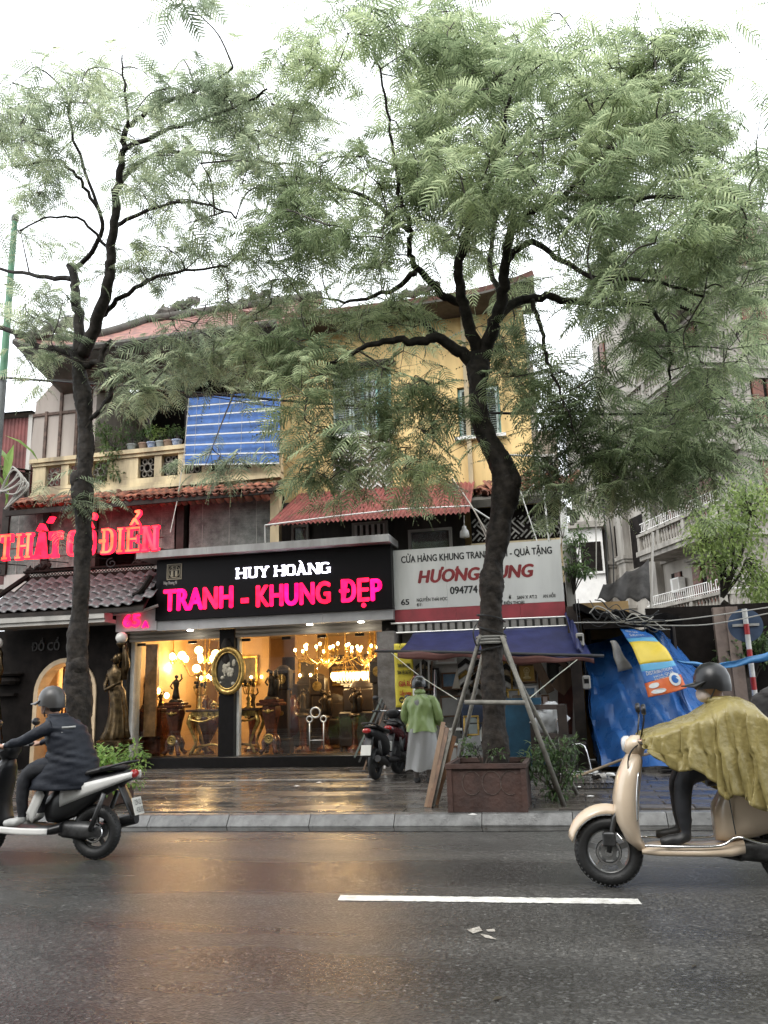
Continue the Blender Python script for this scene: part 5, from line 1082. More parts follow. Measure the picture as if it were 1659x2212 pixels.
for k, (xa, ya, xb, yb, fm_, pk) in enumerate(((1002, 1545, 1034, 1590, M_gold, 'land'), (1010, 1560, 1044, 1606, M_fb, 'pale'), (1128, 1482, 1158, 1512, M_fw, 'blue'), (1096, 1488, 1122, 1514, M_gold, 'grey'), (1170, 1500, 1186, 1524, M_fbr, 'pink'), (960, 1610, 990, 1650, M_fbr, 'grey'))): pict(xa, ya, xb, yb, 15.1 if ya > 1530 else 16.0, ('gilt framed landscape leaning under the work table', 'black framed pale print leaning in front of the gilt landscape', 'white framed blue print standing on the table right of the trunk', 'gilt framed grey print standing on the table at the trunk', 'little brown framed pink print on the table end', 'brown framed grey print on the ground by the leaning planks')[k], fm_, M_pic[pk], .035, lean=-.12)
pict(1176, 1618, 1192, 1660, 15.6, 'small gilt frame standing upright under the wooden rack', M_gold, M_pic['pale'], .03, lean=-.1)
b = MB(); a, c = W(1112, 1517, 16.88), W(1164, 1422, 16.88); b.box(a[0], c[0], 16.875, 16.898, a[2], c[2]); tag(b.build('white_board', M_white, None), 'plain white board on the wall behind the gold picture', 'board')
b = MB(); a, c = W(905, 1492, 16.6), W(1000, 1485, 16.6); b.box(a[0], c[0], 16.5, 16.9, a[2], c[2]); tag(b.build('wall_shelf', M_fbr, None), 'brown wall shelf under the dark landscape picture', 'shelf')
# corner samples: two mitred lengths of moulding making a roof shape
def chev(px, py, m, k, wpx=34):
    Y = 16.84; c = W(px, py, Y); s = wpx/PXM(c)/2; b = MB()
    for sgn in (-1, 1): b.prism([(c[0], c[2]), (c[0]+sgn*s, c[2]-s*.8), (c[0]+sgn*s, c[2]-s*.8-.075), (c[0], c[2]-.10)], Y-.03, Y+.015)
    o = b.build('frame_sample', m, None); cn = {M_fb: 'black', M_fw: 'white', M_fbr: 'brown', M_gold: 'gilt'}.get(m, 'sand coloured'); col_ = {915: 'behind the raincoat person', 1006: 'nearest the blue picture', 1032: 'left of the tree trunk', 1092: 'right of the tree trunk', 1215: 'beside the black mirror'}[px]
    tag(o, cn+' corner moulding sample, '+('top', 'second', 'third', 'fourth', 'fifth', 'lowest')[k]+' of the column '+col_, 'frame sample', 'corner samples of picture moulding')
cm = [M_fb, M_fw, M_fbr, M_gold, M_fb, M_fw, mat('sand_moulding', (.36, .27, .17), .4, var=.1), M_fb]
k = 0
for px, ys in ((915, (1424, 1433)), (1006, (1421, 1434, 1447, 1460, 1473, 1486)), (1032, (1424, 1437, 1450, 1463, 1476, 1488)), (1092, (1421, 1433, 1446, 1459, 1471, 1484)), (1215, (1424,))):
    for j_, py in enumerate(ys): chev(px, py, cm[(k*5+py) % 8], j_, 36 if px != 1215 else 24); k += 1
# white pennant, metal tube, planks, boxes
b = MB(); p = [W(x, y, 16.5) for x, y in ((987, 1443), (977, 1487), (994, 1487))]; b.prism([(q[0], q[2]) for q in p], 16.49, 16.51); tag(b.build('paper_pennant', mat('cream_paper', (.62, .56, .45), .7, var=.1), None), 'cream paper triangle standing on the wall shelf', 'pennant')
b = MB(); b.tube([W(941, 1447, 15.6), W(936, 1690, 15.4)], .028, 10); tag(b.build('metal_tube', M_alu, None, smooth=True), 'upright silver metal tube beside the raincoat person', 'tube')
M_pl = mat('raw_plank', (.22, .14, .085), .6, scale=5, col2=(.12, .075, .045), streak=True)
plank('wooden_plank', 'wide brown plank leaning diagonally right of the gold picture', W(1153, 1420, 16.5), W(1190, 1495, 16.3), .16, .03, M_pl)
plank('wooden_plank', 'short brown plank leaning diagonally beside the black mirror', W(1208, 1426, 16.4), W(1236, 1456, 16.3), .10, .03, M_pl)
plank('plywood_sheet', 'tilted brown panel beside the dark shop post', W(1204, 1492, 16.2), W(1236, 1448, 16.2), .30, .03, M_pl, 'panel')
plank('plywood_sheet', 'rust red wooden panel standing behind the rack', W(1222, 1478, 16.3), W(1220, 1585, 16.3), .28, .03, mat('rust_red_wood', (.16, .04, .025), .6, var=.3, scale=4), 'panel')
# work table with clutter
wt = thing('work_table', 'cluttered framer work table behind the tree trunk', 'table', (-1.6, 15.6, .13))
a, c = W(990, 1512, 15.3), W(1168, 1516, 15.3); b = MB(); b.box(a[0], c[0], 15.2, 16.1, c[2]-.05, c[2]); b.build('table_top', M_fbr, wt)
for xx in (a[0]+.06, c[0]-.06):
    for yy in (15.26, 16.0): b = MB(); b.box(xx-.04, xx+.04, yy-.04, yy+.04, .13, c[2]-.052); b.build('leg', M_dark, wt)
b = MB(); b.grid(12, 6, lambda u, v: np.array((W(996, 1520, 15.15)[0]+.5*u, 15.14+.03*math.sin(u*8)*v, c[2]+.02-.65*v)), .006); b.build('navy_cloth', mat('navy_cloth', (.02, .03, .06), .8, var=.2), wt, smooth=True)
zt2 = c[2]
b = MB(); q = W(1128, 1582, 15.0); w_, h_ = .36, .58; b.bbox(q[0]-w_, q[0]+w_, 15.0, 15.04, q[2]-h_, q[2]+h_, .01); tag(b.build('blue_board', mat('petrol_blue_board', (.018, .075, .13), .5, var=.25, scale=2), None), 'petrol blue board leaning on the work table behind the tree', 'board')
b = MB(); q = [W(x, y, 14.6) for x, y in ((990, 1596), (1036, 1588), (1042, 1630), (987, 1634))]; b.prism([(p[0], p[2]) for p in q], 14.6, 14.63); lgb = b.build('grey_board', mat('grey_card', (.28, .28, .28), .7, var=.15, scale=3), None); tag(lgb, 'grey board with scrawled black letters LONG below the table', 'board')
let('LONG', 1012, 1624, 1040, 1622, 12, M_blk, lgb, y=14.595, ext=.002, split=False, name='scrawl', bold=.01)
b = MB()
for _ in range(9): x = random.uniform(a[0]+.1, c[0]-.2); b.bbox(x, x+random.uniform(.08, .3), 15.5, 15.8, zt2, zt2+random.uniform(.03, .14), .01)
tag(b.build('table_clutter', mat('clutter', (.18, .15, .12), .6, var=.4, scale=4), None), 'small boxes and offcuts lying on the work table', 'clutter', kind='stuff')
# dark wooden rack with plastic bag, chrome chair
rk = thing('wooden_rack', 'dark wooden rack of posts and rails beside the chrome chair', 'rack', (W(1222, 1650, 14.3)[0], 14.3, .13))
p0, p1 = W(1221, 1640, 14.0)[0], W(1160, 1640, 14.6)[0]
for xx, yy in ((p0, 14.0), (p1, 14.6), (p0, 15.2)): b = MB(); b.box(xx-.075, xx+.075, yy-.06, yy+.06, .13, W(1221, 1523, 14)[2]); b.build('post', MATS['dark_post_wood'], rk)
for py in (1527, 1589):
    z = W(1200, py, 14.2)[2]; b = MB(); b.bar((p0, 14.0, z), (p1, 14.6, z), .07, .08); b.build('rail', MATS['dark_post_wood'], rk); b = MB(); b.bar((p0, 14.05, z-.004), (p0, 15.2, z-.004), .07, .08); b.build('rail', MATS['dark_post_wood'], rk)
z = W(1200, 1589, 14.2)[2]; b = MB(); b.box(p1, p0-.08, 14.3, 15.1, z-.06, z-.03); b.build('shelf', MATS['dark_post_wood'], rk)
q = W(1188, 1560, 14.5); b = MB(); b.ball((q[0], 14.6, z-.03+.26), .30, 18, 1.0, .8, .95); b.v = [(v[0]+.05*math.sin(v[2]*31+v[0]*17), v[1]+.04*math.sin(v[2]*23), max(z-.03, v[2]+.045*math.sin(v[0]*29+v[1]*13))) for v in b.v]; tag(b.build('plastic_bag', mat('white_plastic', (.72, .72, .72), .25, var=.08, transl=.3), None, smooth=True), 'crumpled white plastic bag on the wooden rack', 'bag')
def chrome_chair(px, py, Y, label):
    c = W(px, py, Y); x = c[0]; t = thing('chrome_chair', label, 'chair', (x, Y, .13)); M_c = mat('chrome', (.75, .75, .75), .12, metal=1, var=.03)
    for s in (-.22, .22):
        b = MB(); b.tube(catmull([(x-.25, Y+s, .15), (x+.22, Y+s, .15), (x+.24, Y+s, .2), (x+.16, Y+s, .58), (x-.02, Y+s, .60)], 3), .012, 6); b.build('leg', M_c, t, smooth=True)
    b = MB(); b.tube(catmull([(x-.20, Y-.22, .15), (x-.22, Y-.22, .5), (x-.24, Y-.22, .96), (x-.20, Y-.22, 1.0), (x-.20, Y+.22, 1.0), (x-.24, Y+.22, .96), (x-.22, Y+.22, .15)], 3), .012, 6); b.tube([(x+.2, Y-.22, .14), (x+.2, Y+.22, .14)], .012, 6); b.build('frame', M_c, t, smooth=True)
    b = MB(); b.bbox(x-.22, x+.2, Y-.21, Y+.21, .58, .63, .02); b.build('seat', M_dark, t); b = MB(); b.bbox(x-.25, x-.21, Y-.2, Y+.2, .72, .98, .015); b.build('backrest', M_dark, t)
chrome_chair(1243, 1650, 14.4, 'chrome tube chair with dark seat beside the blue tarp')
b = MB(); p = W(1003, 1148, 16.5); b.lathe([(.02, .12), (.045, .1), (.05, .05), (.09, .0), (.10, -.12), (.0, -.14)], 12, p); b.tube([p+(0, 0, .1), p+(0, .1, .35)], .008, 4); tag(b.build('hanging_bulb', M_white, None, smooth=True), 'unlit white lamp hanging above the white sign board', 'lamp')
# yellow banner on the pillar
bn = thing('yellow_banner', 'yellow hanging banner with red words GIÁ RẺ beside the shop pillar', 'banner', (W(872, 1530, 15.6)[0], 15.6, W(872, 1530, 15.6)[2]))
a, c = W(855, 1528, 15.6), W(891, 1389, 15.6); b = MB(); b.grid(6, 20, lambda u, v: np.array((a[0]+(c[0]-a[0])*u, 15.6+.012*math.sin(v*14+u*2), a[2]+(c[2]-a[2])*v)), .004); b.build('cloth', mat('banner_yellow', (.72, .58, .05), .55, var=.1, scale=3), bn, smooth=True)
Mr = mat('banner_red', (.45, .03, .02), .5, var=.05); kw = dict(y=15.575, ext=.003, split=False, name='lettering')
let('TRANH, ẢNH, GƯƠNG', 858, 1442, 886, 1441, 8, M_blk, bn, bold=.03, **kw); let('TRANH THÊU CHỮ THẬP', 858, 1457, 888, 1456, 8, M_blk, bn, bold=.03, **kw)
let('GIÁ RẺ', 861, 1483, 889, 1482, 11, Mr, bn, bold=.03, **kw); let('Lấy ngay', 863, 1502, 889, 1501, 9, Mr, bn, bold=.015, shear=.2, **kw)
q = W(868, 1512, 15.57); b = MB(); b.lathe([(.055, 15.573), (.055, 15.578)], 18, (q[0], 0, q[2]), 'y'); b.build('disc', M_blk, bn); let('65', 865, 1515, 871, 1515, 5, MATS['banner_yellow'], bn, y=15.57, ext=.002, split=False, name='lettering')
let('7.', 861, 1399, 868, 1398, 8, M_blk, bn, **kw)
b = MB(); q = W(903, 1512, 15.0); b.bbox(q[0]-.09, q[0]+.09, 14.98, 15.02, q[2]-.22, q[2]+.2, .01); tag(b.build('white_placard', M_white, None), 'small white printed placard beside the yellow banner', 'placard')
def ropes(name, label, lst, r=.008, m=None, cat='rope'):
    b = MB()
    for p in lst: b.tube(catmull(p, 4), r, 5)
    o = b.build(name, m or mat('pale_rope', (.45, .47, .38), .7), None); tag(o, label, cat); return o
ropes('guy_rope', 'pale guy rope from the awning pole towards the tree, left of the trunk', [[W(845, 1410, 14.88), W(900, 1455, 13.5), W(987, 1511, 11.2)]], .007)
ropes('guy_rope', 'pale guy rope from the awning pole towards the tree, right of the trunk', [[W(1248, 1424, 14.88), W(1190, 1470, 13.2), W(1142, 1510, 11.2)]], .007)

# ================================================================== STALL UNDER THE BIG BLUE TARP
b = MB(); b.box(.13, 1.15, 17.4, 17.6, .13, 3.2); wl = b.build('side_wall', mat('ochre_wall', (.40, .26, .10), .85, scale=1.6, col2=(.22, .15, .08), streak=True), None); tag(wl, 'stained ochre wall behind the big blue tarp', 'wall')
b = MB(); a, c = W(1268, 1420, 17.37), W(1330, 1380, 17.37); b.box(a[0], c[0], 17.36, 17.40-.003, a[2], c[2]); b.build('dark_opening', M_black, wl)
M_tb = mat('blue_tarp', (.03, .13, .38), .30, scale=2.5, col2=(.016, .07, .23), bump=.3, bscale=6, rvar=.1)
TA, TB_, TC, TD = W(1258, 1398, 16.8), W(1392, 1360, 16.4), W(1520, 1602, 14.2), W(1284, 1648, 15.0)
TD[2] = .16; TC[2] = .2
def tarp(u, v):
    p = (TA*(1-u)+TB_*u)*(1-v)+(TD*(1-u)+TC*u)*v
    bul = math.sin(v*math.pi); p = p+np.array((.10*bul*(u-.15), -.12*bul*u, .05*bul*u))
    def tri(a): return abs((a % 1)*2-1)
    f = .30*tri(u*2.3+v*.5)*v+.20*tri(u*4.1-v*1.3+.3)*(.3+v)+.10*tri(u*1.7+v*3.1)+.09*tri(v*2.3-u*1.1)
    i, j = int(round(u*26)), int(round(v*20)); r_ = math.sin(i*12.9898+j*78.233)*43758.5453; f += .035*(r_-math.floor(r_)-.5)
    return p+np.array((f*.3, -f*(.5+.4*v)+.10, f*.15))
bt = thing('blue_tarp', 'big bright blue tarpaulin draped over a street stall', 'tarpaulin', (float((TD[0]+TC[0])/2), 15.0, .13))
b = MB(); b.grid(26, 20, tarp, .006); b.build('front_sheet', M_tb, bt, smooth=22)
b = MB(); b.grid(14, 24, lambda u, v: tarp(1, v)*(1-u)+np.array((tarp(1, v)[0]+.5+.5*v, 17.2, max(.15, tarp(1, v)[2]-.15)))*u+np.array((.05*math.sin(v*9+u*5), 0, .08*math.sin(u*math.pi))), .006); b.build('side_sheet', M_tb, bt, smooth=True)
b = MB(); b.grid(14, 10, lambda u, v: tarp(0, v)*(1-u)+np.array((tarp(0, v)[0]-.05, 17.2, tarp(0, v)[2]))*u+np.array((.04*math.sin(v*9+u*8), 0, 0)), .006); b.build('side_sheet', M_tb, bt, smooth=True)
# printed banner lying over the tarp
BA, BB, BC, BD = W(1336, 1356, 15.9), W(1392, 1362, 15.85), W(1483, 1486, 14.55), W(1400, 1508, 14.75)
def ban(u, v):
    p = (BA*(1-u)+BB*u)*(1-v)+(BD*(1-u)+BC*u)*v; bul = math.sin(v*math.pi)
    return p+np.array((.05*bul, -.10*bul-.05+.02*math.sin(u*7+v*9), .10*bul+.012*math.sin(v*21+u*4)))
bb_ = thing('printed_banner', 'printed blue, yellow and orange advertising banner lying over the blue tarp', 'banner', (float(BD[0]), 15.0, float(BD[2])))
def band(v0, v1, m, nm='print_band'):
    b = MB(); b.grid(10, 10, lambda u, v: ban(u, v0+(v1-v0)*v), .005); return b.build(nm, m, bb_, smooth=True)
band(0, .22, mat('print_royal', (.03, .16, .45), .4, col2=(.02, .09, .33), scale=6)); band(.22, .30, mat('print_cyan', (.10, .38, .62), .4, var=.06)); band(.30, .64, mat('print_yellow', (.75, .55, .05), .4, var=.06)); band(.64, .72, MATS['print_cyan']); band(.72, .84, MATS['print_royal']); band(.84, 1.0, mat('print_orange', (.70, .17, .04), .4, col2=(.62, .10, .03), scale=5))
def text_on(fn, body, u0, u1, v0, v1, m, parent, lift=.012, bold=.03):
    V, Fc = text_raw(body, 0, 0, 1, 0.0); x0, x1 = V[:, 0].min(), V[:, 0].max(); z1 = V[:, 1].max(); z0 = V[:, 1].min(); b = MB(); P = []
    for v in V:
        u = u0+(u1-u0)*(v[0]-x0)/(x1-x0); w_ = v1+(v0-v1)*(v[1]-z0)/(z1-z0); p = fn(u, w_); n = np.cross(fn(u+.01, w_)-p, fn(u, w_+.01)-p); n /= np.linalg.norm(n)+1e-9
        if n[1] > 0: n = -n
        P.append(p+n*lift)
    b.add(P, Fc); return b.build('lettering', m, parent, fix=False)
text_on(ban, 'DISTRIBUTION', .12, .85, .725, .765, M_white, bb_); text_on(ban, 'HOA QUẢ', .30, .85, .775, .82, M_white, bb_); text_on(ban, 'PAYMENT POINT', .3, .95, .825, .85, M_white, bb_); text_on(ban, 'HOA QUẢ', .15, .6, .06, .11, M_white, bb_); text_on(ban, 'SẠCH', .2, .7, .13, .19, M_white, bb_)
b = MB(); k_ = 20
for nm, (cu, cv, ru, rv), m in (('white_disc', (.80, .88, .15, .07), M_white), ('white_label', (.22, .90, .14, .03), M_white), ('white_label', (.3, .965, .2, .022), M_white), ('blue_disc', (.80, .88, .09, .042), MATS['print_royal'])):
    b = MB(); ring = [ban(cu+ru*math.cos(2*math.pi*i/k_), cv+rv*math.sin(2*math.pi*i/k_))+np.array((0, -.016-(.006 if nm == 'blue_disc' else 0), .01)) for i in range(k_)]; b.add(ring, [tuple(range(k_))]); b.build(nm, m, bb_)
b = MB(); b.grid(6, 10, lambda u, v: W(1318+(12+20*v)*u+16*v, 1384+(68-8*u)*v, 15.75)+np.array((.012*math.sin(v*9), -.05*math.sin(u*4+v*3), 0)), .006); tag(b.build('white_rag', mat('dirty_white_cloth', (.50, .47, .43), .8, var=.2), None, smooth=True), 'dirty white rag hanging beside the printed banner', 'cloth')
b = MB(); b.grid(30, 5, lambda u, v: W(1462+210*u, float(np.interp(u, [0, .37, .75, 1], [1424, 1437, 1419, 1405]))+(4+float(np.interp(u, [0, .37, .75, 1], [0, 9, 11, 15])))*v+1.2*math.sin(u*23), 15.2)+np.array((0, .02*math.sin(v*6+u*9), 0)), .004); tag(b.build('blue_strip', mat('light_blue_tarp', (.07, .26, .55), .4, var=.15, scale=4), None, smooth=True), 'light blue tarp strip strung across towards the striped post', 'tarpaulin')
# dark shelter roof with bundles of cable
sr = thing('shelter_roof', 'blackened sagging shelter roof hung with cable tangles', 'roof', (1.0, 16.5, 2.9))
b = MB(); b.grid(20, 8, lambda u, v: np.array((.05+1.9*u, 15.7+1.8*v, 3.02+.10*v-.06*math.sin(u*math.pi)-.30*u+.03*math.sin(u*17)+.02*math.sin(u*31+v*5))), .12); b.build('sheet', mat('blackened_sheet', (.012, .011, .011), .85, spec=.1, var=.3, scale=3, bump=.4), sr)
b = MB(); b.box(.2, 1.9, 15.75, 15.9, 2.55, 2.75); b.build('beam', M_black, sr)
for x_ in (.3, 1.9): b = MB(); b.tube([(x_, 17.0, .13), (x_, 17.0, 2.85)], .05, 8); b.build('post', M_dark, sr)
def cable(name, label, pts, r, m, cat='cable', group=None):
    b = MB(); b.tube(catmull(pts, 6), r, 6); o = b.build(name, m, None); tag(o, label, cat, group); return o
M_cab = mat('black_cable', (.012, .012, .012), .5, var=.05); M_cabw = mat('pale_cable', (.42, .40, .36), .5, var=.1)
ctg = thing('cable_tangle', 'tangle of loose black and pale cables along the front of the shelter roof', 'cables', (1.0, 15.5, 2.7))
for k in range(9):
    rnd = random.Random(k); b = MB(); pts = []; x0, y0 = 1262+rnd.random()*60, 1305+rnd.random()*30
    for j in range(7): pts.append(W(x0+j*22+rnd.uniform(-10, 10), y0+rnd.uniform(-16, 16)+4*j, 15.5-rnd.random()*.2))
    b.tube(catmull(pts, 6), .008+.004*(k % 2), 6); b.build('cable', M_cabw if k % 3 == 0 else M_cab, ctg)
for (pa, pb, lab) in (((1240, 1345), (1660, 1312), 'pale cable sagging from the shelter roof to the right building, upper one'), ((1390, 1350), (1660, 1325), 'pale cable sagging from the shelter roof to the right building, lower one')):
    cable('sagging_cable', lab, [W(*pa, 15.4), W((pa[0]+pb[0])/2, (pa[1]+pb[1])/2+12, 15.4), W(*pb, 15.4)], .012, M_cabw)
for px, py, lab in ((1253, 1382, 'grey meter box on the wall left of the printed banner'), (1267, 1474, 'small grey junction box hanging at the edge of the blue tarp')):
    q = W(px, py, 15.4); b = MB(); b.bbox(q[0]-.07, q[0]+.07, 15.35, 15.47, q[2]-.12, q[2]+.12, .02); o = b.build('meter_box', M_grey, None); tag(o, lab, 'box'); b = MB(); b.box(q[0]-.04, q[0]+.04, 15.343, 15.349, q[2]-.02, q[2]+.06); b.build('window', M_iron, o); b = MB(); b.tube([(q[0], 15.42, q[2]+.11), (q[0]-.03, 15.6, 3.1)], .008, 5); b.build('cable', M_cab, o)
b = MB(); b.tube([G(1240, 1680, .17), W(1340, 1642, 13.5), W(1480, 1610, 13.0)], .02, 8); tag(b.build('bamboo_pole', mat('bamboo', (.30, .22, .14), .5, var=.2), None), 'long thin pole lying low in front of the blue tarp', 'pole')
for k in range(7):
    q = G(1275+k*14+random.uniform(-6, 6), 1680+random.uniform(-8, 8), .13); b = MB(); b.ball((q[0], q[1], .16), .05+.03*random.random(), 8, 1.3, 1, .5); b.v = [(v[0]+.02*math.sin(v[1]*70), v[1], max(.131, v[2]+.015*math.sin(v[0]*90))) for v in b.v]; tag(b.build('litter', [M_white, M_black, MATS['dirty_white_cloth']][k % 3], None), 'crumpled scraps of litter on the pavement below the blue tarp', 'litter', 'litter below the tarp')
# no-entry style sign seen from behind on a striped post
q = W(1612, 1350, 15.6); sp = thing('sign_post', 'red and white striped post with a round sign seen from behind', 'road sign', (q[0], 15.6, .13))
pb = [(1315, 1348, 0), (1348, 1371, 1), (1371, 1403, 0), (1403, 1433, 1), (1433, 1463, 0), (1463, 1491, 1), (1491, 1520, 0), (1520, 1550, 1), (1550, 1580, 0), (1580, 1632, 1)]
Ms = [mat('post_white', (.62, .61, .58), .4, var=.12, scale=8), mat('post_red', (.38, .025, .025), .4, var=.15, scale=8)]
for ya, yb, k in pb: z1, z0 = W(1612, ya, 15.6)[2], W(1612, yb, 15.6)[2]; b = MB(); b.tube([(q[0], 15.6, max(z0, .12)), (q[0], 15.6, z1)], .045, 12); b.build('post_band', Ms[k], sp, smooth=40)
rr_ = 36/PXM(q); b = MB(); b.lathe([(rr_, 15.66), (rr_, 15.675), (rr_-.02, 15.68)], 36, (q[0], 0, q[2]), 'y'); b.build('disc', mat('sign_back', (.05, .08, .14), .4, var=.15), sp)
b = MB(); b.box(q[0]-.22, q[0]+.22, 15.63, 15.658, q[2]-.02, q[2]+.025); b.build('bracket', M_alu, sp)

# ================================================================== CORNER BUILDING ON THE SIDE STREET
K = G(1562, 1332, 3.9); D_ = np.array((-.36, .933, 0)); N_ = np.array((-.933, -.36, 0))
def Bp(u, w_, z): p = K+D_*u+N_*w_; return (p[0], p[1], z)
cb_ = thing('corner_building', 'tall grey white building with stacked balconies and brown shutters on the side street', 'building', Bp(6, -4, .13))
M_cw = mat('stained_white_render', (.37, .345, .305), .85, scale=.8, col2=(.22, .20, .175), streak=True, bump=.1)
M_cg = mat('grey_stone_trim', (.34, .32, .285), .85, scale=2, col2=(.17, .155, .135), streak=True)
M_brn = mat('brown_shutter', (.15, .055, .032), .5, var=.25, scale=5)
def obox(b, u0, u1, w0, w1, z0, z1):
    vs = [Bp(u, w_, z) for z in (z0, z1) for u, w_ in ((u0, w0), (u1, w0), (u1, w1), (u0, w1))]; b.add(vs, [(0, 1, 2, 3), (7, 6, 5, 4), (0, 4, 5, 1), (1, 5, 6, 2), (2, 6, 7, 3), (3, 7, 4, 0)]); return b
b = MB(); obox(b, -.3, 12, -9, -1.3, 3.6, 20.0); b.build('wall', M_cw, cb_)
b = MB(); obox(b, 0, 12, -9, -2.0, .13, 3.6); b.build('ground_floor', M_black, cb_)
b = MB(); obox(b, 12, 16, -9, -1.0, 3.6, 16); b.build('rear_wing', M_cw, cb_)
balm = MB(); balm.lathe([(.05, 0), (.05, .06), (.03, .10), (.075, .26), (.06, .36), (.03, .46), (.05, .52), (.05, .58)], 8); bmesh_ = balm.mesh('baluster', M_cg, smooth=50)
for lv in range(5):
    z = 3.9+lv*3.25; u1_ = 6.2 if lv < 4 else 5
    b = MB(); obox(b, -.2, u1_, -1.3, .1, z-.05, z+.16); obox(b, -.1, u1_-.1, -1.3, 0, z-.25, z-.053); sb_ = b.build('balcony', M_cg, cb_)
    b = MB(); obox(b, -.15, u1_-.05, -.22, .04, z+.80, z+.92); obox(b, -.15, -.0, -1.3, -.23, z+.80, z+.92)
    for uu in (-.12, 2.0, 4.1, u1_-.25): obox(b, uu, uu+.2, -.20, .02, z+.163, z+.797)
    b.build('handrail', M_cg, sb_)
    for i in range(int((u1_-.4)/.24)):
        uu = .16+i*.24
        if min(abs(uu-q_) for q_ in (-.02, 2.1, 4.2, u1_-.15)) < .13: continue
        piece('baluster', bmesh_, sb_, Bp(uu, -.09, z+.165), scale=(1, 1, 1.08))
    for i in range(4): piece('baluster', bmesh_, sb_, Bp(-.07, -.35-i*.24, z+.165), scale=(1, 1, 1.08))
    if lv < 3:
        b = MB()
        for zz in (z+1.02, z+1.38): obox(b, -.12, u1_-.2, -.11, -.08, zz-.015, zz+.015); obox(b, -.12, -.09, -1.2, -.115, zz-.015, zz+.015)
        for i in range(int(u1_/.16)): obox(b, -.1+i*.16, -.085+i*.16, -.107, -.083, z+.92, z+1.364)
        b.build('white_rail', M_white, sb_)
    b = MB(); obox(b, 1.6, 3.9, -1.295, -1.2, z+.17, z+2.45); dr = b.build('doorway', M_black, cb_)
    b = MB(); obox(b, 1.4, 4.1, -1.22, -.95, z+2.6, z+2.72); obox(b, 1.5, 4.0, -1.22, -1.02, z+2.5, z+2.597); b.build('door_hood', M_cg, cb_)
    for (ua, ub) in ((1.62, 2.2), (2.25, 2.75), (3.2, 3.85)):
        b = MB(); obox(b, ua, ub, -1.195, -1.13, z+.17, z+2.4)
        for i in range(12): obox(b, ua+.06, ub-.06, -1.13, -1.11, z+.3+i*.17, z+.38+i*.17)
        b.build('shutter', M_brn, dr)
b = MB(); obox(b, 4.6, 5.3, -1.2, -.9, 5.4, 6.0); acu = b.build('air_conditioner', M_white, cb_); b = MB(); obox(b, 4.66, 5.1, -.898, -.885, 5.46, 5.94); b.build('grille', M_grey, acu)
for u0 in (6.6, 9.6, 11.4):
    b = MB(); obox(b, u0, u0+.8, -1.298, -.95, 3.6, 16)
    for zz in (5.2, 7.6, 10.6, 13.6): obox(b, u0-.12, u0+.92, -1.29, -.82, zz, zz+.18); obox(b, u0-.06, u0+.86, -1.29, -.88, zz-.14, zz-.003)
    b.build('pilaster', M_cg, cb_)
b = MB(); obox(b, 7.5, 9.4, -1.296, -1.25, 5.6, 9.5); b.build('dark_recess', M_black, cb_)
for lv in range(5):
    z = 3.9+lv*3.25; b = MB(); obox(b, -.42, 12.0, -9.1, -1.18, z-.32, z-.10) if lv else None
    if lv: b.build('floor_band', M_cg, cb_)
    for wc in (-2.6, -4.9, -7.2):                                  # windows of the end wall
        b = MB(); obox(b, -.33, -.295, wc-.55, wc+.55, z+.7, z+2.5); w_ = b.build('window', M_black, cb_); b = MB(); obox(b, -.50, -.31, wc-.7, wc+.7, z+.55, z+.69); b.build('sill', M_cg, w_); b = MB(); obox(b, -.46, -.31, wc-.7, wc+.7, z+2.52, z+2.66); b.build('lintel', M_cg, w_)
        for s_ in (-1, 1): b = MB(); obox(b, -.40, -.335, wc+s_*.30-.22, wc+s_*.30+.22, z+.72, z+2.48); b.build('shutter', M_brn, w_)
        b = MB()
        for i in range(6): obox(b, -.48, -.465, wc-.5+i*.2-.01, wc-.5+i*.2+.01, z+.69, z+1.6)
        obox(b, -.485, -.46, wc-.55, wc+.55, z+1.58, z+1.62); b.build('grille', M_iron, w_)
    for uc in (5.4, 10.8):
        b = MB(); obox(b, uc-.45, uc+.45, -1.298, -1.26, z+.8, z+2.4); w_ = b.build('window', M_black, cb_); b = MB(); obox(b, uc-.6, uc+.6, -1.29, -1.1, z+.66, z+.79); b.build('sill', M_cg, w_); b = MB(); obox(b, uc-.42, uc+.05, -1.255, -1.2, z+.82, z+2.38); b.build('shutter', M_brn, w_)
# dark netting hung before the far end of the building
b = MB(); NA, NB, NC, ND = W(1303, 1262, 18.6), W(1402, 1205, 18.6), W(1405, 1296, 18.2), W(1290, 1296, 18.4)
b.grid(24, 10, lambda u, v: (NA*(1-u)+NB*u)*(1-v)+(ND*(1-u)+NC*u)*v+np.array((0, .08*math.sin(u*14), -.10*abs(math.sin(u*6.3))*(1-v)+.05*math.sin(u*23)*v)), .01); tag(b.build('shade_net', mat('dark_net', (.055, .052, .05), .85, var=.3, scale=4), None, smooth=True), 'dark shade netting slung above the shelter roof', 'netting')
b = MB(); b.tube([W(1410, 1150, 18.3), W(1406, 1345, 18.3)], .03, 8); tag(b.build('net_pole', M_grey, None), 'thin pale pole at the right end of the shade netting', 'pole')
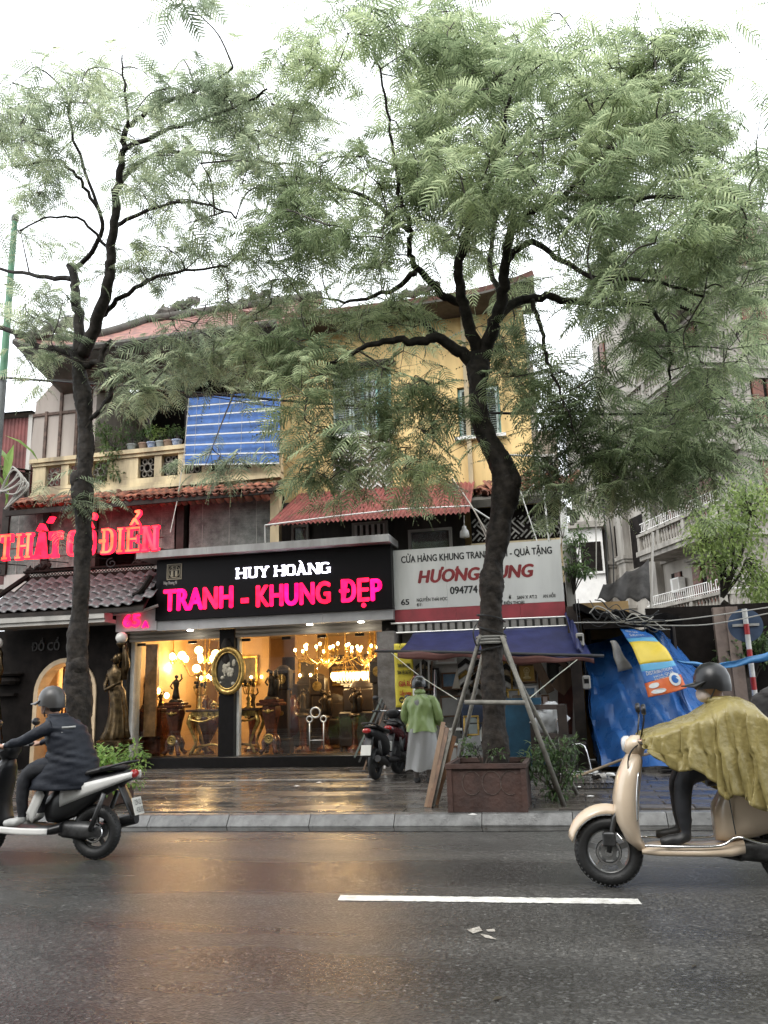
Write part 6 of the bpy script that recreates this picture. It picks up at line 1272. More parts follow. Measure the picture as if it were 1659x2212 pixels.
# far houses closing the side street and the skyline
def far_house(px0, px1, ptop, Y, label, m, wins):
    a, c = W(px0, ptop, Y), W(px1, ptop, Y); x0, x1, zt_ = a[0], c[0], a[2]; t = thing('far_house', label, 'house', ((x0+x1)/2, Y, .13)); b = MB(); b.box(x0, x1, Y, Y+8, .0, zt_); b.build('wall', m, t); b = MB(); b.box(x0-.2, x1+.2, Y-.3, Y+8, zt_, zt_+.3); b.build('roof', M_cg, t)
    for i in range(wins):
        for zz in (4.0, 7.2):
            if zz+1.6 > zt_: continue
            xx = x0+(x1-x0)*(i+.5)/wins; b = MB(); b.box(xx-.5, xx+.5, Y-.06, Y-.003, zz, zz+1.5); w_ = b.build('window', M_black, t); b = MB(); b.box(xx-.6, xx+.6, Y-.14, Y-.003, zz-.12, zz-.004); b.build('sill', M_white, w_)
far_house(1140, 1300, 1150, 42, 'white far house glimpsed between the porch and the corner building', mat('bright_white_render', (.75, .74, .71), .8, var=.06), 3)
far_house(1290, 1420, 1050, 46, 'pale far house hidden behind the corner building columns', M_cw, 3)
# ================================================================== STREET TREES
def bark_mat(name, c, c2):
    m = mat(name, c, .7, col2=c2, scale=9, bump=.9, bscale=14, rvar=.12, spec=.22); return m
M_bark = bark_mat('wet_bark', (.032, .026, .021), (.007, .0055, .0045))
M_twig = mat('twig_bark', (.06, .048, .038), .6, var=.3, scale=12)
def leaf_mat(name, c1, c2, c3, tr=.42):
    m = bpy.data.materials.new(name); m.use_nodes = True; t = m.node_tree; N = t.nodes; L = t.links; b = N['Principled BSDF']
    g = N.new('ShaderNodeNewGeometry'); n = N.new('ShaderNodeTexNoise'); n.inputs['Scale'].default_value = .8; n.inputs['Detail'].default_value = 4; L.new(g.outputs['Position'], n.inputs['Vector'])
    ad = N.new('ShaderNodeMath'); ad.operation = 'MULTIPLY_ADD'; ad.inputs[1].default_value = .35; L.new(g.outputs['Random Per Island'], ad.inputs[0]); 
    sb = N.new('ShaderNodeMath'); sb.operation = 'SUBTRACT'; sb.inputs[1].default_value = .17; L.new(n.outputs['Fac'], sb.inputs[0]); L.new(sb.outputs[0], ad.inputs[2])
    cr = N.new('ShaderNodeValToRGB'); e = cr.color_ramp.elements; e[0].position = .3; e[0].color = (*c1, 1); e[1].position = .72; e[1].color = (*c3, 1); k = e.new(.5); k.color = (*c2, 1); L.new(ad.outputs[0], cr.inputs[0])
    L.new(cr.outputs[0], b.inputs['Base Color']); b.inputs['Roughness'].default_value = .38; b.inputs['Specular IOR Level'].default_value = .6
    tl = N.new('ShaderNodeBsdfTranslucent'); hs = N.new('ShaderNodeHueSaturation'); hs.inputs['Value'].default_value = 2.4; hs.inputs['Saturation'].default_value = .88; L.new(cr.outputs[0], hs.inputs['Color']); L.new(hs.outputs[0], tl.inputs['Color'])
    mx = N.new('ShaderNodeMixShader'); mx.inputs[0].default_value = tr; L.new(b.outputs[0], mx.inputs[1]); L.new(tl.outputs[0], mx.inputs[2]); L.new(mx.outputs[0], N['Material Output'].inputs[0]); MATS[name] = m; return m
M_leaf = leaf_mat('feather_leaf', (.065, .092, .042), (.135, .172, .088), (.26, .30, .16), .6)
M_leaf2 = leaf_mat('feather_leaf_left', (.07, .092, .052), (.14, .172, .104), (.27, .30, .18), .6)
def frond(np_, ln, wid, droop, seed):
    """feathery compound leaf: a bent rachis with pairs of narrow side leaflets"""
    r = random.Random(seed); V = []; Fs = []
    def ax(t): return np.array((ln*t*(1-.12*t*droop), 0, -droop*ln*.55*t*t))
    for i in range(5):
        t = i/5; p, q = ax(t), ax((i+1)/5); w = .004*(1-t*.6); o = len(V); V += [p+(0, -w, 0), p+(0, w, 0), q+(0, w, 0), q+(0, -w, 0)]; Fs.append((o, o+1, o+2, o+3))
    for i in range(np_):
        t = .12+.86*i/(np_-1); c = ax(t); L = wid*(math.sin(min(1, t*1.15+.12)*math.pi)**.55)*r.uniform(.88, 1.05); w = ln/np_*.31
        for s in (-1, 1):
            a = R(62)-R(18)*t+r.uniform(-.08, .08); d = np.array((math.cos(a), s*math.sin(a), -.18-.25*droop*t+r.uniform(-.06, .06))); d /= np.linalg.norm(d); n = np.array((d[1], -d[0], 0))*s; n = np.array((-math.sin(a), s*math.cos(a), 0.0))
            m_ = c+d*L*.5+np.array((0, 0, .010)); e = c+d*L+np.array((0, 0, -.012)); o = len(V)
            V += [c-n*w*.45, c+n*w*.45, m_+n*w*.62, m_-n*w*.62, e+n*w*.22, e-n*w*.22]; Fs += [(o, o+1, o+2, o+3), (o+3, o+2, o+4, o+5)]
    return np.array(V), Fs
FR = [frond(13, .54, .155, .7, 1), frond(12, .50, .15, 1.1, 2), frond(14, .60, .165, .45, 3), frond(11, .45, .145, 1.5, 4)]
def tree(name, label, Yt, trunk, limbs, regions, lmat, seed, nfr=(9, 14), spread=1.0, group='feathery street trees', knots=()):
    rr = np.random.default_rng(seed); rd = random.Random(seed)
    base = W(trunk[0][0], trunk[0][1], Yt); root = thing(name, label, 'tree', (base[0], Yt, .13), group)
    tp = [W(x, y, Yt) for x, y, w_ in trunk]; tr_ = [w_/2/PXM(p) for p, (x, y, w_) in zip(tp, trunk)]
    cp = catmull([np.concatenate([p, [r]]) for p, r in zip(tp, tr_)], 14)
    b = MB(); n = 30; pts = [c[:3] for c in cp]; rad = [c[3] for c in cp]; b.tube(pts, rad, n)
    b.v = [tuple(np.array(v)+np.array((math.sin(v[2]*9+v[0]*14), math.cos(v[2]*7+v[0]*11), 0))*.012+np.array((math.sin(v[2]*31+v[1]*40), math.cos(v[2]*23+v[0]*47), 0))*.005+rr.normal(0, .0035, 3)) for v in b.v]
    for kx, ky, kr in knots:
        kp = W(kx, ky, Yt-.04); b.ball(kp, kr, 18, 1, .9, 1.25)
    b.build('trunk', M_bark, root, smooth=True)
    nodes = []; nrad = []
    for L in limbs:
        pl = L['p']; m = len(pl); P3 = [W(x, y, Yt+L['y0']+(L['y1']-L['y0'])*i/(m-1)) for i, (x, y) in enumerate(pl)]
        r0 = L['w0']/2/PXM(P3[0]); r1 = L['w1']/2/PXM(P3[-1]); q = catmull(P3, 5)
        q = [p+rr.normal(0, .012, 3)*(0 if i in (0,) else 1) for i, p in enumerate(q)]
        rs_ = [r0+(r1-r0)*(i/(len(q)-1))**.8 for i in range(len(q))]
        b = MB(); b.tube(q, rs_, 9); b.build('limb', M_bark, root, smooth=True)
        nodes += q[2:]; nrad += rs_[2:]
    N3 = np.array(nodes); cl = []
    for (cx, cy, rx, ry, k, ya, yb) in regions:
        for _ in range(int(round(k*1.32))):
            a = rr.random()*2*math.pi; s = math.sqrt(rr.random()); cl.append(W(cx+rx*s*math.cos(a), cy+ry*s*math.sin(a), Yt+ya+(yb-ya)*rr.random()))
    cl = np.array(cl); d0 = np.array([np.min(np.linalg.norm(N3-c, axis=1)) for c in cl]); order = np.argsort(d0)
    tw = MB(); items = []; NL = list(nodes)
    for ci in order:
        c = cl[ci]; A = np.array(NL); dd = np.linalg.norm(A-c, axis=1)+.35*np.maximum(0, A[:, 2]-c[2]); j = int(np.argmin(dd)); a = A[j]; L = np.linalg.norm(c-a)
        side = rr.normal(0, .12*min(L, 1.5), 3); m1 = a*.65+c*.35+side+np.array((0, 0, .10*L)); m2 = a*.3+c*.7+side*.6+np.array((0, 0, .07*L))
        q = [a, m1, m2, c]; r0 = min(.008+.008*L, .028); tw.tube(catmull(q, 3), list(np.linspace(r0, .0045, 10)), 4, cap=False)
        NL += [m1, m2, c*.5+m2*.5]
        dirv = c-m2; dirv /= np.linalg.norm(dirv)+1e-9; nf = rd.randint(*nfr)
        for f in range(nf):
            t = rd.random()**.7; o = (m2*(1-t)+c*t)+rr.normal(0, .03, 3)
            az = rr.random()*2*math.pi; dv = np.array((math.cos(az), math.sin(az), rr.uniform(-.45, .25)))+dirv*.55*(t > .5); dv /= np.linalg.norm(dv)
            items.append((o, dv, rr.uniform(-.5, .5), rr.uniform(.6, 1.28)*spread, rd.randrange(4)))
        # short side shoots so that leaves sit around the twig and not only on it
        for s in range(2):
            e = c+rr.normal(0, .28, 3)*np.array((1, 1, .6)); tw.tube([m2*.4+c*.6, (c+e)/2+np.array((0, 0, .05)), e], [.005, .004, .002], 3, cap=False)
            for f in range(rd.randint(2, 4)):
                az = rr.random()*2*math.pi; dv = np.array((math.cos(az), math.sin(az), rr.uniform(-.5, .2))); dv /= np.linalg.norm(dv); items.append((e+rr.normal(0, .03, 3), dv, rr.uniform(-.5, .5), rr.uniform(.55, 1.2)*spread, rd.randrange(4)))
    tw.build('twigs', M_twig, root, fix=False, kind='stuff')
    def basis(dv, roll):
        x = dv; y = np.cross((0, 0, 1.), x); y /= np.linalg.norm(y)+1e-9; z = np.cross(x, y); c, s = math.cos(roll), math.sin(roll)
        return np.stack([x, y*c+z*s, z*c-y*s], 1)
    items.sort(key=lambda it: float((it[0]-CAMP)@FW))
    fm = []
    for V, Fs in FR:
        bb = MB(); bb.add(V, Fs); fm.append(bb.mesh('leaf_frond', lmat, fix=False))
    off = np.array(OFF.get(root))
    vis = [it for it in items if abs((it[0]-CAMP)@RT/((it[0]-CAMP)@FW)*FPX) < 860 and abs((it[0]-CAMP)@UP/((it[0]-CAMP)@FW)*FPX) < 1110]
    pick = set(id(i) for i in vis[:300])
    for it in vis[:300]:
        o = bpy.data.objects.new('leaf_frond', fm[it[4]]); COL.objects.link(o); o.parent = root
        M = Matrix(basis(it[1], it[2]).tolist()).to_4x4(); o.matrix_local = Matrix.Translation(it[0]-off) @ M @ Matrix.Scale(it[3], 4)
    Vs = []; Fa = []; base_ = 0
    for it in items:
        if id(it) in pick: continue
        V, Fs = FR[it[4]]; P = (V*it[3])@basis(it[1], it[2]).T+it[0]-off; Vs.append(P); Fa.append(np.array(Fs)+base_); base_ += len(V)
    Vs = np.concatenate(Vs); Fa = np.concatenate(Fa); me = bpy.data.meshes.new('crown'); me.vertices.add(len(Vs)); me.vertices.foreach_set('co', Vs.ravel()); me.loops.add(Fa.size); me.loops.foreach_set('vertex_index', Fa.ravel()); me.polygons.add(len(Fa)); me.polygons.foreach_set('loop_start', np.arange(0, Fa.size, 4)); me.polygons.foreach_set('loop_total', np.full(len(Fa), 4)); me.update(calc_edges=True)
    me.materials.append(lmat); o = bpy.data.objects.new('crown', me); COL.objects.link(o); o.parent = root; o['kind'] = 'stuff'
    print('TREE', name, len(items), 'fronds'); return root
def lb(p, w0, w1, y0=0, y1=0): return dict(p=p, w0=w0, w1=w1, y0=y0, y1=y1)
TREE1 = tree('feathery_tree', 'crooked dark trunk tree with feathery leaves growing from the rusty planter box', 10.3,
     [(1072, 1660, 58), (1068, 1560, 52), (1064, 1450, 49), (1061, 1340, 48), (1061, 1272, 52), (1064, 1228, 43), (1072, 1185, 47), (1082, 1120, 50), (1094, 1046, 60), (1082, 1003, 54), (1053, 950, 44), (1034, 890, 37), (1032, 830, 41), (1033, 790, 48), (1033, 765, 46)],
     [lb([(1024, 788), (990, 758), (945, 731), (900, 738), (850, 735), (795, 748), (735, 775), (690, 805)], 32, 5, 0, -.8), lb([(950, 732), (925, 706), (890, 690), (840, 695), (790, 690)], 16, 5, -.1, .6),
      lb([(1036, 775), (1014, 705), (998, 645), (990, 590), (998, 540), (1010, 500), (1035, 460), (1050, 410), (1080, 330), (1100, 220), (1130, 110)], 30, 5, 0, -2.2),
      lb([(1000, 655), (960, 640), (930, 608), (895, 574), (885, 535), (885, 485), (865, 430), (850, 330), (832, 210), (805, 80)], 20, 4, 0, -1.8),
      lb([(1042, 775), (1066, 705), (1082, 650), (1090, 600), (1095, 545), (1110, 485), (1160, 450), (1215, 425), (1290, 345), (1360, 260), (1425, 165)], 34, 5, 0, -1.8),
      lb([(1070, 690), (1120, 652), (1180, 641), (1240, 650), (1310, 660), (1400, 655), (1480, 665), (1570, 700)], 24, 6, 0, .9), lb([(1150, 650), (1166, 700), (1180, 765), (1205, 840), (1230, 900)], 12, 4, .1, -.7),
      lb([(1093, 560), (1150, 522), (1215, 565), (1290, 600), (1400, 605), (1520, 640)], 16, 5, 0, -1.6), lb([(897, 590), (840, 630), (760, 650), (690, 642)], 14, 4, 0, 1.2),
      lb([(885, 500), (800, 432), (710, 402), (640, 380)], 12, 4, 0, -.6), lb([(1200, 430), (1340, 430), (1490, 425), (1610, 450)], 14, 4, -.9, -2.2), lb([(1085, 640), (1060, 560), (1100, 430), (1250, 480), (1420, 520)], 14, 5, 0, 1.8), lb([(1400, 655), (1440, 720), (1450, 800), (1440, 880)], 10, 4, .6, .2)],
     [(1150, 300, 330, 190, 90, -2.6, 1.8), (1130, 180, 260, 110, 30, -2.4, .5), (830, 430, 260, 130, 42, -2.2, 1.5), (660, 580, 170, 90, 15, -1.2, 1.8), (1440, 400, 230, 210, 76, -2.6, 2.0), (1470, 640, 210, 150, 40, -2.2, 2.2), (1450, 830, 190, 120, 26, -1.2, 2.4),
      (1240, 890, 80, 100, 14, -.8, .6), (1360, 1010, 90, 70, 13, -.6, .8), (1480, 1010, 80, 60, 8, -.4, .8), (1560, 950, 110, 90, 13, -.4, 1.6), (920, 690, 180, 60, 11, -1.0, 1.2), (680, 830, 80, 90, 11, -1.2, .4), (720, 990, 120, 70, 14, -1.0, .2), (930, 950, 75, 130, 17, -.9, .5), (590, 740, 90, 50, 9, -.8, .8), (850, 880, 60, 90, 6, -.9, .3), (1280, 1040, 90, 60, 10, -.6, .8), (1180, 820, 60, 70, 7, -.6, .8), (820, 800, 110, 70, 6, -1.0, .8),
      (800, 80, 190, 60, 13, -2.4, -.8), (690, 120, 110, 50, 6, -2.2, -.6), (960, 90, 120, 70, 10, -2.2, -.4), (1420, 140, 110, 50, 10, -2.2, -.6), (1120, 780, 60, 90, 10, -.2, 1.2), (1180, 960, 60, 60, 6, -.4, .4), (620, 470, 70, 80, 9, -1.2, .8), (980, 540, 110, 60, 5, .2, 1.9), (1250, 620, 150, 60, 10, .2, 2.0)],
     M_leaf, 21, (3, 6), knots=((1103, 1040, .14), (1037, 802, .125)))
tree('feathery_tree', 'slim forked tree with open feathery crown standing beside the arched shop', 10.7,
     [(174, 1640, 56), (171, 1560, 54), (168, 1470, 54), (167, 1400, 44), (174, 1300, 35), (179, 1200, 36), (181, 1120, 37), (178, 1050, 43), (186, 985, 31), (184, 920, 32), (180, 860, 36), (171, 800, 29), (171, 765, 35)],
     [lb([(166, 764), (120, 756), (82, 748), (45, 722), (-10, 702)], 22, 10, 0, .3), lb([(168, 768), (172, 690), (163, 640), (158, 590), (152, 575)], 26, 16, 0, .3), lb([(178, 768), (212, 690), (233, 610), (240, 545), (246, 480), (256, 400), (266, 330), (276, 275), (335, 232), (430, 192), (505, 148)], 30, 5, 0, -1.6),
      lb([(158, 600), (110, 602), (50, 590), (-20, 578)], 13, 6, .3, .8), lb([(157, 585), (198, 545), (222, 480), (188, 415), (160, 372), (112, 346), (30, 362)], 12, 4, .3, -.8), lb([(216, 682), (268, 640), (330, 602), (400, 585), (490, 575)], 13, 4, 0, -.5),
      lb([(184, 790), (214, 788), (233, 815), (238, 850), (218, 888), (196, 903)], 17, 10, 0, -.1), lb([(216, 790), (226, 752), (244, 735)], 14, 8, 0, 0), lb([(246, 490), (300, 462), (370, 440), (440, 440), (505, 470)], 10, 4, -.4, -1.4), lb([(268, 320), (340, 290), (420, 262), (500, 235), (580, 190)], 12, 4, -1, -2),
      lb([(256, 400), (330, 335), (450, 330), (560, 350), (640, 352)], 11, 4, -.6, .6), lb([(240, 545), (180, 480), (110, 470), (40, 500)], 8, 3, 0, -1), lb([(222, 480), (160, 300), (140, 200), (90, 150)], 8, 3, 0, -.9), lb([(276, 275), (270, 200), (262, 120)], 8, 3, -1.2, -1.6)],
     [(110, 270, 130, 110, 15, -2.0, .6), (430, 280, 200, 120, 25, -2.4, .6), (250, 190, 160, 60, 10, -2.0, -.4), (440, 430, 160, 60, 10, -1.6, .8), (60, 420, 80, 90, 8, -1.4, .8), (80, 650, 90, 70, 9, -1.0, .8), (330, 800, 90, 40, 8, -.7, .4), (460, 775, 110, 60, 15, -.6, .9), (420, 700, 130, 40, 4, -.8, .8),
      (470, 560, 110, 80, 10, -1.0, .8), (230, 560, 130, 90, 5, -.8, .6), (310, 850, 50, 30, 3, -.6, 0), (500, 200, 120, 60, 10, -2.2, -.4), (130, 1085, 30, 14, 2, -.4, .1), (470, 990, 50, 30, 3, -.8, -.2), (40, 240, 60, 60, 5, -1.6, 0), (560, 640, 80, 60, 6, -.6, .8), (90, 790, 70, 40, 4, -.6, .4), (590, 260, 80, 60, 8, -2, 0), (400, 6, 40, 8, 2, -2.6, -2.2)],
     M_leaf2, 5, (3, 5), knots=((168, 1036, .12), (168, 1440, .15)))
# copies of the tree, added unseen behind the camera to shade the road
for lx, ly, rz, lab in ((-4.5, -3.4, 2.2, 'feathery tree copy added unseen behind the camera to shade the road beside the low tan house'), (4.2, -3.2, 4.3, 'feathery tree copy added unseen behind the camera to shade the road beside the broad ochre house')):
    r_ = TREE1.copy(); COL.objects.link(r_); r_.location = (lx, ly, .13); r_.rotation_euler = (0, 0, rz); r_['label'] = lab
    for ch in TREE1.children:
        if ch.name.startswith('leaf_frond'): continue
        c_ = ch.copy(); COL.objects.link(c_); c_.parent = r_
# ================================================================== SCOOTERS AND PEOPLE
def loft(b, secs, n=18, ex=.75, cap=True):
    """closed body through elliptical sections: (centre, half-u vector, half-v vector)"""
    vs = []
    for c, hu, hv in secs:
        c, hu, hv = np.array(c, float), np.array(hu, float), np.array(hv, float)
        for k in range(n):
            a = 2*math.pi*k/n; ca, sa = math.cos(a), math.sin(a); vs.append(c+hu*math.copysign(abs(ca)**ex, ca)+hv*math.copysign(abs(sa)**ex, sa))
    m = len(secs); fs = [(i*n+k, i*n+(k+1) % n, i*n+n+(k+1) % n, i*n+n+k) for i in range(m-1) for k in range(n)]
    if cap: fs += [tuple(range(n-1, -1, -1)), tuple((m-1)*n+k for k in range(n))]
    b.add(vs, fs); return b
def xsecs(lst): return [((x, 0, (z0+z1)/2), (0, hw, 0), (0, 0, (z1-z0)/2)) for x, z0, z1, hw in lst]
def zsecs(lst): return [((x, 0, z), (rx, 0, 0), (0, ry, 0)) for z, x, rx, ry in lst]
def wrinkle(b, amp=.014):
    """subdivide a lofted garment along its length and crease it"""
    n = 28; m = len(b.v)//n; V = np.array(b.v).reshape(m, n, 3); t = np.linspace(0, m-1, (m-1)*6+1); Q = np.stack([np.stack([np.interp(t, range(m), V[:, k, j]) for j in range(3)], 1) for k in range(n)], 1); c = Q.mean(1, keepdims=True); d = Q-c; L_ = np.linalg.norm(d, axis=2, keepdims=True)
    tt = t[:, None]; kk = np.arange(n)[None, :]*2*math.pi/n; f = amp*(np.abs(np.sin(tt*3.1+kk*2+1))-.5)+amp*.8*(np.abs(np.sin(tt*5.3-kk*3))-.5)+amp*.5*np.sin(tt*9+kk*4); Q = Q+d/L_*f[:, :, None]; M2 = len(t)
    b.v = [tuple(p) for p in Q.reshape(-1, 3)]; b.f = [(i*n+k, i*n+(k+1) % n, i*n+n+(k+1) % n, i*n+n+k) for i in range(M2-1) for k in range(n)]+[tuple(range(n-1, -1, -1)), tuple((M2-1)*n+k for k in range(n))]; b.mi = [0]*len(b.f)
M_tyre = mat('tyre_rubber', (.014, .014, .014), .55, var=.15, scale=20, bump=.2)
M_rim = mat('rim_alloy', (.30, .30, .30), .35, metal=.8, var=.15)
M_plb = mat('black_plastic', (.016, .016, .017), .38, var=.12, scale=6)
M_chr = mat('chrome', (.75, .75, .75), .12, metal=1, var=.03)
M_seat = mat('seat_vinyl', (.018, .017, .017), .42, var=.1, bump=.1)
M_tail = mat('tail_lens', (.35, .012, .012), .15, var=.05, coat=.5)
M_lens = mat('clear_lens', (.55, .56, .56), .08, var=.05, coat=.6)
M_eng = mat('engine_metal', (.10, .10, .10), .4, metal=.6, var=.3, scale=8)
M_plate = mat('number_plate', (.62, .61, .56), .45, var=.08)
def wheel(t, x, Rr, r, dark=False):
    b = MB(); b.torus((x, 0, Rr), Rr-r, r, 32, 10); w_ = b.build('wheel', M_tyre, t, smooth=True)
    b = MB(); b.torus((x, 0, Rr), Rr-2*r+.012, .018, 32, 8); b.lathe([(.06, -.045), (.06, .045)], 14, (x, 0, Rr), 'y')
    for k in range(5): a = k*2*math.pi/5+.3; b.bar((x+.05*math.cos(a), 0, Rr+.05*math.sin(a)), (x+(Rr-2*r+.01)*math.cos(a), 0, Rr+(Rr-2*r+.01)*math.sin(a)), .04, .022, up=(0, 1, 0))
    b.build('rim', M_rim if not dark else M_eng, w_, smooth=40)
    b = MB(); b.torus((x, .055, Rr), .085, .012, 24, 6); b.lathe([(.03, .05), (.03, .07)], 12, (x, 0, Rr), 'y'); b.build('brake_disc', M_chr, w_, smooth=40)
    b = MB()
    for k in range(44):                                        # tread blocks
        a = 2*math.pi*k/44; ca, sa = math.cos(a), math.sin(a)
        for s in (-1, 1): b.bar((x+(Rr-.004)*ca, s*.006, Rr+(Rr-.004)*sa), (x+(Rr-.016)*math.cos(a+.05), s*.042, Rr+(Rr-.016)*math.sin(a+.05)), .012, .008, up=(ca, 0, sa))
    b.build('tread', M_tyre, w_, kind='stuff')
def scooter(label, paint, retro=True, plate='', group=None, panel=None, name='scooter', stand=False):
    t = thing(name, label, 'scooter', (0, 0, 0), group)
    Rw = .255; xf_, xr = (.66, -.66) if retro else (.64, -.62)
    wheel(t, xf_, Rw, .052); wheel(t, xr, Rw, .058, True)
    b = MB()                                                                          # front mudguard
    def fen(u, v): a = R(12)+R(128)*u; rr = Rw+.035+.03*math.cos((v-.5)*math.pi)-.03; w_ = .085*(.55+.45*math.sin(min(1, u*1.2+.15)*math.pi)); return np.array((xf_+rr*1.02*math.cos(a), (v-.5)*2*w_, Rw+rr*math.sin(a)+.012+.035*math.cos((v-.5)*math.pi)))
    b.grid(16, 8, fen, .006); b.build('mudguard', paint, t, smooth=True)
    b = MB()
    for s in (-1, 1): b.tube([(xf_, s*.075, Rw), (xf_-.06, s*.075, .50), (.50, s*.03, .62)], .02, 8)
    b.tube([(.51, 0, .6), (.42, 0, .98)], .03, 8); b.build('fork', M_eng, t, smooth=True)
    b = MB()
    if retro: loft(b, zsecs([(.27, .40, .05, .10), (.34, .47, .06, .15), (.48, .505, .085, .20), (.64, .50, .10, .215), (.80, .465, .095, .20), (.92, .425, .075, .15), (.97, .41, .05, .09)]))
    else: loft(b, zsecs([(.30, .36, .05, .10), (.40, .44, .07, .15), (.55, .50, .09, .18), (.72, .47, .09, .19), (.86, .43, .07, .15), (.95, .40, .05, .08)]), ex=.9)
    b.build('leg_shield', paint, t, smooth=True)
    b = MB(); loft(b, zsecs([(.95, .40, .06, .08), (1.02, .40, .085, .13), (1.07, .39, .08, .12), (1.10, .37, .05, .07)])); hd = b.build('headset', paint if retro else M_plb, t, smooth=True)
    b = MB(); b.lathe([(.0, .50), (.045, .495), (.062, .475), (.065, .44)], 18, (0, 0, 1.035), 'x'); b.build('headlight', M_lens, hd, smooth=True)
    b = MB(); b.tube(catmull([(.30, -.34, 1.07), (.36, -.16, 1.07), (.39, 0, 1.06), (.36, .16, 1.07), (.30, .34, 1.07)], 4), .013, 8); b.build('handlebar', M_chr, t, smooth=True)
    for s in (-1, 1):
        b = MB(); b.tube([(.34, s*.22, 1.07), (.29, s*.36, 1.07)], .02, 10); b.tube([(.38, s*.2, 1.06), (.36, s*.34, 1.055)], .006, 5); b.build('grip', M_plb, t, smooth=True)
        b = MB(); b.tube([(.36, s*.18, 1.08), (.33, s*.26, 1.22), (.33, s*.29, 1.26)], .007, 6); b.lathe([(.0, .312), (.055, .316), (.06, .325), (.05, .345), (.0, .35)], 14, (0, s*.30, 1.30), 'x', .7); b.build('mirror', M_plb, t, smooth=True)
        b = MB(); b.ball((.50, s*.13, .78), .035, 10, .6, 1, .7); b.build('turn_signal', mat('amber_lens', (.55, .20, .02), .15, var=.05), t, smooth=True)
    b = MB(); loft(b, xsecs([(.42, .24, .30, .12), (.30, .235, .315, .19), (0, .235, .315, .20), (-.20, .235, .33, .19), (-.30, .25, .36, .14)])); b.build('floorboard', M_plb if not retro else paint, t, smooth=50)
    b = MB()                                                   # shut lines, latch and cables
    for s in (-1, 1): b.tube(catmull([(.36, s*.05, 1.05), (.44, s*.14, .98), (.50, s*.10, .80)], 4), .005, 5); b.tube(catmull([(.36, s*.10, 1.05), (.46, s*.19, .96), (.47, s*.12, .76)], 4), .005, 5)
    b.build('control_cable', M_plb, t)
    b = MB(); b.bbox(.60, .70, .075, .105, .30, .40, .01); b.build('brake_caliper', M_eng, t)
    if retro:
        b = MB()
        for s in (-1, 1):
            b.tube(catmull([(-.30, s*.183, .70), (-.45, s*.205, .62), (-.62, s*.208, .56), (-.86, s*.178, .60)], 4), .004, 5); b.tube([(-.24, s*.165, .40), (-.22, s*.163, .68)], .004, 5)
        b.build('shut_line', M_plb, t)
        b = MB()
        for s in (-1, 1): b.tube(catmull([(.545, s*.10, .34), (.60, s*.05, .40), (.615, 0, .44)], 3), .007, 6); b.tube(catmull([(.44, s*.215, .50), (.43, s*.225, .66), (.40, s*.20, .84)], 4), .008, 6)
        b.build('edge_trim', M_chr, t, smooth=True)
        b = MB()
        for s in (-1, 1): b.tube(catmull([(.40, s*.19, .325), (.15, s*.205, .322), (-.12, s*.20, .33), (-.25, s*.20, .39), (-.42, s*.215, .345), (-.60, s*.21, .36)], 4), .010, 6)
        b.build('chrome_trim', M_chr, t, smooth=True)
        b = MB(); loft(b, xsecs([(-.12, .34, .60, .10), (-.20, .33, .72, .15), (-.38, .36, .775, .185), (-.62, .43, .775, .205), (-.85, .50, .74, .175), (-1.02, .57, .69, .10), (-1.06, .60, .66, .05)])); b.build('rear_body', paint, t, smooth=True)
        b = MB(); loft(b, xsecs([(-.10, .72, .78, .09), (-.20, .73, .815, .14), (-.45, .76, .835, .16), (-.75, .765, .86, .155), (-.95, .74, .83, .10)])); b.build('seat', M_seat, t, smooth=True)
        b = MB(); b.tube(catmull([(-.82, -.13, .80), (-1.02, -.12, .86), (-1.06, 0, .87), (-1.02, .12, .86), (-.82, .13, .80)], 3), .012, 6); b.build('grab_rail', M_chr, t, smooth=True)
        tl = (-1.06, .66)
    else:
        b = MB(); loft(b, xsecs([(-.10, .34, .60, .09), (-.22, .33, .70, .13), (-.42, .40, .76, .15), (-.65, .56, .80, .14), (-.88, .68, .83, .09), (-1.0, .75, .83, .05)]), ex=.95); b.build('rear_body', paint, t, smooth=True)
        if panel:
            for s in (-1, 1):
                b = MB(); b.grid(16, 3, lambda u, v: np.array((-.30-.72*u, s*(.150+.012*math.sin(v*3.1)-.075*u*u), .585+.20*u+(v-.5)*(.17-.11*u)+.0)), .012); b.build('side_panel', panel, t, smooth=True)
                b = MB(); b.grid(8, 3, lambda u, v: np.array((-.02-.12*u*1+.06*v, s*(.17+.01*v), .40+.26*u+(v-.5)*.10)), .012); b.build('side_panel', panel, t, smooth=True)
                b = MB(); b.grid(10, 3, lambda u, v: np.array((.34-.55*u, s*(.206-.01*v), .27+.06*v-.05*u+.03*u*u)), .010); b.build('side_panel', panel, t, smooth=True)
        b = MB(); loft(b, xsecs([(-.08, .70, .75, .08), (-.20, .70, .79, .13), (-.45, .75, .82, .14), (-.72, .81, .875, .12), (-.92, .83, .875, .07)])); b.build('seat', M_seat, t, smooth=True)
        b = MB(); b.tube(catmull([(-.70, -.12, .84), (-.95, -.10, .90), (-1.03, 0, .91), (-.95, .10, .90), (-.70, .12, .84)], 3), .013, 6); b.build('grab_rail', M_plb, t, smooth=True)
        tl = (-1.0, .79)
    b = MB(); b.ball((tl[0], 0, tl[1]), .07, 12, .45, 1.1, .6); b.build('tail_light', M_tail, t, smooth=True)
    b = MB(); b.grid(8, 3, lambda u, v: np.array((-.86-.16*u, (v-.5)*.15, tl[1]-.10-.30*u)), .012); b.build('rear_mudguard', M_plb, t, smooth=True)
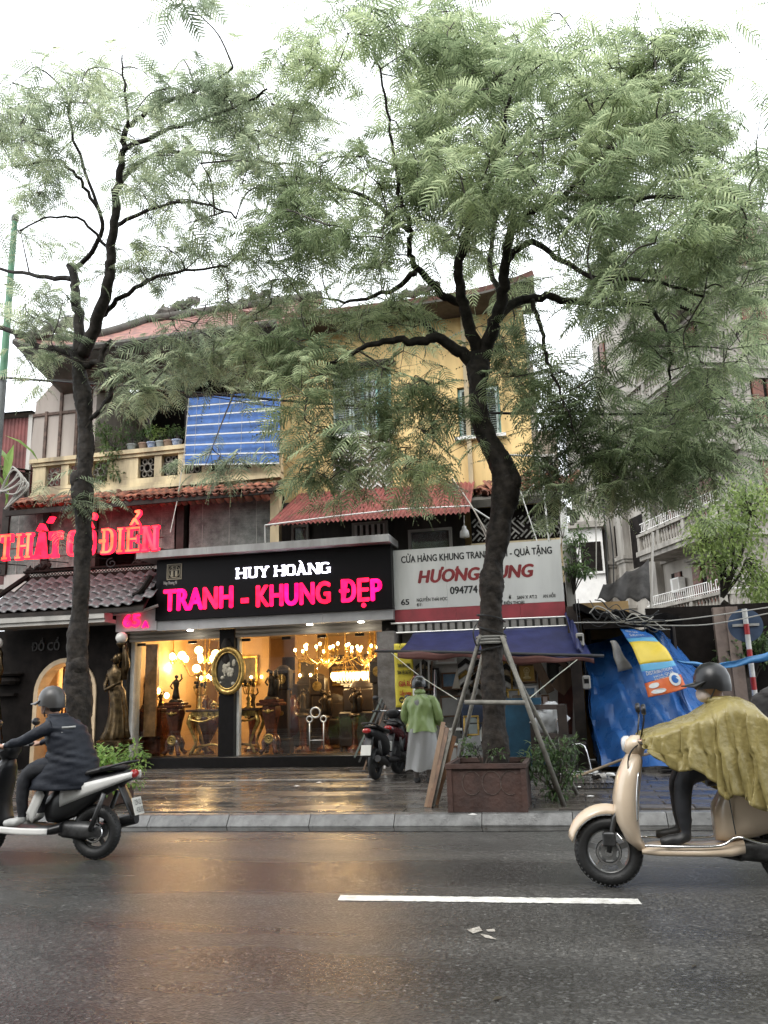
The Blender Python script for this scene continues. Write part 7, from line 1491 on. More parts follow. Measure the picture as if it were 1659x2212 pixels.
    b = MB(); px_ = np.array((-1.005, 0, tl[1]-.36)); b.add([(-1.03, -.085, tl[1]-.22), (-1.03, .085, tl[1]-.22), (-1.075, .085, tl[1]-.375), (-1.075, -.085, tl[1]-.375), (-1.024, -.085, tl[1]-.22), (-1.024, .085, tl[1]-.22), (-1.069, .085, tl[1]-.375), (-1.069, -.085, tl[1]-.375)], [(0, 1, 2, 3), (7, 6, 5, 4), (0, 4, 5, 1), (1, 5, 6, 2), (2, 6, 7, 3), (3, 7, 4, 0)]); pl = b.build('plate', M_plate, t)
    if plate:
        for k, tx in enumerate(plate):
            V, Fc = text_raw(tx, 0, 0, 1, 0); V[:, 0] -= V[:, 0].min(); wv = V[:, 0].max(); b = MB(); zc = tl[1]-.285-.068*k; xc = -1.034-.0205*k-.017; b.add([(xc-.018*0-(.29*(v[1]*.072))*-1*.0-.004+(v[1]*.07-.02)*.28, -(v[0]/wv-.5)*.13, zc+v[1]*.072) for v in V], Fc); b.build('plate_number', M_plb, pl, fix=False)
    b = MB(); loft(b, xsecs([(-.28, .20, .36, .09), (-.50, .18, .36, .11), (-.70, .20, .33, .08)])); b.tube([(-.15, -.10, .22), (-.3, -.11, .19), (-.45, -.13, .22)], .022, 8); b.build('engine', M_eng, t, smooth=40)
    b = MB(); b.tube([(-.42, -.14, .25), (-.55, -.15, .27), (-.95, -.16, .36)], [.035, .055, .055], 12); b.build('exhaust', M_plb, t, smooth=50)
    b = MB(); b.tube([(-.62, .12, .28), (-.76, .13, .62)], .025, 8); b.tube([(-.62, -.12, .28), (-.76, -.13, .62)], .025, 8); build_split(b, 'rear_shock', M_eng, t, smooth=True)
    if stand: b = MB(); b.tube([(-.20, .12, .25), (-.28, .26, .0)], .012, 6); b.build('side_stand', M_eng, t)
    return t
def fuse(b, name, mats, pick, voxel=.013, smooth=6):
    """melt overlapping tubes and balls into one continuous skin; pick(p) -> material index"""
    me = b.mesh(name+'_src', mats[0]); o = bpy.data.objects.new(name+'_src', me); COL.objects.link(o)
    r = o.modifiers.new('r', 'REMESH'); r.mode = 'VOXEL'; r.voxel_size = voxel; s = o.modifiers.new('s', 'SMOOTH'); s.iterations = smooth; s.factor = .5
    tx = bpy.data.textures.get('cloth_creases') or bpy.data.textures.new('cloth_creases', 'CLOUDS'); tx.noise_scale = .07; dm = o.modifiers.new('d', 'DISPLACE'); dm.texture = tx; dm.strength = .016; dm.mid_level = .5; s2_ = o.modifiers.new('s2', 'SMOOTH'); s2_.iterations = 1; s2_.factor = .4
    dg = bpy.context.evaluated_depsgraph_get(); m2 = bpy.data.meshes.new_from_object(o.evaluated_get(dg)); m2.name = name
    bpy.data.objects.remove(o); bpy.data.meshes.remove(me); m2.materials.clear()
    for m in mats: m2.materials.append(m)
    m2.polygons.foreach_set('material_index', [pick(p.center) for p in m2.polygons]); m2.polygons.foreach_set('use_smooth', [True]*len(m2.polygons)); return m2
def fingers(b, grip, s, d):
    """five fingers closed round a bar that runs along y at point grip; d = +1 forward"""
    x, y, z = grip
    for k in range(4):
        yy = y+s*(-.03+k*.021); q = 1-.08*abs(k-1.3); b.tube([(x-d*.045, yy, z+.012), (x-d*.004, yy, z+.034*q), (x+d*.032, yy, z+.018), (x+d*.030, yy, z-.016), (x+d*.004, yy, z-.026)], [.0105, .0105, .010, .009, .008], 6)
    b.tube([(x-d*.05, y-s*.035, z), (x-d*.02, y-s*.05, z-.012), (x+d*.018, y-s*.04, z-.022)], [.012, .011, .009], 6)
    b.ball((x-d*.058, y, z+.004), .040, 10, 1.1, 1.05, .55)
M_skin = mat('skin', (.40, .235, .165), .5, var=.08)
def head_parts(b, c, f=1, yaw=0):
    """head with face: brow, nose, lips, chin, ears; f = facing direction along x"""
    x, y, z = c; b.ball((x, y, z), .098, 16, 1.0, .80, 1.18); b.ball((x+f*.035, y, z-.055), .07, 12, 1, .80, 1.0)
    b.tube([(x+f*.09, y, z+.015), (x+f*.118, y, z-.025), (x+f*.098, y, z-.035)], [.010, .016, .012], 6); b.ball((x+f*.088, y, z-.062), .016, 8, .7, 1.5, .6); b.ball((x+f*.082, y, z-.10), .022, 8)
    for s in (-1, 1): b.ball((x-f*.005, y+s*.08, z-.015), .028, 8, .6, .35, 1.1); b.ball((x+f*.082, y+s*.032, z+.012), .014, 8)
def rider(t_label, jacket, trousers, shoe, lean=.0, hands=True, low=0.0, back=0.0):
    t = thing('person', t_label, 'person', (0, 0, 0)); b = MB(); L = lean
    lo_ = low; pel, wa, ch, nk, hd = (-.36-back*.6, 0, .88-lo_*.25), (-.33+L*.35-back, 0, 1.04-lo_*.55), (-.28+L*.8-back, 0, 1.26-lo_*.9), (-.22+L*1.15-back, 0, 1.43-lo_), (-.17+L*1.3-back, 0, 1.58-lo_)
    b.ball(pel, .17, 14, .95, 1.05, .72); b.tube([pel, wa, ch, (nk[0]-.01, 0, nk[2]-.05)], [.15, .145, .165, .12], 14); b.ball((ch[0]-.01, 0, nk[2]-.12), .16, 14, .8, 1.22, .75); b.tube([(nk[0]-.02, 0, nk[2]-.07), nk, (hd[0]-.01, 0, hd[2]-.05)], [.07, .058, .055], 10); head_parts(b, hd)
    for s in (-1, 1):
        hip, kn, an = (-.33, s*.10, .86), (.06, s*.17, .80), (.10, s*.15, .44)
        b.tube(catmull([hip, ((hip[0]+kn[0])/2, s*.15, .88), kn, (.10, s*.165, .62), an], 3), list(np.interp(np.linspace(0, 4, 13), range(5), [.105, .095, .072, .062, .045])), 12); b.tube([an, (.10, s*.15, .385), (.17, s*.155, .36), (.24, s*.16, .352), (.29, s*.165, .35)], [.042, .045, .045, .040, .028], 10)
        shd, el, wr = (ch[0]-.01, s*.20, nk[2]-.08), (.02+L*.3-back*.5, s*.29, 1.16-lo_*.35), (.235, s*.285, 1.085)
        b.tube(catmull([shd, ((shd[0]+el[0])/2, s*.27, (shd[2]+el[2])/2), el, ((el[0]+wr[0])/2, s*.30, 1.11), wr], 3), list(np.interp(np.linspace(0, 4, 13), range(5), [.075, .06, .052, .046, .030])), 10)
        if hands: fingers(b, (.315, s*.285, 1.07), s, 1)
    def pick(p):
        if p[2] > nk[2]+.015 and p[0] > nk[0]-.2: return 0
        if p[0] > .245 and p[2] > .95: return 0
        if p[2] < .415: return 3
        if p[2] < .90 and not (p[0] < -.5 and p[2] > .85): return 2
        return 1
    me = fuse(b, 'body', [M_skin, jacket, trousers, shoe], pick); o = bpy.data.objects.new('body', me); COL.objects.link(o); o.parent = t; OFF[o] = (0, 0, 0); return t, hd
def helmet(t, hd, m, f=1, brim=True, band=None):
    x, y, z = hd; b = MB(); vs = []; n = 24; secs = [(1.22, -.045), (1.27, .0), (1.22, .05), (1.02, .105), (.62, .145), (.0, .16)]
    for q, h in secs:
        for k in range(n): a = 2*math.pi*k/n; vs.append((x-f*.012+.108*q*math.cos(a)*1.02, y+.095*q*math.sin(a), z+.01+h-(.02 if math.cos(a)*f < -.2 else 0)*(h < .02)))
    b.add(vs, [(i*n+k, i*n+(k+1) % n, i*n+n+(k+1) % n, i*n+n+k) for i in range(len(secs)-1) for k in range(n)]); h_ = b.build('helmet', m, t, smooth=True)
    if brim:
        b = MB(); b.grid(8, 10, lambda u, v: np.array((x+f*(.095*math.cos((v-.5)*2.2)+.115*u*math.cos((v-.5)*2.2)+.01), y+.125*math.sin((v-.5)*2.3)*(1-.15*u), z+.022-.028*u-.02*u*(2*v-1)**2)), .006); b.build('brim', m, h_, smooth=True)
    b = MB()
    for s in (-1, 1): b.tube([(x-f*.02, y+s*.10, z-.02), (x+f*.02, y+s*.075, z-.10), (x+f*.05, y+s*.02, z-.135)], .006, 5)
    b.build('strap', M_plb, h_)
    if band: b = MB(); b.torus((x-f*.01, y, z+.055), .118, .014, 24, 6, 'z'); b.build('helmet_band', band, h_, smooth=True)
    return h_
# --- left: dark rider heading left on a black and white scooter
GL = G(206, 1857); s1 = scooter('black and white sporty scooter riding along the road with rider in navy', M_plb, False, panel=mat('white_plastic_panel', (.66, .65, .62), .3, var=.06, coat=.3), plate=('29-D1', '426.08'))
M_nav = mat('navy_rain_jacket', (.015, .018, .026), .62, spec=.3, scale=5, col2=(.009, .011, .017), bump=.5, bscale=9); M_tro = mat('dark_trousers', (.02, .021, .026), .7, var=.2, bump=.3, bscale=12); M_sho = mat('pale_shoe', (.50, .50, .48), .5, var=.12)
P1, hd = rider('person in navy rain jacket and grey peaked helmet riding the black and white scooter', M_nav, M_tro, M_sho, lean=.10, low=.09); M_hg = mat('matt_grey_helmet', (.06, .057, .055), .35, var=.1); helmet(P1, hd, M_hg)
b = MB(); loft(b, [((-.24, 0, .66), (.36, 0, 0), (0, .27, 0)), ((-.27, 0, .80), (.32, 0, 0), (0, .265, 0)), ((-.31, 0, .92), (.26, 0, 0), (0, .25, 0)), ((-.30, 0, 1.02), (.215, 0, 0), (0, .235, 0)), ((-.26, 0, 1.14), (.20, 0, 0), (0, .24, 0)), ((-.21, 0, 1.25), (.18, 0, 0), (0, .245, 0)), ((-.15, 0, 1.335), (.12, 0, 0), (0, .13, 0)), ((-.13, 0, 1.365), (.085, 0, 0), (0, .085, 0))], n=28, ex=1.0); wrinkle(b, .011)
b.build('jacket', M_nav, P1, smooth=True)
for s in (-1, 1):
    for k in range(3):
        if s > 0: b = MB(); z_ = 1.245-.045*k; b.tube([(-.315, .205, z_), (-.36, .165, z_), (-.395, .10, z_+.004)], .011, 6); b.build('back_stripe', mat('reflective_grey', (.42, .42, .40), .4, var=.1), P1, smooth=40)
b = MB(); b.ball((hd[0]-.055, 0, hd[2]-.045), .075, 12, .75, 1.0, .9); b.build('hair', mat('black_hair', (.012, .01, .009), .6, var=.2), P1, smooth=True)
b = MB(); b.torus((-.135, 0, 1.36), .078, .022, 20, 8, 'z'); b.build('collar', M_nav, P1, smooth=True)
X1 = GL[0]-.62
for o in (s1, P1): place(o, (X1, float(GL[1]), 0), math.pi)
# --- right: cream retro scooter, rider under a khaki poncho
GR = G(1321, 1915); M_crm = mat('cream_paint', (.62, .50, .37), .28, var=.05, coat=.5, scale=3)
s2 = scooter('cream retro scooter with chrome trim ridden by a person in a khaki poncho', M_crm, True)
P2, hd2 = rider('person in black helmet and khaki rain poncho riding the cream scooter', mat('dark_shirt', (.03, .03, .035), .7), M_tro, mat('black_shoe', (.02, .02, .02), .5), lean=.04, low=.11, back=.09)
hd2 = (hd2[0], 0, hd2[2]); helmet(P2, hd2, mat('gloss_black_helmet', (.014, .014, .015), .32, var=.05, spec=.4))
b = MB(); b.ball((hd2[0]+.055, 0, hd2[2]-.075), .075, 12, .85, .9, .85); b.build('face_mask', mat('pale_mask', (.58, .50, .47), .7, var=.08), P2, smooth=True)
cl = [(.36, 1.09), (.34, 1.125), (.28, 1.145), (.18, 1.17), (.08, 1.20), (-.02, 1.24), (-.10, 1.285), (-.16, 1.325), (-.22, 1.355), (-.28, 1.37), (-.38, 1.37), (-.46, 1.33), (-.54, 1.22), (-.59, 1.08), (-.63, .97), (-.72, .91), (-.88, .89), (-1.05, .88), (-1.22, .90), (-1.38, .86)]
hwv = [.36, .37, .38, .385, .39, .395, .395, .39, .38, .37, .36, .36, .36, .36, .355, .35, .34, .32, .30, .27]
hem = [1.02, .99, .95, .90, .86, .80, .74, .69, .66, .64, .63, .62, .60, .59, .58, .60, .64, .70, .76, .78]
def pon(u, v):
    t_ = u*(len(cl)-1); xs = np.interp(t_, range(len(cl)), [c[0] for c in cl]); zs = np.interp(t_, range(len(cl)), [c[1] for c in cl]); hw = np.interp(t_, range(len(cl)), hwv); he = np.interp(t_, range(len(cl)), hem)
    s = 2*v-1; a = abs(s); sh = min(1, a/.55); y = math.copysign(hw*(math.sin(sh*math.pi/2)*.92+.08*a), s) if a > 0 else 0
    dr_ = .04+.09*min(1, max(0, (zs-1.20)/.15)); drop = dr_*sh**2.4 if a < .55 else None
    z1 = zs-dr_
    z = zs-drop if drop is not None else z1+(he-z1)*((a-.55)/.45)
    k = max(0, (a-.3))*1.4; fold = .030*math.sin(t_*2.3+a*3+s)*k+.020*math.sin(t_*4.1-a*5)*k+.012*math.sin(t_*7+a*9)*k
    def cr_(q): return (1-abs(math.sin(q)))**3
    fold += k*(.022*cr_(t_*1.15+a*2.2+.4)+.020*cr_(t_*2.3-a*2.6)+.014*cr_(t_*4.3+a*6.0)+.010*cr_(t_*6.7-a*9.0))-.012*k; top_ = (1-min(1, a/.5))*min(1, max(0, (.3-abs(xs-.1))/.2)); z += .016*top_*cr_(xs*22+s*5)
    return np.array((xs+fold*1.2-.06*k*(z < 1)*.5, y+math.copysign(fold+.03*k, s), z+fold*.4+(.04*math.sin(t_*1.7)*k)))
b = MB(); b.grid(170, 80, pon, .0025); M_pon = mat('khaki_poncho', (.36, .30, .12), .26, scale=4, col2=(.28, .23, .09), bump=.55, bscale=22, transl=.32, rvar=.10); b.build('poncho', M_pon, P2, smooth=True)
b = MB(); b.torus((hd2[0]-.05, 0, hd2[2]-.12), .08, .03, 20, 8, 'z'); b.build('collar', M_pon, P2, smooth=True)
for o in (s2, P2): place(o, (float(GR[0])+.66, float(GR[1]), 0), math.pi)
# --- parked bikes before the picture shop, seen from behind
g = G(800, 1690, .13); s3 = scooter('dark parked scooter with blank pale plate and mirrors, leaning mouldings beside it', M_plb, False, stand=True, group='scooters parked before the shops'); place(s3, (float(g[0])+.06, float(g[1])+1.0, .131), R(84))
g2 = G(852, 1676, .13); s4 = scooter('maroon parked scooter with white number plate beside the raincoat person', mat('maroon_paint', (.06, .012, .014), .25, var=.05, coat=.5), False, stand=True, plate=('29-X2', '951.06'), group='scooters parked before the shops'); place(s4, (float(g2[0])+.08, float(g2[1])+1.0, .131), R(80))
for k, (xa, ya, xb, yb) in enumerate(((842, 1472, 765, 1612), (846, 1476, 775, 1622), (850, 1474, 785, 1640), (838, 1478, 770, 1600), (852, 1480, 806, 1650), (856, 1478, 830, 1640))):
    p0 = W(xa, ya, 16.2); p1 = W(xb, yb, 15.0+.08*k); p1[2] = max(p1[2]-.2, .16); plank('moulding_length', ('green grey', 'black', 'brown', 'second green grey', 'second black', 'white')[k]+' moulding length leaning on the pillar behind the parked scooters', p0, p1, .03, .02, [mat('green_grey_moulding', (.09, .11, .09), .4, var=.2), M_fb, M_fw][k % 3] if k != 2 else M_fbr, 'moulding', 'moulding lengths leaning on the shop pillar')
# --- person in a green raincoat with clear skirt, back to the street
gp = G(898, 1692, .13); X, Y = float(gp[0])+.12, float(gp[1]); P3 = thing('person', 'person in green translucent raincoat and black helmet standing with back turned', 'person', (0, 0, 0))
b = MB(); b.ball((0, 0, .92), .16, 14, 1.08, .85, .8); b.tube([(0, 0, .9), (0, .0, 1.1), (0, .02, 1.3), (0, .03, 1.40)], [.15, .14, .155, .10], 14); b.ball((0, .02, 1.32), .16, 14, 1.25, .7, .7); b.tube([(0, .03, 1.38), (-.01, .06, 1.46), (-.02, .07, 1.52)], [.06, .055, .05], 10)
hb = MB(); head_parts(hb, (0, 0, 0), 1); hb.xf(lambda p: (-.03-p[1]*.9-p[0]*.25, .08+p[0]*.95-p[1]*.25, 1.56+p[2]-.25*p[0])); b.add(hb.v, hb.f)
for s in (-1, 1):
    b.tube(catmull([(s*.09, 0, .90), (s*.10, .01, .70), (s*.105, .02, .48), (s*.11, -.01, .28), (s*.11, 0, .10)], 3), list(np.interp(np.linspace(0, 4, 13), range(5), [.10, .085, .065, .058, .042])), 12); b.tube([(s*.11, -.03, .05), (s*.115, .08, .045), (s*.12, .18, .03)], [.05, .045, .03], 8)
    b.tube(catmull([(s*.20, .02, 1.36), (s*.26, .02, 1.2), (s*.28, .05, 1.06), (s*.25, .16, .96), (s*.22, .24, .93)], 3), list(np.interp(np.linspace(0, 4, 13), range(5), [.07, .058, .05, .042, .03])), 10)
    for k in range(4): b.tube([(s*(.20+.012*k), .27, .94-.008*k), (s*(.19+.012*k), .33, .925-.01*k), (s*(.175+.010*k), .355, .895-.008*k)], [.010, .009, .007], 6)
    b.tube([(s*.19, .26, .92), (s*.165, .30, .90), (s*.16, .325, .89)], [.011, .010, .008], 6); b.ball((s*.215, .26, .93), .038, 8, 1, 1.1, .7)
me = fuse(b, 'body', [M_skin, mat('grey_shirt', (.20, .20, .19), .8), mat('brown_trousers', (.10, .085, .075), .8, var=.2), MATS['black_shoe']], lambda p: 0 if (p[2] > 1.44 or p[1] > .22) else (3 if p[2] < .085 else (2 if p[2] < .95 else 1))); o = bpy.data.objects.new('body', me); COL.objects.link(o); o.parent = P3; OFF[o] = (0, 0, 0)
def sheetmat(name, col, a, rough=.25):
    m = film(name, col, .10, rough, a); return m
b = MB()
def coat(u, v):
    a = 2*math.pi*u; z = 1.42-.60*v; rx = np.interp(v, [0, .12, .3, .6, 1], [.09, .20, .235, .215, .255]); ry = np.interp(v, [0, .12, .3, .6, 1], [.09, .13, .165, .17, .20]); f = (.004+.008*v)*math.sin(a*9+v*5)+.007*math.sin(a*3-v*9)+.012*(1-abs(math.sin(a*4+v*7)))**3+.010*(1-abs(math.sin(a*6-v*9+1)))**3
    return np.array(((rx+f)*math.cos(a), .02+(ry+f)*math.sin(a), z+.014*math.sin(a*4)*v))
b.grid(56, 24, coat, 0); 
for s in (-1, 1):
    b.tube(catmull([(s*.10, .02, 1.35), (s*.21, .02, 1.32), (s*.275, .02, 1.18), (s*.295, .05, 1.05), (s*.265, .15, .97)], 5), [.05+.024*min(1, k/4)+.004*math.sin(k*1.7) for k in range(21)], 14, cap=False)
b.build('raincoat', film('green_vinyl', (.36, .48, .19), .01, .3, .5), P3, smooth=True, fix=False)
b = MB(); b.ball((-.02, .05, 1.46), .095, 14, 1.05, 1, .7); b.build('hood', film('green_vinyl', (.42, .62, .22)), P3, smooth=True)
b = MB(); b.grid(56, 20, lambda u, v: np.array(((.235+.05*v+(.010+.012*v)*math.sin(u*2*math.pi*5+v*3))*math.cos(2*math.pi*u), .02+(.185+.04*v+(.010+.012*v)*math.sin(u*2*math.pi*5+v*3))*math.sin(2*math.pi*u), .87-.66*v+.02*math.sin(u*2*math.pi*5)*v)), 0); b.build('plastic_skirt', film('clear_vinyl', (.50, .50, .49), .03, .28, .34), P3, smooth=True, fix=False)
h_ = MB(); hh = helmet(P3, (-.03, .07, 1.58), mat('black_helmet_shell', (.018, .018, .018), .22, var=.05, coat=.5), 1, False); b = MB(); b.grid(6, 8, lambda u, v: np.array((-.03-.128*math.cos((u-.5)*1.0)*math.cos((v-.3)*1.4), .045+.12*math.sin((u-.5)*1.2), 1.60+.12*math.sin((v-.3)*1.5))), .004); b.build('orange_patch', mat('orange_decal', (.60, .26, .03), .3, var=.05), hh, smooth=True)
place(P3, (X, Y, .131), R(-8), .94)
# --- parked bike and seated person at the right edge
s5 = scooter('dark parked scooter with chrome rear rack at the pavement corner', M_plb, False, stand=True); gq = W(1655, 1600, 11.2); place(s5, (float(gq[0])+.35, 11.2, .131), R(-10))
P4, hd4 = rider('person in charcoal jacket bent forward on the scooter parked at the pavement corner', mat('charcoal_jacket', (.035, .032, .031), .75, scale=6, col2=(.022, .02, .02), bump=.4, bscale=10), M_tro, MATS['black_shoe'], lean=.22, low=.06); helmet(P4, hd4, M_hg); place(P4, (float(gq[0])+.35, 11.2, .131), R(-10))
b = MB(); loft(b, [((-.36, 0, .82), (.22, 0, 0), (0, .22, 0)), ((-.34, 0, 1.0), (.2, 0, 0), (0, .21, 0)), ((-.24, 0, 1.18), (.2, 0, 0), (0, .22, 0)), ((-.14, 0, 1.27), (.17, 0, 0), (0, .21, 0)), ((-.02, 0, 1.36), (.1, 0, 0), (0, .1, 0))], n=28, ex=1.0); wrinkle(b, .016); b.build('jacket', MATS['charcoal_jacket'], P4, smooth=True)
# ================================================================== STREET THINGS, PLANTS, CABLES
M_rust = mat('rusty_planter', (.055, .027, .02), .6, scale=3, col2=(.030, .017, .014), bump=.35, bscale=22, rvar=.15)
pl0, pl1 = G(968, 1757, .13), G(1140, 1753, .13); x0, x1 = float(pl0[0]), float(pl1[0]); yf = 9.93+.0
tp = thing('planter_box', 'rusty brown square planter box at the foot of the crooked tree', 'planter', ((x0+x1)/2, 10.4, .13)); zt = W(1050, 1652, yf)[2]
b = MB(); b.box(x0, x1, yf, yf+.02, .13, zt); pf = b.build('front_panel', M_rust, tp)
b = MB(); b.box(x0, x1, yf+.93, yf+.95, .13, zt); b.build('panel', M_rust, tp)
for xx in (x0, x1-.02): b = MB(); b.box(xx, xx+.02, yf+.02, yf+.93, .13, zt); b.build('panel', M_rust, tp)
b = MB(); b.box(x0-.025, x1+.025, yf-.03, yf+.03, zt-.04, zt+.012); b.box(x0-.025, x1+.025, yf+.92, yf+.98, zt-.04, zt+.012); b.box(x0-.025, x0+.03, yf+.032, yf+.918, zt-.04, zt+.011); b.box(x1-.03, x1+.025, yf+.032, yf+.918, zt-.04, zt+.011); b.build('rim', M_rust, tp)
for xx in (x0-.012, x1-.048): b = MB(); b.box(xx, xx+.06, yf-.02, yf-.002, .13, zt-.042); b.build('corner_strip', M_rust, tp)
b = MB(); b.grid(8, 8, lambda u, v: np.array((x0+.02+(x1-x0-.04)*u, yf+.02+.91*v, zt-.10+.05*math.sin(u*9)*math.sin(v*8)))); b.build('soil', M_dirt, tp)
b = MB(); chalk = mat('chalk_scrawl', (.13, .10, .085), .8, var=.3, scale=30)
for cx_, a0, a1 in ((-.17, .6, 5.6), (.06, .3, 6.4), (.27, .8, 5.2)):
    pts = [((x0+x1)/2+cx_+.11*math.cos(t), yf-.003, (zt+.13)/2+.06+.13*math.sin(t)) for t in np.linspace(a0, a1, 20)]
    for p_, q_ in zip(pts, pts[1:]): b.bar(p_, q_, .004, .010, up=(0, 1, 0))
b.build('scrawl', chalk, tp)
# tripod of stakes tied round the trunk
tr = thing('tree_stakes', 'grey bamboo stakes propped and tied round the crooked tree trunk', 'stake frame', (-1.1, 10.3, .13)); M_stk = mat('weathered_pole', (.20, .19, .165), .65, scale=7, col2=(.10, .095, .08), bump=.3)
for (xa, ya, Ya, foot, r) in ((1038, 1385, 10.15, G(938, 1722, .13), .032), (1084, 1385, 10.15, G(1219, 1742, .13), .032), (1052, 1385, 10.45, np.array((-1.75, 11.6, .13)), .028), (1072, 1385, 10.45, np.array((-.1, 11.6, .13)), .028)):
    b = MB(); b.tube([W(xa, ya-12, Ya), foot], [r*.85, r], 10); b.build('stake', M_stk, tr, smooth=True)
b = MB(); b.tube([W(1004, 1517, 10.08), W(1134, 1518, 10.02)], .028, 8); b.build('cross_bar', M_stk, tr, smooth=True)
c = W(1061, 1384, 10.3); b = MB()
for k in range(3): b.torus((c[0], 10.3, c[2]-.03+k*.035), .175, .018, 20, 6, 'z')
b.build('binding', mat('grey_binding', (.17, .165, .15), .8, var=.2), tr)
c2_ = W(1061, 1345, 10.3); b = MB()
for k in range(4): b.tube(catmull([(c2_[0]+.17*math.cos(a), 10.3+.17*math.sin(a), c2_[2]-.08*k+.10*math.sin(a*.5+k)) for a in np.linspace(0, 6.3, 12)], 2), .010, 5)
b.tube(catmull([W(1035, 1340, 10.1), W(1022, 1365, 10.0), W(1030, 1395, 10.05), W(1036, 1380, 10.1)], 3), .010, 5); b.build('cable_wrap', M_cab, tr)
# planks leaning by the planter
for k, (xa, ya, xb, yb) in enumerate(((958, 1560, 921, 1744), (966, 1572, 927, 1744), (973, 1580, 934, 1742), (982, 1590, 942, 1738), (960, 1568, 948, 1726))):
    p0 = W(xa, ya, 10.6); p1 = G(xb, yb, .135); plank('leaning_plank', ('raw brown', 'dark brown', 'weathered grey', 'short dark brown', 'pale thin')[k]+' plank leaning against the left side of the planter box', p0, p1, .055, .02, [M_pl, M_fbr, M_stk, M_fbr, mat('pale_lath', (.34, .32, .28), .6, var=.15)][k], 'plank', 'planks leaning on the planter')
# --- small plants
def leafmesh(nm, m, ln, wd, fold=.15):
    b = MB(); b.add([(0, 0, 0), (ln*.35, -wd/2, fold*wd), (ln*.35, 0, 0), (ln*.35, wd/2, fold*wd), (ln*.75, -wd*.38, fold*wd-.1*ln), (ln*.75, 0, -.09*ln), (ln*.75, wd*.38, fold*wd-.1*ln), (ln, 0, -.22*ln)], [(0, 1, 2), (0, 2, 3), (1, 4, 5, 2), (2, 5, 6, 3), (4, 7, 5), (5, 7, 6)]); return np.array(b.v), b.f
M_lf_b = leaf_mat('bright_shrub_leaf', (.05, .11, .02), (.11, .20, .04), (.20, .30, .07)); M_lf_d = leaf_mat('deep_shrub_leaf', (.025, .05, .015), (.05, .09, .028), (.09, .14, .045)); M_lf_y = leaf_mat('yellow_green_leaf', (.06, .095, .02), (.12, .17, .04), (.20, .26, .07))
def foliage(parent, nm, m, centres, per, rad, ln, wd, seed, down=-.2):
    r = np.random.default_rng(seed); LV, LF = leafmesh('leaf', m, ln, wd); Vs, Fs = [], []; o = 0; off = np.array(OFF.get(parent, (0, 0, 0)))
    for c in centres:
        for _ in range(per):
            d = r.normal(0, 1, 3); d /= np.linalg.norm(d); p = np.array(c)+d*rad*np.array((1, 1, .8))*r.random()**.45; x = d+np.array((0, 0, down))+r.normal(0, .35, 3); x /= np.linalg.norm(x); y = np.cross((0, 0, 1.), x); y /= np.linalg.norm(y)+1e-9; z = np.cross(x, y); s = r.uniform(.65, 1.2)
            Vs.append((LV*s)@np.stack([x, y, z], 0)+p-off); Fs += [tuple(o+i for i in f) for f in LF]; o += len(LV)
    me = bpy.data.meshes.new(nm); me.from_pydata(np.concatenate(Vs).tolist(), [], Fs); me.materials.append(m); ob = bpy.data.objects.new(nm, me); COL.objects.link(ob); ob.parent = parent; ob['kind'] = 'stuff'; OFF[ob] = tuple(off); return ob
def plant(label, base, pts, m, per, rad, ln, wd, seed, pot=None, stem=.012, cat='plant', nm='potted_plant'):
    t = thing(nm, label, cat, tuple(base)); b = MB()
    for p in pts: b.tube(catmull([base, np.array(base)*.6+np.array(p)*.4+np.array((.02, 0, .05)), p], 3), list(np.linspace(stem, stem*.3, 7)), 5)
    b.build('stem', M_twig, t); foliage(t, 'foliage', m, pts, per, rad, ln, wd, seed)
    if pot: r_, h_, pm = pot; b = MB(); b.lathe([(r_*.7, -h_), (r_*.95, -h_*.3), (r_, -.03), (r_*1.1, -.03), (r_*1.1, .0), (r_*.9, .0), (r_*.85, -.05)], 18, base); b.build('pot', pm, t, smooth=40)
    return t
rp = random.Random(3); g = np.array((-6.42, 10.25, .42))
b_ = thing('bush_planter', 'bright green bush spilling over a low planter at the slim tree', 'bush', (g[0], g[1], .13)); pts = [g+np.array((rp.uniform(-.38, .62), rp.uniform(-.3, .35), rp.uniform(.0, .42))) for _ in range(26)]
b = MB()
for p in pts: b.tube([g+(0, .1, -.1), (g+p)/2+(0, 0, .05), p], [.012, .008, .004], 5)
b.build('stem', M_twig, b_); foliage(b_, 'foliage', M_lf_b, pts, 75, .17, .075, .032, 4)
b = MB(); b.bbox(g[0]-.45, g[0]+.3, g[1]-.3, g[1]+.75, .13, .36, .02); b.build('box', M_rust, b_)
plant('dark green clump growing behind the right side of the planter box', (-.35, 10.9, .13), [np.array((-.35+rp.uniform(-.28, .25), 10.9+rp.uniform(-.25, .25), .25+rp.uniform(0, .55))) for _ in range(22)], M_lf_d, 45, .15, .08, .03, 8, nm='shrub')
plant('small weeds sprouting from the soil of the planter box', (-1.15, 10.15, zt-.08), [np.array((-1.15+rp.uniform(-.3, .32), 10.1+rp.uniform(-.1, .1), zt+rp.uniform(.03, .3))) for _ in range(9)], M_lf_d, 14, .07, .05, .03, 9, stem=.006, nm='weeds')
zb = 7.30
M_pot = [mat('glazed_grey_pot', (.28, .30, .29), .35, var=.15), mat('clay_pot', (.24, .16, .11), .6, var=.2), mat('blue_white_pot', (.42, .45, .50), .3, col2=(.12, .17, .32), scale=18)]
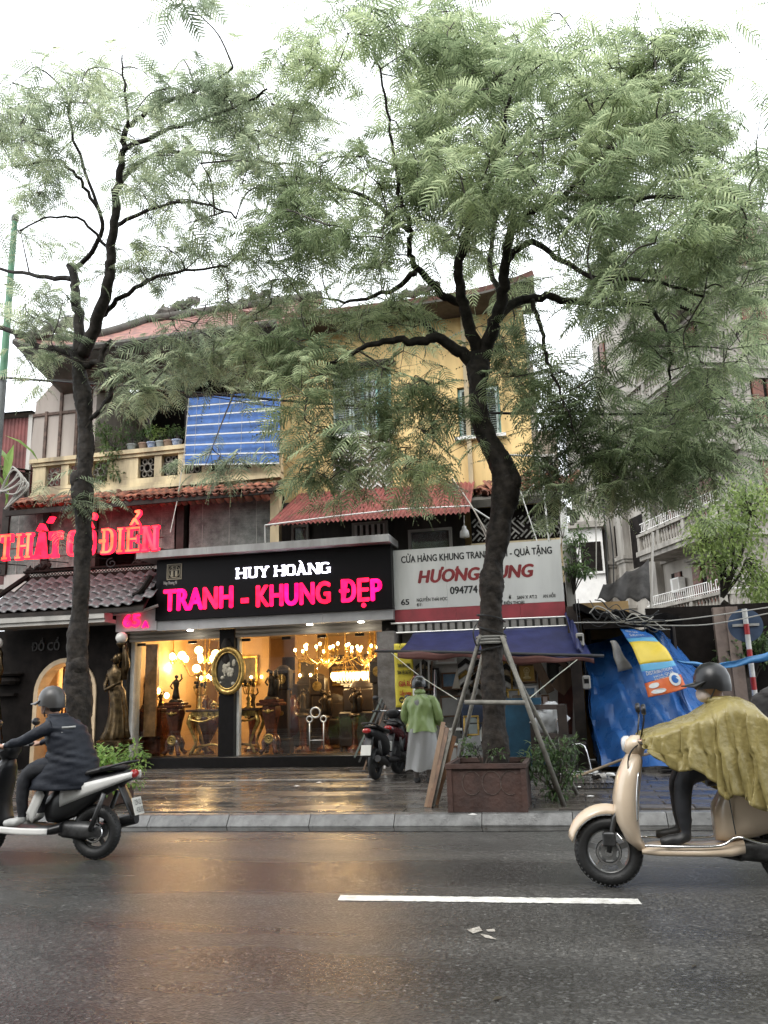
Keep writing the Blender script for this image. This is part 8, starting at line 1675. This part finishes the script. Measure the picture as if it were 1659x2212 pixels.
for k, (px, h_, m, lab) in enumerate(((285, .55, M_lf_d, 'tall leafy potted plant on the balcony parapet beside the slim trunk'), (310, .35, M_lf_d, 'small potted shrub second from the slim trunk on the balcony'), (328, .30, M_lf_b, 'thin potted plant third from the slim trunk on the balcony'), (347, .28, M_lf_y, 'potted plant with pale yellow leaves on the balcony parapet'), (364, .30, M_lf_d, 'dark potted plant on the balcony next to the yellow leaved one'), (382, .25, M_lf_d, 'small bushy potted plant on the balcony nearest the blue blind'))):
    x = float(W(px, 970, 17.05)[0]); plant(lab, (x, 17.05, zb+.17), [np.array((x+rp.uniform(-.16, .16), 17.05+rp.uniform(-.12, .12), zb+.22+rp.uniform(.05, h_))) for _ in range(7)], m, 22, .10, .075, .03, 20+k, (.12, .17, M_pot[k % 3]))
x = float(W(242, 960, 16.9)[0]); plant('large leafy vine hanging over the balcony parapet at the slim trunk', (x, 16.95, 7.32), [np.array((x+rp.uniform(-.32, .35), 16.85+rp.uniform(-.12, .2), 7.0+rp.uniform(-.35, 1.0))) for _ in range(20)], M_lf_d, 32, .15, .11, .045, 31, nm='balcony_vine')
x = float(W(1235, 1240, 16.9)[0]); plant('glossy green shrub growing above the shelter roof beside the white sign', (x, 16.6, 3.3), [np.array((x+rp.uniform(-.12, .35), 16.5+rp.uniform(-.2, .2), 3.5+rp.uniform(0, 1.0))) for _ in range(18)], M_lf_d, 30, .15, .10, .045, 33, nm='shrub', cat='shrub')
x = float(W(1215, 1160, 16.5)[0]); plant('sparse little sapling rooted on top of the ruined porch', (x, 16.5, 4.4), [np.array((x+rp.uniform(-.25, .1), 16.5, 4.55+rp.uniform(0, .35))) for _ in range(5)], M_lf_y, 8, .07, .06, .03, 35, stem=.008, nm='sapling', cat='shrub')
# yellow-green street tree before the corner building
tb = W(1590, 1500, 20.0); tr3 = thing('round_leaf_tree', 'yellow green leafy tree before the corner building balconies', 'tree', (float(tb[0]), 20.0, .13)); b = MB(); top = W(1560, 1290, 20.0)
b.tube(catmull([(tb[0]+.3, 20, .13), (tb[0]+.25, 20, 1.8), tuple(W(1640, 1370, 20)), tuple(W(1560, 1300, 20))], 5), list(np.linspace(.13, .07, 16)), 10); b.build('trunk', M_bark, tr3, smooth=True); cen = []
for (cx, cy, rx, ry, n) in ((1590, 1180, 85, 70, 34), (1610, 1090, 60, 60, 20), (1640, 1260, 50, 40, 14), (1510, 1130, 50, 40, 8)):
    for _ in range(n): a = rp.random()*6.28; s = math.sqrt(rp.random()); cen.append(W(cx+rx*s*math.cos(a), cy+ry*s*math.sin(a), 20+rp.uniform(-1.2, 1.2)))
b = MB(); hubs = [np.array(W(x_, y_, 20)) for x_, y_ in ((1560, 1240), (1610, 1210), (1580, 1150), (1620, 1110), (1520, 1170))]
for h_ in hubs: b.tube(catmull([top, (top+h_)/2+(.15, 0, .1), h_], 3), list(np.linspace(.05, .02, 7)), 6, cap=False)
for c in cen:
    h_ = min(hubs, key=lambda q_: np.linalg.norm(q_-c)); b.tube(catmull([h_, (h_+c)/2+(rp.uniform(-.15, .15), 0, .08), c], 3), list(np.linspace(.016, .004, 7)), 4, cap=False)
b.build('limb', M_bark, tr3, fix=False); foliage(tr3, 'crown', M_lf_y, cen, 62, .42, .13, .055, 41)
tb = W(1600, 1400, 18.0); sh2 = thing('hanging_shrub', 'dark leafy shrub behind the round sign on the striped post', 'shrub', (float(tb[0]), 18.0, .13)); cen = [W(1560+rp.random()*100, 1372+rp.random()*50, 18+rp.uniform(-.4, .4)) for _ in range(34)]; b = MB()
for c in cen: b.tube([(tb[0], 18, .13), (tb[0]*.6+c[0]*.4, 18, 1.6), c], [.03, .02, .005], 5, cap=False)
b.build('stem', M_twig, sh2, fix=False); foliage(sh2, 'foliage', M_lf_d, cen, 26, .2, .13, .05, 43)
q = W(1567, 1428, 17.6); b = MB(); b.box(q[0]-.12, q[0]+.34, 17.6, 17.8, .13, 3.0); b.box(q[0]+.10, q[0]+.2, 17.55, 17.597, .13, 3.0); tag(b.build('timber_pier', mat('pinkish_pier', (.20, .15, .12), .7, scale=3, col2=(.11, .08, .065)), None), 'weathered brown pier behind the striped sign post', 'pier')
q = W(1535, 1300, 17.5); b = MB(); b.box(q[0]-1.2, q[0]+4, 18.2, 18.3, .13, 3.1); tag(b.build('dark_interior_sheet', M_black, None), 'black sheet painted in for the dark interior below the corner building balcony', 'wall')  # black sheet standing in for the unlit interior
# blue and white roller blind on the balcony
bl = thing('striped_blind', 'blue bamboo blind with white stripes hanging at the balcony', 'blind', (-7.25, 16.82, 6.75)); M_bb = mat('blue_blind', (.055, .15, .42), .6, var=.15, scale=6, rnd=.06); M_bw = mat('white_blind_band', (.66, .67, .68), .6, var=.05)
Ab, Bb, Cb, Db = W(408, 860, 16.80), W(606, 842, 16.80), W(602, 1003, 16.72), W(399, 1006, 16.72); ns = 70
for k in range(7):
    v0, v1 = k/7, (k+1)/7; b = MB()
    for i in range(10):
        v = v0+(v1-v0)*(i+.5)/12.5; L_, R_ = Ab*(1-v)+Db*v, Bb*(1-v)+Cb*v; sag = .012*math.sin(v*40); b.bar(L_+(0, sag, 0), R_+(0, sag+.01, .0), .010, .022)
    b.build('blue_slats', M_bb, bl, kind='stuff'); b = MB(); v = v1-.014; L_, R_ = Ab*(1-v)+Db*v, Bb*(1-v)+Cb*v; b.bar(L_+(-.02, -.004, 0), R_+(.01, -.004, 0), .012, .030); b.build('white_band', M_bw, bl)
b = MB(); b.tube([Ab+(0, 0, .03), Bb+(0, 0, .03)], .03, 8); b.build('head_rail', M_dark, bl)
b = MB()
for f_ in (.1, .35, .6, .85): b.bar(Ab*(1-f_)+Bb*f_+(0, -.015, 0), Db*(1-f_)+Cb*f_+(0, -.015, 0), .006, .004)
b.build('cord', mat('pale_cord', (.4, .4, .37)), bl)
b = MB(); b.tube([W(408, 860, 16.7), W(398, 980, 16.6), W(383, 1080, 16.3), W(368, 1150, 15.8)], .010, 5); tag(b.build('blind_cord', M_cabw, None), 'long pale cord hanging from the blue blind to the red sign', 'cord')
# cables across the street front
cable('street_cable', 'thick black cable strung across in front of the house', [W(-40, 812, 11.5), W(300, 838, 11.6), W(700, 872, 11.8), W(1100, 893, 12.0), W(1660, 893, 12.2)], .020, M_cab)
cable('street_cable', 'thin black cable running just above the thick one', [W(-40, 826, 11.9), W(150, 822, 11.9), W(420, 852, 12.0), W(620, 880, 12.0), W(880, 880, 12.2)], .009, M_cab)
for k, (a, c_) in enumerate((((1280, 1010), (1288, 1250)), ((1300, 1060), (1312, 1260)), ((1316, 1120), (1326, 1262)))): cable('drop_cable', ('pale', 'black second', 'short black')[k]+' cable hanging down before the white far house', [W(*a, 17.5), W((a[0]+c_[0])/2+3, (a[1]+c_[1])/2, 17.5), W(*c_, 17.5)], .014, M_cabw if k == 0 else M_cab, group='hanging cables before the far house')
hcb = thing('house_cables', 'loose cables slung from the yellow wall down to the crooked tree', 'cables', (-1.5, 14, 4.5))
for k in range(4): b = MB(); b.tube(catmull([W(975+k*9, 1030+12*k, 17.6), W(1010+k*6, 1080+9*k, 15), W(1052+k*3, 1150+14*k, 10.6)], 6), .010, 6); b.build('cable', M_cab if k % 2 else M_cabw, hcb)
# lamp post at the left edge
q = W(-4, 950, 11.6); lp = thing('lamp_post', 'slim lamp post painted green at its upper part', 'lamp post', (float(q[0]), 11.6, .13)); zc = float(W(15, 820, 11.6)[2]); zt_ = float(W(28, 480, 11.6)[2])
b = MB(); b.tube([(q[0], 11.6, .13), (q[0], 11.6, zc)], [.085, .065], 14); b.build('lower_post', mat('grey_post', (.16, .17, .17), .5, var=.2), lp, smooth=50)
b = MB(); b.tube([(q[0], 11.6, zc), (q[0], 11.6, zt_)], [.064, .05], 14); b.build('upper_post', mat('green_post', (.10, .26, .15), .5, var=.15), lp, smooth=50)
b = MB(); b.lathe([(.05, 0), (.065, .02), (.065, .10), (.03, .14)], 12, (q[0], 11.6, zt_)); b.build('cap', MATS['grey_post'], lp, smooth=40)
b = MB()
for zz in (4.4, 5.0): b.torus((q[0], 11.6, zz), .085, .012, 14, 5, 'z')
build_split(b, 'band', M_alu, lp)
cbn = thing('cable_bundle', 'coiled pale cable bundle tied to the lamp post', 'cables', (float(q[0]), 11.3, 4.4))
for k in range(7): r_ = random.Random(k+50); b = MB(); b.tube(catmull([W(-10, 1090-k*6, 11.3), W(18+r_.uniform(-5, 12), 1020+k*8, 11.2), W(30+k*5, 1010+k*6, 11.2), W(50+r_.uniform(-6, 8), 1040+k*4, 11.2), W(10, 1100, 11.3)], 6), .014, 6); b.build('cable', M_cabw, cbn)
# fern-like fronds of a palm at the left edge
pm = thing('palm_plant', 'broad drooping green leaves of a palm at the left wall', 'plant', (-13.0, 15.9, 4.3)); LV, LF = leafmesh('leaf', M_lf_b, 1.0, .22); pb_ = MB(); pb_.add(LV, LF); lm = pb_.mesh('leaf', M_lf_b)
for k, (px, py, rot) in enumerate(((-20, 1010, (.0, .9, .2)), (0, 1000, (.2, 1.2, .6)), (-30, 960, (.1, .4, -.3)), (30, 960, (-.2, 1.0, 2.6)), (10, 940, (.3, .2, 1.2)))): piece('leaf', lm, pm, W(px, py, 15.8), rot)
b = MB(); b.tube([(-13.0, 15.9, 4.3), tuple(W(-10, 1000, 15.8))], .03, 6); b.build('stem', M_twig, pm)
# fallen leaves and scraps on the wet road
b = MB(); rr2 = random.Random(9)
for px, py in ((1000, 1881), (1075, 2160), (880, 1862), (800, 1868), (725, 1873), (1050, 1792), (1100, 1795), (1180, 1797), (560, 1792), (460, 1786), (520, 1905), (600, 2010), (240, 1950), (1500, 2090)):
    g = G(px, py); a = rr2.random()*6.28; L_ = rr2.uniform(.015, .04); b.add([(g[0]+math.cos(a)*L_, g[1]+math.sin(a)*L_, .008), (g[0]-math.sin(a)*L_*.4, g[1]+math.cos(a)*L_*.4, .012), (g[0]-math.cos(a)*L_, g[1]-math.sin(a)*L_, .007), (g[0]+math.sin(a)*L_*.4, g[1]-math.cos(a)*L_*.4, .010)], [(0, 1, 2, 3)])
tag(b.build('fallen_leaves', mat('brown_leaf', (.05, .038, .02), .6, var=.3), None), 'small dead leaves scattered over the wet road', 'leaves', kind='stuff')
b = MB()
for px, py in ((640, 1700), (688, 1692), (1250, 1702), (1275, 1722), (1200, 1728), (1020, 1762)):
    g = G(px, py, .13); b.add([(g[0]-.05, g[1], .142), (g[0]+.02, g[1]-.05, .145), (g[0]+.06, g[1]+.01, .143), (g[0], g[1]+.05, .15)], [(0, 1, 2, 3)])
tag(b.build('paper_scraps', M_white, None), 'pale paper scraps lying on the wet pavement', 'litter', kind='stuff')
# unseen row houses added behind the camera for reflections and shade on the street
M_op = [mat('opposite_render_'+str(k), c, .8, var=.2, scale=.8, streak=True) for k, c in enumerate(((.30, .27, .22), (.24, .25, .25), (.33, .24, .15), (.22, .20, .19)))]
xx = -26.0
for k, (wd, hh) in enumerate(((7, 9.5), (5, 12), (6, 8.5), (5, 11), (7, 9), (5, 12.5), (6, 10), (8, 9))):
    names = ('ochre', 'tall grey', 'low tan', 'narrow brown', 'broad ochre', 'tallest grey', 'tan corner', 'long brown'); t = thing('added_row_house', names[k]+' unseen row house added across the street for reflections and shade', 'house', (xx+wd/2, -8, .0), 'row houses added behind the camera'); b = MB(); b.box(xx, xx+wd-.05, -14, -8, 0, hh); b.build('wall', M_op[k % 4], t); b = MB(); b.box(xx-.1, xx+wd, -14, -7.6, hh, hh+.25); b.build('roof', M_cg, t)
    b = MB(); b.box(xx+.6, xx+wd-.6, -8, -7.95, 0, 2.8); b.build('shop_opening', M_black, t)
    for zz in np.arange(3.6, hh-1.8, 3.0):
        for j in range(2): x_ = xx+wd*(.28+.44*j); b = MB(); b.box(x_-.6, x_+.6, -8, -7.95, zz, zz+1.7); w_ = b.build('window', M_black, t); b = MB(); b.box(x_-.7, x_+.7, -8, -7.85, zz-.12, zz-.004); b.build('sill', M_cg, w_)
    xx += wd
